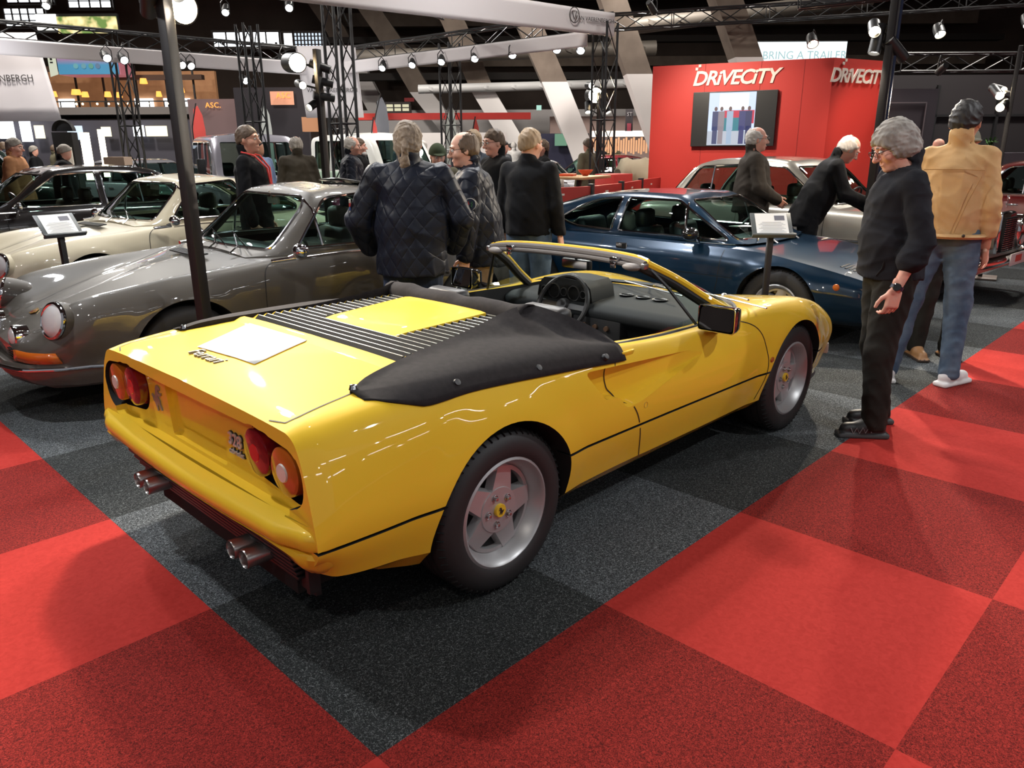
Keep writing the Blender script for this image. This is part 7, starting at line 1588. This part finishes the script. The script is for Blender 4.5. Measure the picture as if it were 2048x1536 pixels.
A = hone('display_wall', mat('display_mauve', (.16,.10,.10), .8), -8.4, 23, 1.5, (1.5,.2,2.95), 'mauve display wall with orange letters and red flag', 'display wall'); text('orange_lettering', 'ASC.', .20, emis('orange_letters', (1.,.35,.05), 1.6), A, frame(HF(-8.4,22.8,2.74), HR, (0,0,1)), .01, space=1.1)
hone('product_case', mat('case_amber', (.35,.15,.07), .6, emit=(1.,.5,.25), es=.25), -5.15, 21, 2.22, (.55,.3,.36), 'small amber-lit display case with dark goods', 'case')
hone('white_desk_front', M_WPAINT, -1.6, 22.6, 1.0, (3.0,.3,2.05), 'pale stand wall behind the crowd', 'stand wall')
A = hone('red_canopy', MR, -1.65, 20, 2.36, (4.3,.5,.15), 'long dark red stand canopy', 'canopy')
hone('dark_screen_wall', mat('navy_wall', (.012,.012,.035), .7), 1.45, 24, 1.0, (1.8,.2,2.02), 'dark navy stand wall with green picture', 'stand wall'); hone('green_picture', emis('green_pic', (.25,.55,.35), .5), 1.5, 23.8, 1.83, (.36,.04,.34), 'green and blue picture on the navy stand wall', 'picture')
hone('shelf_lights', emis('shelf_glow', (1.,.85,.7), 2.4), 3.6, 26, 2.03, (1.9,.1,.18), 'long bright shelf light at the back right', 'light'); 
mb = MB()
for i in range(22): hbox(mb, 2.7+i*.083, 26, 1.65, (.05,.08,.45+.1*math.sin(i*2.1)))
tag(mb.build('shelf_goods', mat('goods_amber_glow', (.5,.25,.12), .6, emit=(1.,.55,.3), es=.5), None, smooth=False), 'row of amber goods on the lit shelf at the back right', 'goods')['kind'] = 'stuff'  # goods made to glow in place of the shelf light on them
A = hone('hanging_banner', mat('banner_dark', (.06,.05,.055), .7), 3.55, 24, 2.38, (.22,.04,.62), 'narrow dark vertical banner reading ST', 'banner'); text('banner_letters', 'ST', .15, M_FAB, A, frame(HF(3.55,23.95,2.50), HR, (0,0,1)), .004); hone('pink_print', mat('print_pink', (.5,.08,.12), .7), 3.55, 23.96, 2.18, (.12,.02,.22), parent=A)
for u, z, lb in ((-.15,3.60,'red hanging number sign, right one'),(-3.5,3.22,'red hanging number sign, left one')): hone('number_sign', mat('sign_red', (.45,.05,.05), .6), u, 28, z, (.34,.05,.12), lb, 'sign')
hone('exit_sign', emis('exit_green', (.5,.9,.75), .8), .92, 26, 2.84, (.16,.05,.15), 'small green exit sign high in the middle', 'sign')
A = hone('info_totem', mat('totem_black', (.012,.012,.013), .5), -8.15, 14.6, .96, (.36,.2,1.92), 'black information totem with white poster at left', 'totem'); hone('poster', mat('poster_white', (.6,.58,.58), .6), -8.12, 14.45, 1.40, (.27,.02,.52), parent=A)
mb = MB(); mb.lathe([(.19,-.06),(.21,0),(.19,.06),(0,.06)], axis='y', n=30, a0=0, a1=PI); mb.xf(Matrix.Translation(HF(-8.15,14.6,1.94)) @ HM.to_4x4()); mb.build('arched_top', mat('totem_black', (.012,.012,.013), .5), A)
for i, (u, z) in enumerate(((-7.47,1.50),(-7.18,1.55))):
    hone('light_column', emis('column_glow', (1.,.85,.6), 9.), u, 14, z, (.13 if i == 0 else .07,.08,.8), ('wide','narrow')[i]+' glowing light column beside the black totem', 'light')
hone('wooden_crate', mat('crate_beige', (.42,.30,.22), .7), -6.95, 14, 1.42, (.36,.3,.14), 'beige crate with round knobs left of the grey off-roader', 'crate')
# overhead lamps of the stand itself (above the picture) that light the cars
k = 0
for (x, y, z), aim, p, col in (((-.9,3.2,4.3),(.6,1.3,.8),420,COOL),((3.2,3.9,4.4),(3.0,1.4,.7),330,COOL),((6.6,4.9,4.3),(5.5,2.6,.8),300,COOL),((.8,6.0,4.3),(1.2,4.2,.6),380,COOL),((3.5,8.6,4.3),(2.5,7.,.8),420,COOL),((9.6,4.4,4.3),(8.8,2.4,.8),420,COOL),((2.5,-3.2,4.4),(2.4,-.6,.0),260,COOL),((-3.4,.2,4.4),(-.2,.9,.5),70,COOL),((6.5,-2.4,4.4),(4.6,.2,.3),300,COOL),((-2.6,-2.0,4.4),(-.1,.2,.0),60,WARM)):
    k += 1
    stage_lamp((x,y,z), aim, 'black overhead stage lamp of the stand, number %s' % ['one','two','three','four','five','six','seven','eight','nine','ten'][k-1] if False else 'black overhead stage lamp above the cars, near %s' % ['the yellow car tail','the yellow car nose','the blue coupe','the slate grey coupe','the ivory coupe','the silver beige saloon','the red aisle','the left aisle','the right aisle','the camera'][k-1], .10, emis('lamp_over', (.97,.98,1.), 120.))
    d = (Vector(aim)-Vector((x,y,z))).normalized(); light('SPOT', Vector((x,y,z))+d*.04, aim, p, col, .09, 95, .6)

# hall floods and accent lamps added to brighten the hall, booth front and banners
for i, (u, v, z, p) in enumerate(((-9,15,7.5,900),(-3,21,7.5,1000),(4,20,7.5,900),(9,14,7.,500),(-14,22,7.5,700),(0,10,8.5,500))):
    A = empty('hall_fill_flood', HF(u,v,z), 0, 'unseen floodlight added high up to brighten the hall, %s' % ['left of centre','far centre','far right','right','far left','over the stand'][i], 'lamp'); mb = MB(); mb.lathe([(0,.3),(.25,.3),(.55,.02),(.53,.02)], axis='z', n=24); mb.build('reflector', M_BLKMET, A); mb = MB(); mb.lathe([(0,.03),(.5,.03)], axis='z', n=24); mb.build('lens', emis('fill_flood_face', (1.,.96,.9), 10.), A)
    light('AREA', HF(u,v,z-.02), HF(u,v-.01,0), p, (1.,.95,.88), 1.0)
for a, b_, p, c, an in (((9.3,5.6,3.5),(12.0,5.7,1.7),420,WARM,75),((11.6,2.3,2.6),(13.4,3.9,1.7),160,WARM,60),((7.0,12.2,3.2),HF(-4,18,2.6),160,COOL,80),((2.0,13.0,3.2),HF(-11,16.6,2.6),220,COOL,90),((6.5,6.2,4.2),(7.5,8.1,3.6),60,COOL,110)):
    stage_lamp(a, b_, 'small accent stage lamp aimed at %s' % {(9.3,5.6,3.5):'the red booth front, added to brighten it',(11.6,2.3,2.6):'the red booth side',(7.0,12.2,3.2):'the central banner, added to brighten it',(2.0,13.0,3.2):'the left banner, added to brighten it',(6.5,6.2,4.2):'the overhead banner strip, added to brighten it'}[a], .05, M_LAMPD)
    d = (Vector(b_)-Vector(a)).normalized(); light('SPOT', Vector(a)+d*.05, b_, p, c, .06, an, .8)

k = 0
for (x0, y0, dx, dy, n, nm) in ((-3.,1.6,1.35,0,8,'over the yellow car'),(-3.,4.9,1.35,0,8,'between the two coupes'),(-2.4,-3.0,1.5,0,7,'over the red aisle')):
    for i in range(n):
        k += 1; x, y = x0+dx*i, y0+dy*i
        stage_lamp((x,y,4.45), (x+(rnd.random()-.5)*2,y+(rnd.random()-.5)*2,0), 'small overhead stage lamp %s, %s of its row' % (nm, ('first','second','third','fourth','fifth','sixth','seventh','eighth')[i]), .055, emis('lamp_row', (.97,.98,1.), 60.), group=None)

for (y0, x0, n, nm) in ((-7.5,-5.,9,'the nearer row'),(-12.,-8.,9,'the farther row')):  # unseen lamp rows added for small reflections on the car sides
    for i in range(n):
        x = x0+2.1*i+rnd.random()*.8; zz = 3.3+rnd.random()*1.0
        stage_lamp((x,y0,zz), (x-1+rnd.random()*2, y0+4, 0), 'unseen lamp of %s added behind the camera for reflections, %s from the left aisle' % (nm, ('first','second','third','fourth','fifth','sixth','seventh','eighth','ninth')[i]), .07, emis('lamp_row', (.97,.98,1.), 60.))
        mb = MB(); mb.box((x+.9, y0-.3, zz+.4), (.9,.10,.05)); tag(mb.build('glint_strip_lamp', emis('strip_glow', (.95,.97,1.), 22.), None, smooth=False), 'unseen strip lamp of %s added behind the camera for reflections, %s from the left aisle' % (nm, ('first','second','third','fourth','fifth','sixth','seventh','eighth','ninth')[i]), 'lamp')
# ================================================================== vehicles and visitors further back
def offroader(name, label, loc, rz, paint, roofm, k=1., boxy=False):
    A = empty(name, loc, rz, label, 'car'); Hh = 1.95 if boxy else 1.90; bz = 1.12 if boxy else 1.10
    hw = .84
    net = [[(x,0,.45)]+[(x,a,b_) for a, b_ in c[:-1]]+[(x,0,c[-1])] for x, c in (
      (-.95,((.70,.45),(.78,.50),(.80,.70),(.80,.90),(.79,bz-.06),(.74,bz-.01),(.6,bz),bz)),(-.85,((.74,.42),(.82,.48),(hw,.70),(hw,.92),(hw-.01,bz-.05),(hw-.04,bz),(.6,bz+.01),bz+.02)),(2.0,((.74,.42),(.82,.48),(hw,.70),(hw,.92),(hw-.01,bz-.05),(hw-.04,bz),(.6,bz+.01),bz+.02)),
      (2.2,((.74,.42),(.82,.48),(hw,.70),(hw,.92),(hw-.02,bz-.08),(hw-.08,bz-.02),(.55,bz),bz+.01)),(3.15,((.72,.42),(.80,.48),(hw-.02,.68),(hw-.02,.86),(hw-.05,bz-.16),(hw-.14,bz-.10),(.5,bz-.06),bz-.05)),(3.25,((.66,.45),(.74,.50),(.78,.66),(.78,.82),(.75,bz-.20),(.66,bz-.14),(.48,bz-.10),bz-.09)))]
    b, tr = carbody(A, net, paint, (0,2.55), ([(1.95,-.7),(-.7,-.7),(-.7,.7),(1.95,.7)], .6), nu=70, arch_r=.42, zc=.40, flare=.01)
    st = [(-.90,(.77,bz-.04),(.74,bz+.3),(.68,Hh-.12),Hh-.05),(-.6,(.80,bz-.04),(.76,bz+.3),(.70,Hh-.10),Hh),(.6,(.80,bz-.04),(.76,bz+.3),(.70,Hh-.10),Hh+.01),(1.35,(.80,bz-.04),(.76,bz+.3),(.70,Hh-.11),Hh-.02),(1.55,(.795,bz-.04),(.76,bz+.26),(.71,Hh-.22),Hh-.14),(1.95,(.79,bz-.04),(.77,bz+.02),(.74,bz+.06),bz+.12),(2.05,(.7,bz-.05),(.66,bz-.04),(.6,bz-.03),bz-.02)]
    t0 = bz+.03; t1 = Hh-.17
    sh, tg = greenhouse(A, st, bz-.08, roofm, [rounded([(-.72,t0),(-.70,t1),(-.05,t1),(-.05,t0)], .04), rounded([(.05,t0),(.05,t1),(.68,t1),(.68,t0)], .03), rounded([(.78,t0),(.78,t1),(1.30,t1),(1.62,t0)], .03)], [(rounded([(-.66,t0+.03),(-.60,t1),(.60,t1),(.66,t0+.03)], .04), 1.34, 2.4)], [(rounded([(-.60,t0),(-.55,t1),(.55,t1),(.60,t0)], .04), -1.4, -.78)], trim=None)
    for s in (-1,1):
        d = (0,-s,0); y = s*1.4; sd = mat('seam_black', (.008,.008,.008), .7)
        for x in (.72,1.72,-.02): drape('door_seam', tr, [(x,y,bz-.03),(x,y,.5)], d, .008, sd, A)
        drape('flank_line', tr, [(-.8,y,.95),(3.0,y,.93)], d, .01, sd, A)
        round_lamp(A, 'headlamp', (3.26,s*.58,.80), (1,0,0), .10, M_LENS, depth=.06); mb = MB(); mb.box((1.60,s*.95,bz+.22), (.04,.14,.26), bev=.02); mb.tube([(1.62,s*.80,bz+.05),(1.60,s*.93,bz+.15)], .012); mb.build('door_mirror', M_BPLAST, A)
        h = cast(tr, (.86, y, .98), d); mb = MB(); mb.box(h[0], (.12,.03,.03)); mb.build('door_handle', M_BPLAST, A)
    mb = MB(); mb.box((3.24,0,.80), (.05,.86,.26), bev=.02); g = mb.build('grille', M_BPLAST, A); mb = MB(); mb.box((3.36,0,.58), (.14,1.66,.16), bev=.03); mb.build('front_bumper', M_STEEL if not boxy else M_BLKMET, A); mb = MB(); mb.box((-1.0,0,.58), (.12,1.6,.14), bev=.03); mb.build('rear_bumper', M_BLKMET, A)
    if boxy: mb = MB(); mb.lathe([(0,.12),(.33,.12),(.36,.06),(.36,-.06),(.33,-.12),(0,-.12)], o=(-1.08,.15,.98), axis='x', n=28); mb.build('spare_wheel', M_TYRE, A)
    seats(A, [(.95,.36),(.95,-.36)], M_BPLAST, True, .28)
    for x, s in ((0,-1),(0,1),(2.55,-1),(2.55,1)): make_wheel('steel', A, (x, s*.71, .385), s, .385, .22, .21)
    mb = MB(); mb.box((1.2,0,.48), (3.4,1.1,.10)); mb.build('underbody', M_DARK, A); return A
def place(o, u, v): p = HF(u, v, 0); o.location = p
M_SUV = mat('lavender_grey_paint', (.15,.14,.18), .3, .4, coat=1.); M_MINT = mat('mint_paint', (.42,.56,.43), .4, coat=.6); M_WROOF = mat('white_roof_paint', (.72,.72,.68), .4, coat=.6)
offroader('off_roader', 'lavender grey off-roader with pale roof behind the ivory coupe', HF(-5.35,15.6), R(-106), M_SUV, mat('silver_roof_paint', (.35,.34,.40), .3, .5, coat=1.))
offroader('off_roader', 'mint green off-roader with white roof behind the two talking persons', HF(-3.6,18.8), R(-91), M_MINT, M_WROOF, boxy=True)
def recolour(o, a, b):
    for c in [o]+list(o.children_recursive):
        if c.type == 'MESH':
            for i, sl in enumerate(c.material_slots):
                if c.data.materials[i] is a: sl.link = 'OBJECT'; sl.material = b
cars = [o for o in COL.objects if o.name.startswith('rear_engine_coupe') and o.parent is None]; c0 = cars[0]; sal = [o for o in COL.objects if o.name.startswith('vintage_saloon') and o.parent is None]; s0 = sal[1]; A0 = _mats['anthracite_paint']
def dupcar(src, a, b, loc, rz, label, sc=None):
    c = copy_tree(src); c.location = loc; c.rotation_euler = (0,0,rz); c['label'] = label
    if sc: c.scale = sc
    bpy.context.view_layer.update(); recolour(c, a, b); return c
dupcar(c0, M_GREY, mat('pale_blue_paint', (.30,.38,.44), .3, coat=1.), HF(-6.1,20.5,0), R(-115), 'pale blue vintage coupe facing the camera left of the mint off-roader')
dupcar(c0, M_GREY, mat('magenta_paint', (.18,.010,.055), .2, .3, coat=1.), HF(-.1,13.7,0), R(-60), 'magenta sports car behind the red partition')
dupcar(c0, M_GREY, mat('pearl_white_paint', (.55,.55,.58), .3, coat=1.), HF(2.0,17.6,0), R(-60), 'pearl white sports car beyond the magenta one')
wine = mat('wine_red_paint', (.16,.006,.012), .2, .2, coat=1.)
dupcar(s0, A0, wine, HF(3.2,21.6,0), R(150), 'wine red saloon beyond the red partition')
dupcar(s0, A0, mat('deep_red_paint', (.12,.006,.006), .3, .1, coat=1.), (12.75,1.3,0), R(-84), 'deep red saloon at the right, beyond the silver beige saloon')
dupcar(s0, A0, mat('black_green_paint', (.008,.020,.016), .25, .1, coat=1.), (3.0,14.6,0) if False else (2.3,13.9,0), R(176), 'black-green saloon at the far left edge', (1.,1.,1.22))
mat('black_paint', (.008,.008,.010), .25, .1, coat=1.)
dupcar(s0, A0, mat('chrome_grey_paint', (.20,.20,.22), .3, .4, coat=1.), HF(-9.2,18.5,0), R(-70), 'grey saloon in the distance left of the off-roader')
# rolled beige tarpaulin over a car
mb = MB(); G = []
for t in np.linspace(0,1,13):
    G.append([HF(2.2+t*1.3, 16.2+.2*math.sin(t*9), .95+.42*max(0,math.sin(PI*min(1,s)))*(1 if 0<t<1 else .6)+.03*math.sin(t*23+s*9)) + HFD*(1.6*s-.8) for s in np.linspace(0,1,9)])
mb.grid(G); o = mb.build('car_cover', mat('cover_beige', (.30,.25,.17), .9), None, solid=.02); tag(o, 'beige fabric cover draped over a car in the background', 'car cover')
# distant visitors
base = []
for i, (tm, lm, hm) in enumerate(((C_BLK,C_BTROU,H_GREY),(C_NAVY,C_DJEAN,H_DARK),(C_KHAKI,C_BTROU,H_BRN),(C_WHITE,C_DJEAN,H_WHITE),(cloth('slate_cloth', (.035,.042,.055)),C_BEIGE,H_BRN))):
    base.append(person('distant visitor in %s at the back of the hall' % ('black coat','navy jacket and jeans','khaki jacket','pale jacket and jeans','slate jacket and beige trousers')[i], (0,0,0), 0, 1.74+.02*i, 0, 1.05, 0., (0,.1,0), None, None, (tm,.03), (lm,1.), S_BLK, ('short',hm,.012), SK2, group='distant visitors in %s' % ('black coats','navy jackets','khaki jackets','pale jackets','slate jackets')[i]))
r2 = random.Random(5); spots = []
for u0, u1, v0, v1, n in ((-3.0,3.6,24.6,28,26),(-9.5,-5.8,22.5,25,9),(-3.4,-1.4,19.2,21,5),(-13.5,-10.8,18,24,6),(-.6,.2,14.9,15.6,1),(1.2,1.5,14.6,15.2,1)):
    for _ in range(n):
        for _t in range(40):
            p = (u0+(u1-u0)*r2.random(), v0+(v1-v0)*r2.random())
            if all((p[0]-q[0])**2+(p[1]-q[1])**2 > .35 for q in spots) and not (abs(p[1]-27) < .8 and -.3 < p[0] < 1.5) and not (abs(p[1]-24.5) < 1 and p[0] > 1.8): spots.append(p); break
for i, (u, v) in enumerate(spots):
    o = base[i] if i < len(base) else copy_tree(base[i % len(base)]); o.location = HF(u, v, 0); o.rotation_euler = (0,0,r2.random()*6.28)
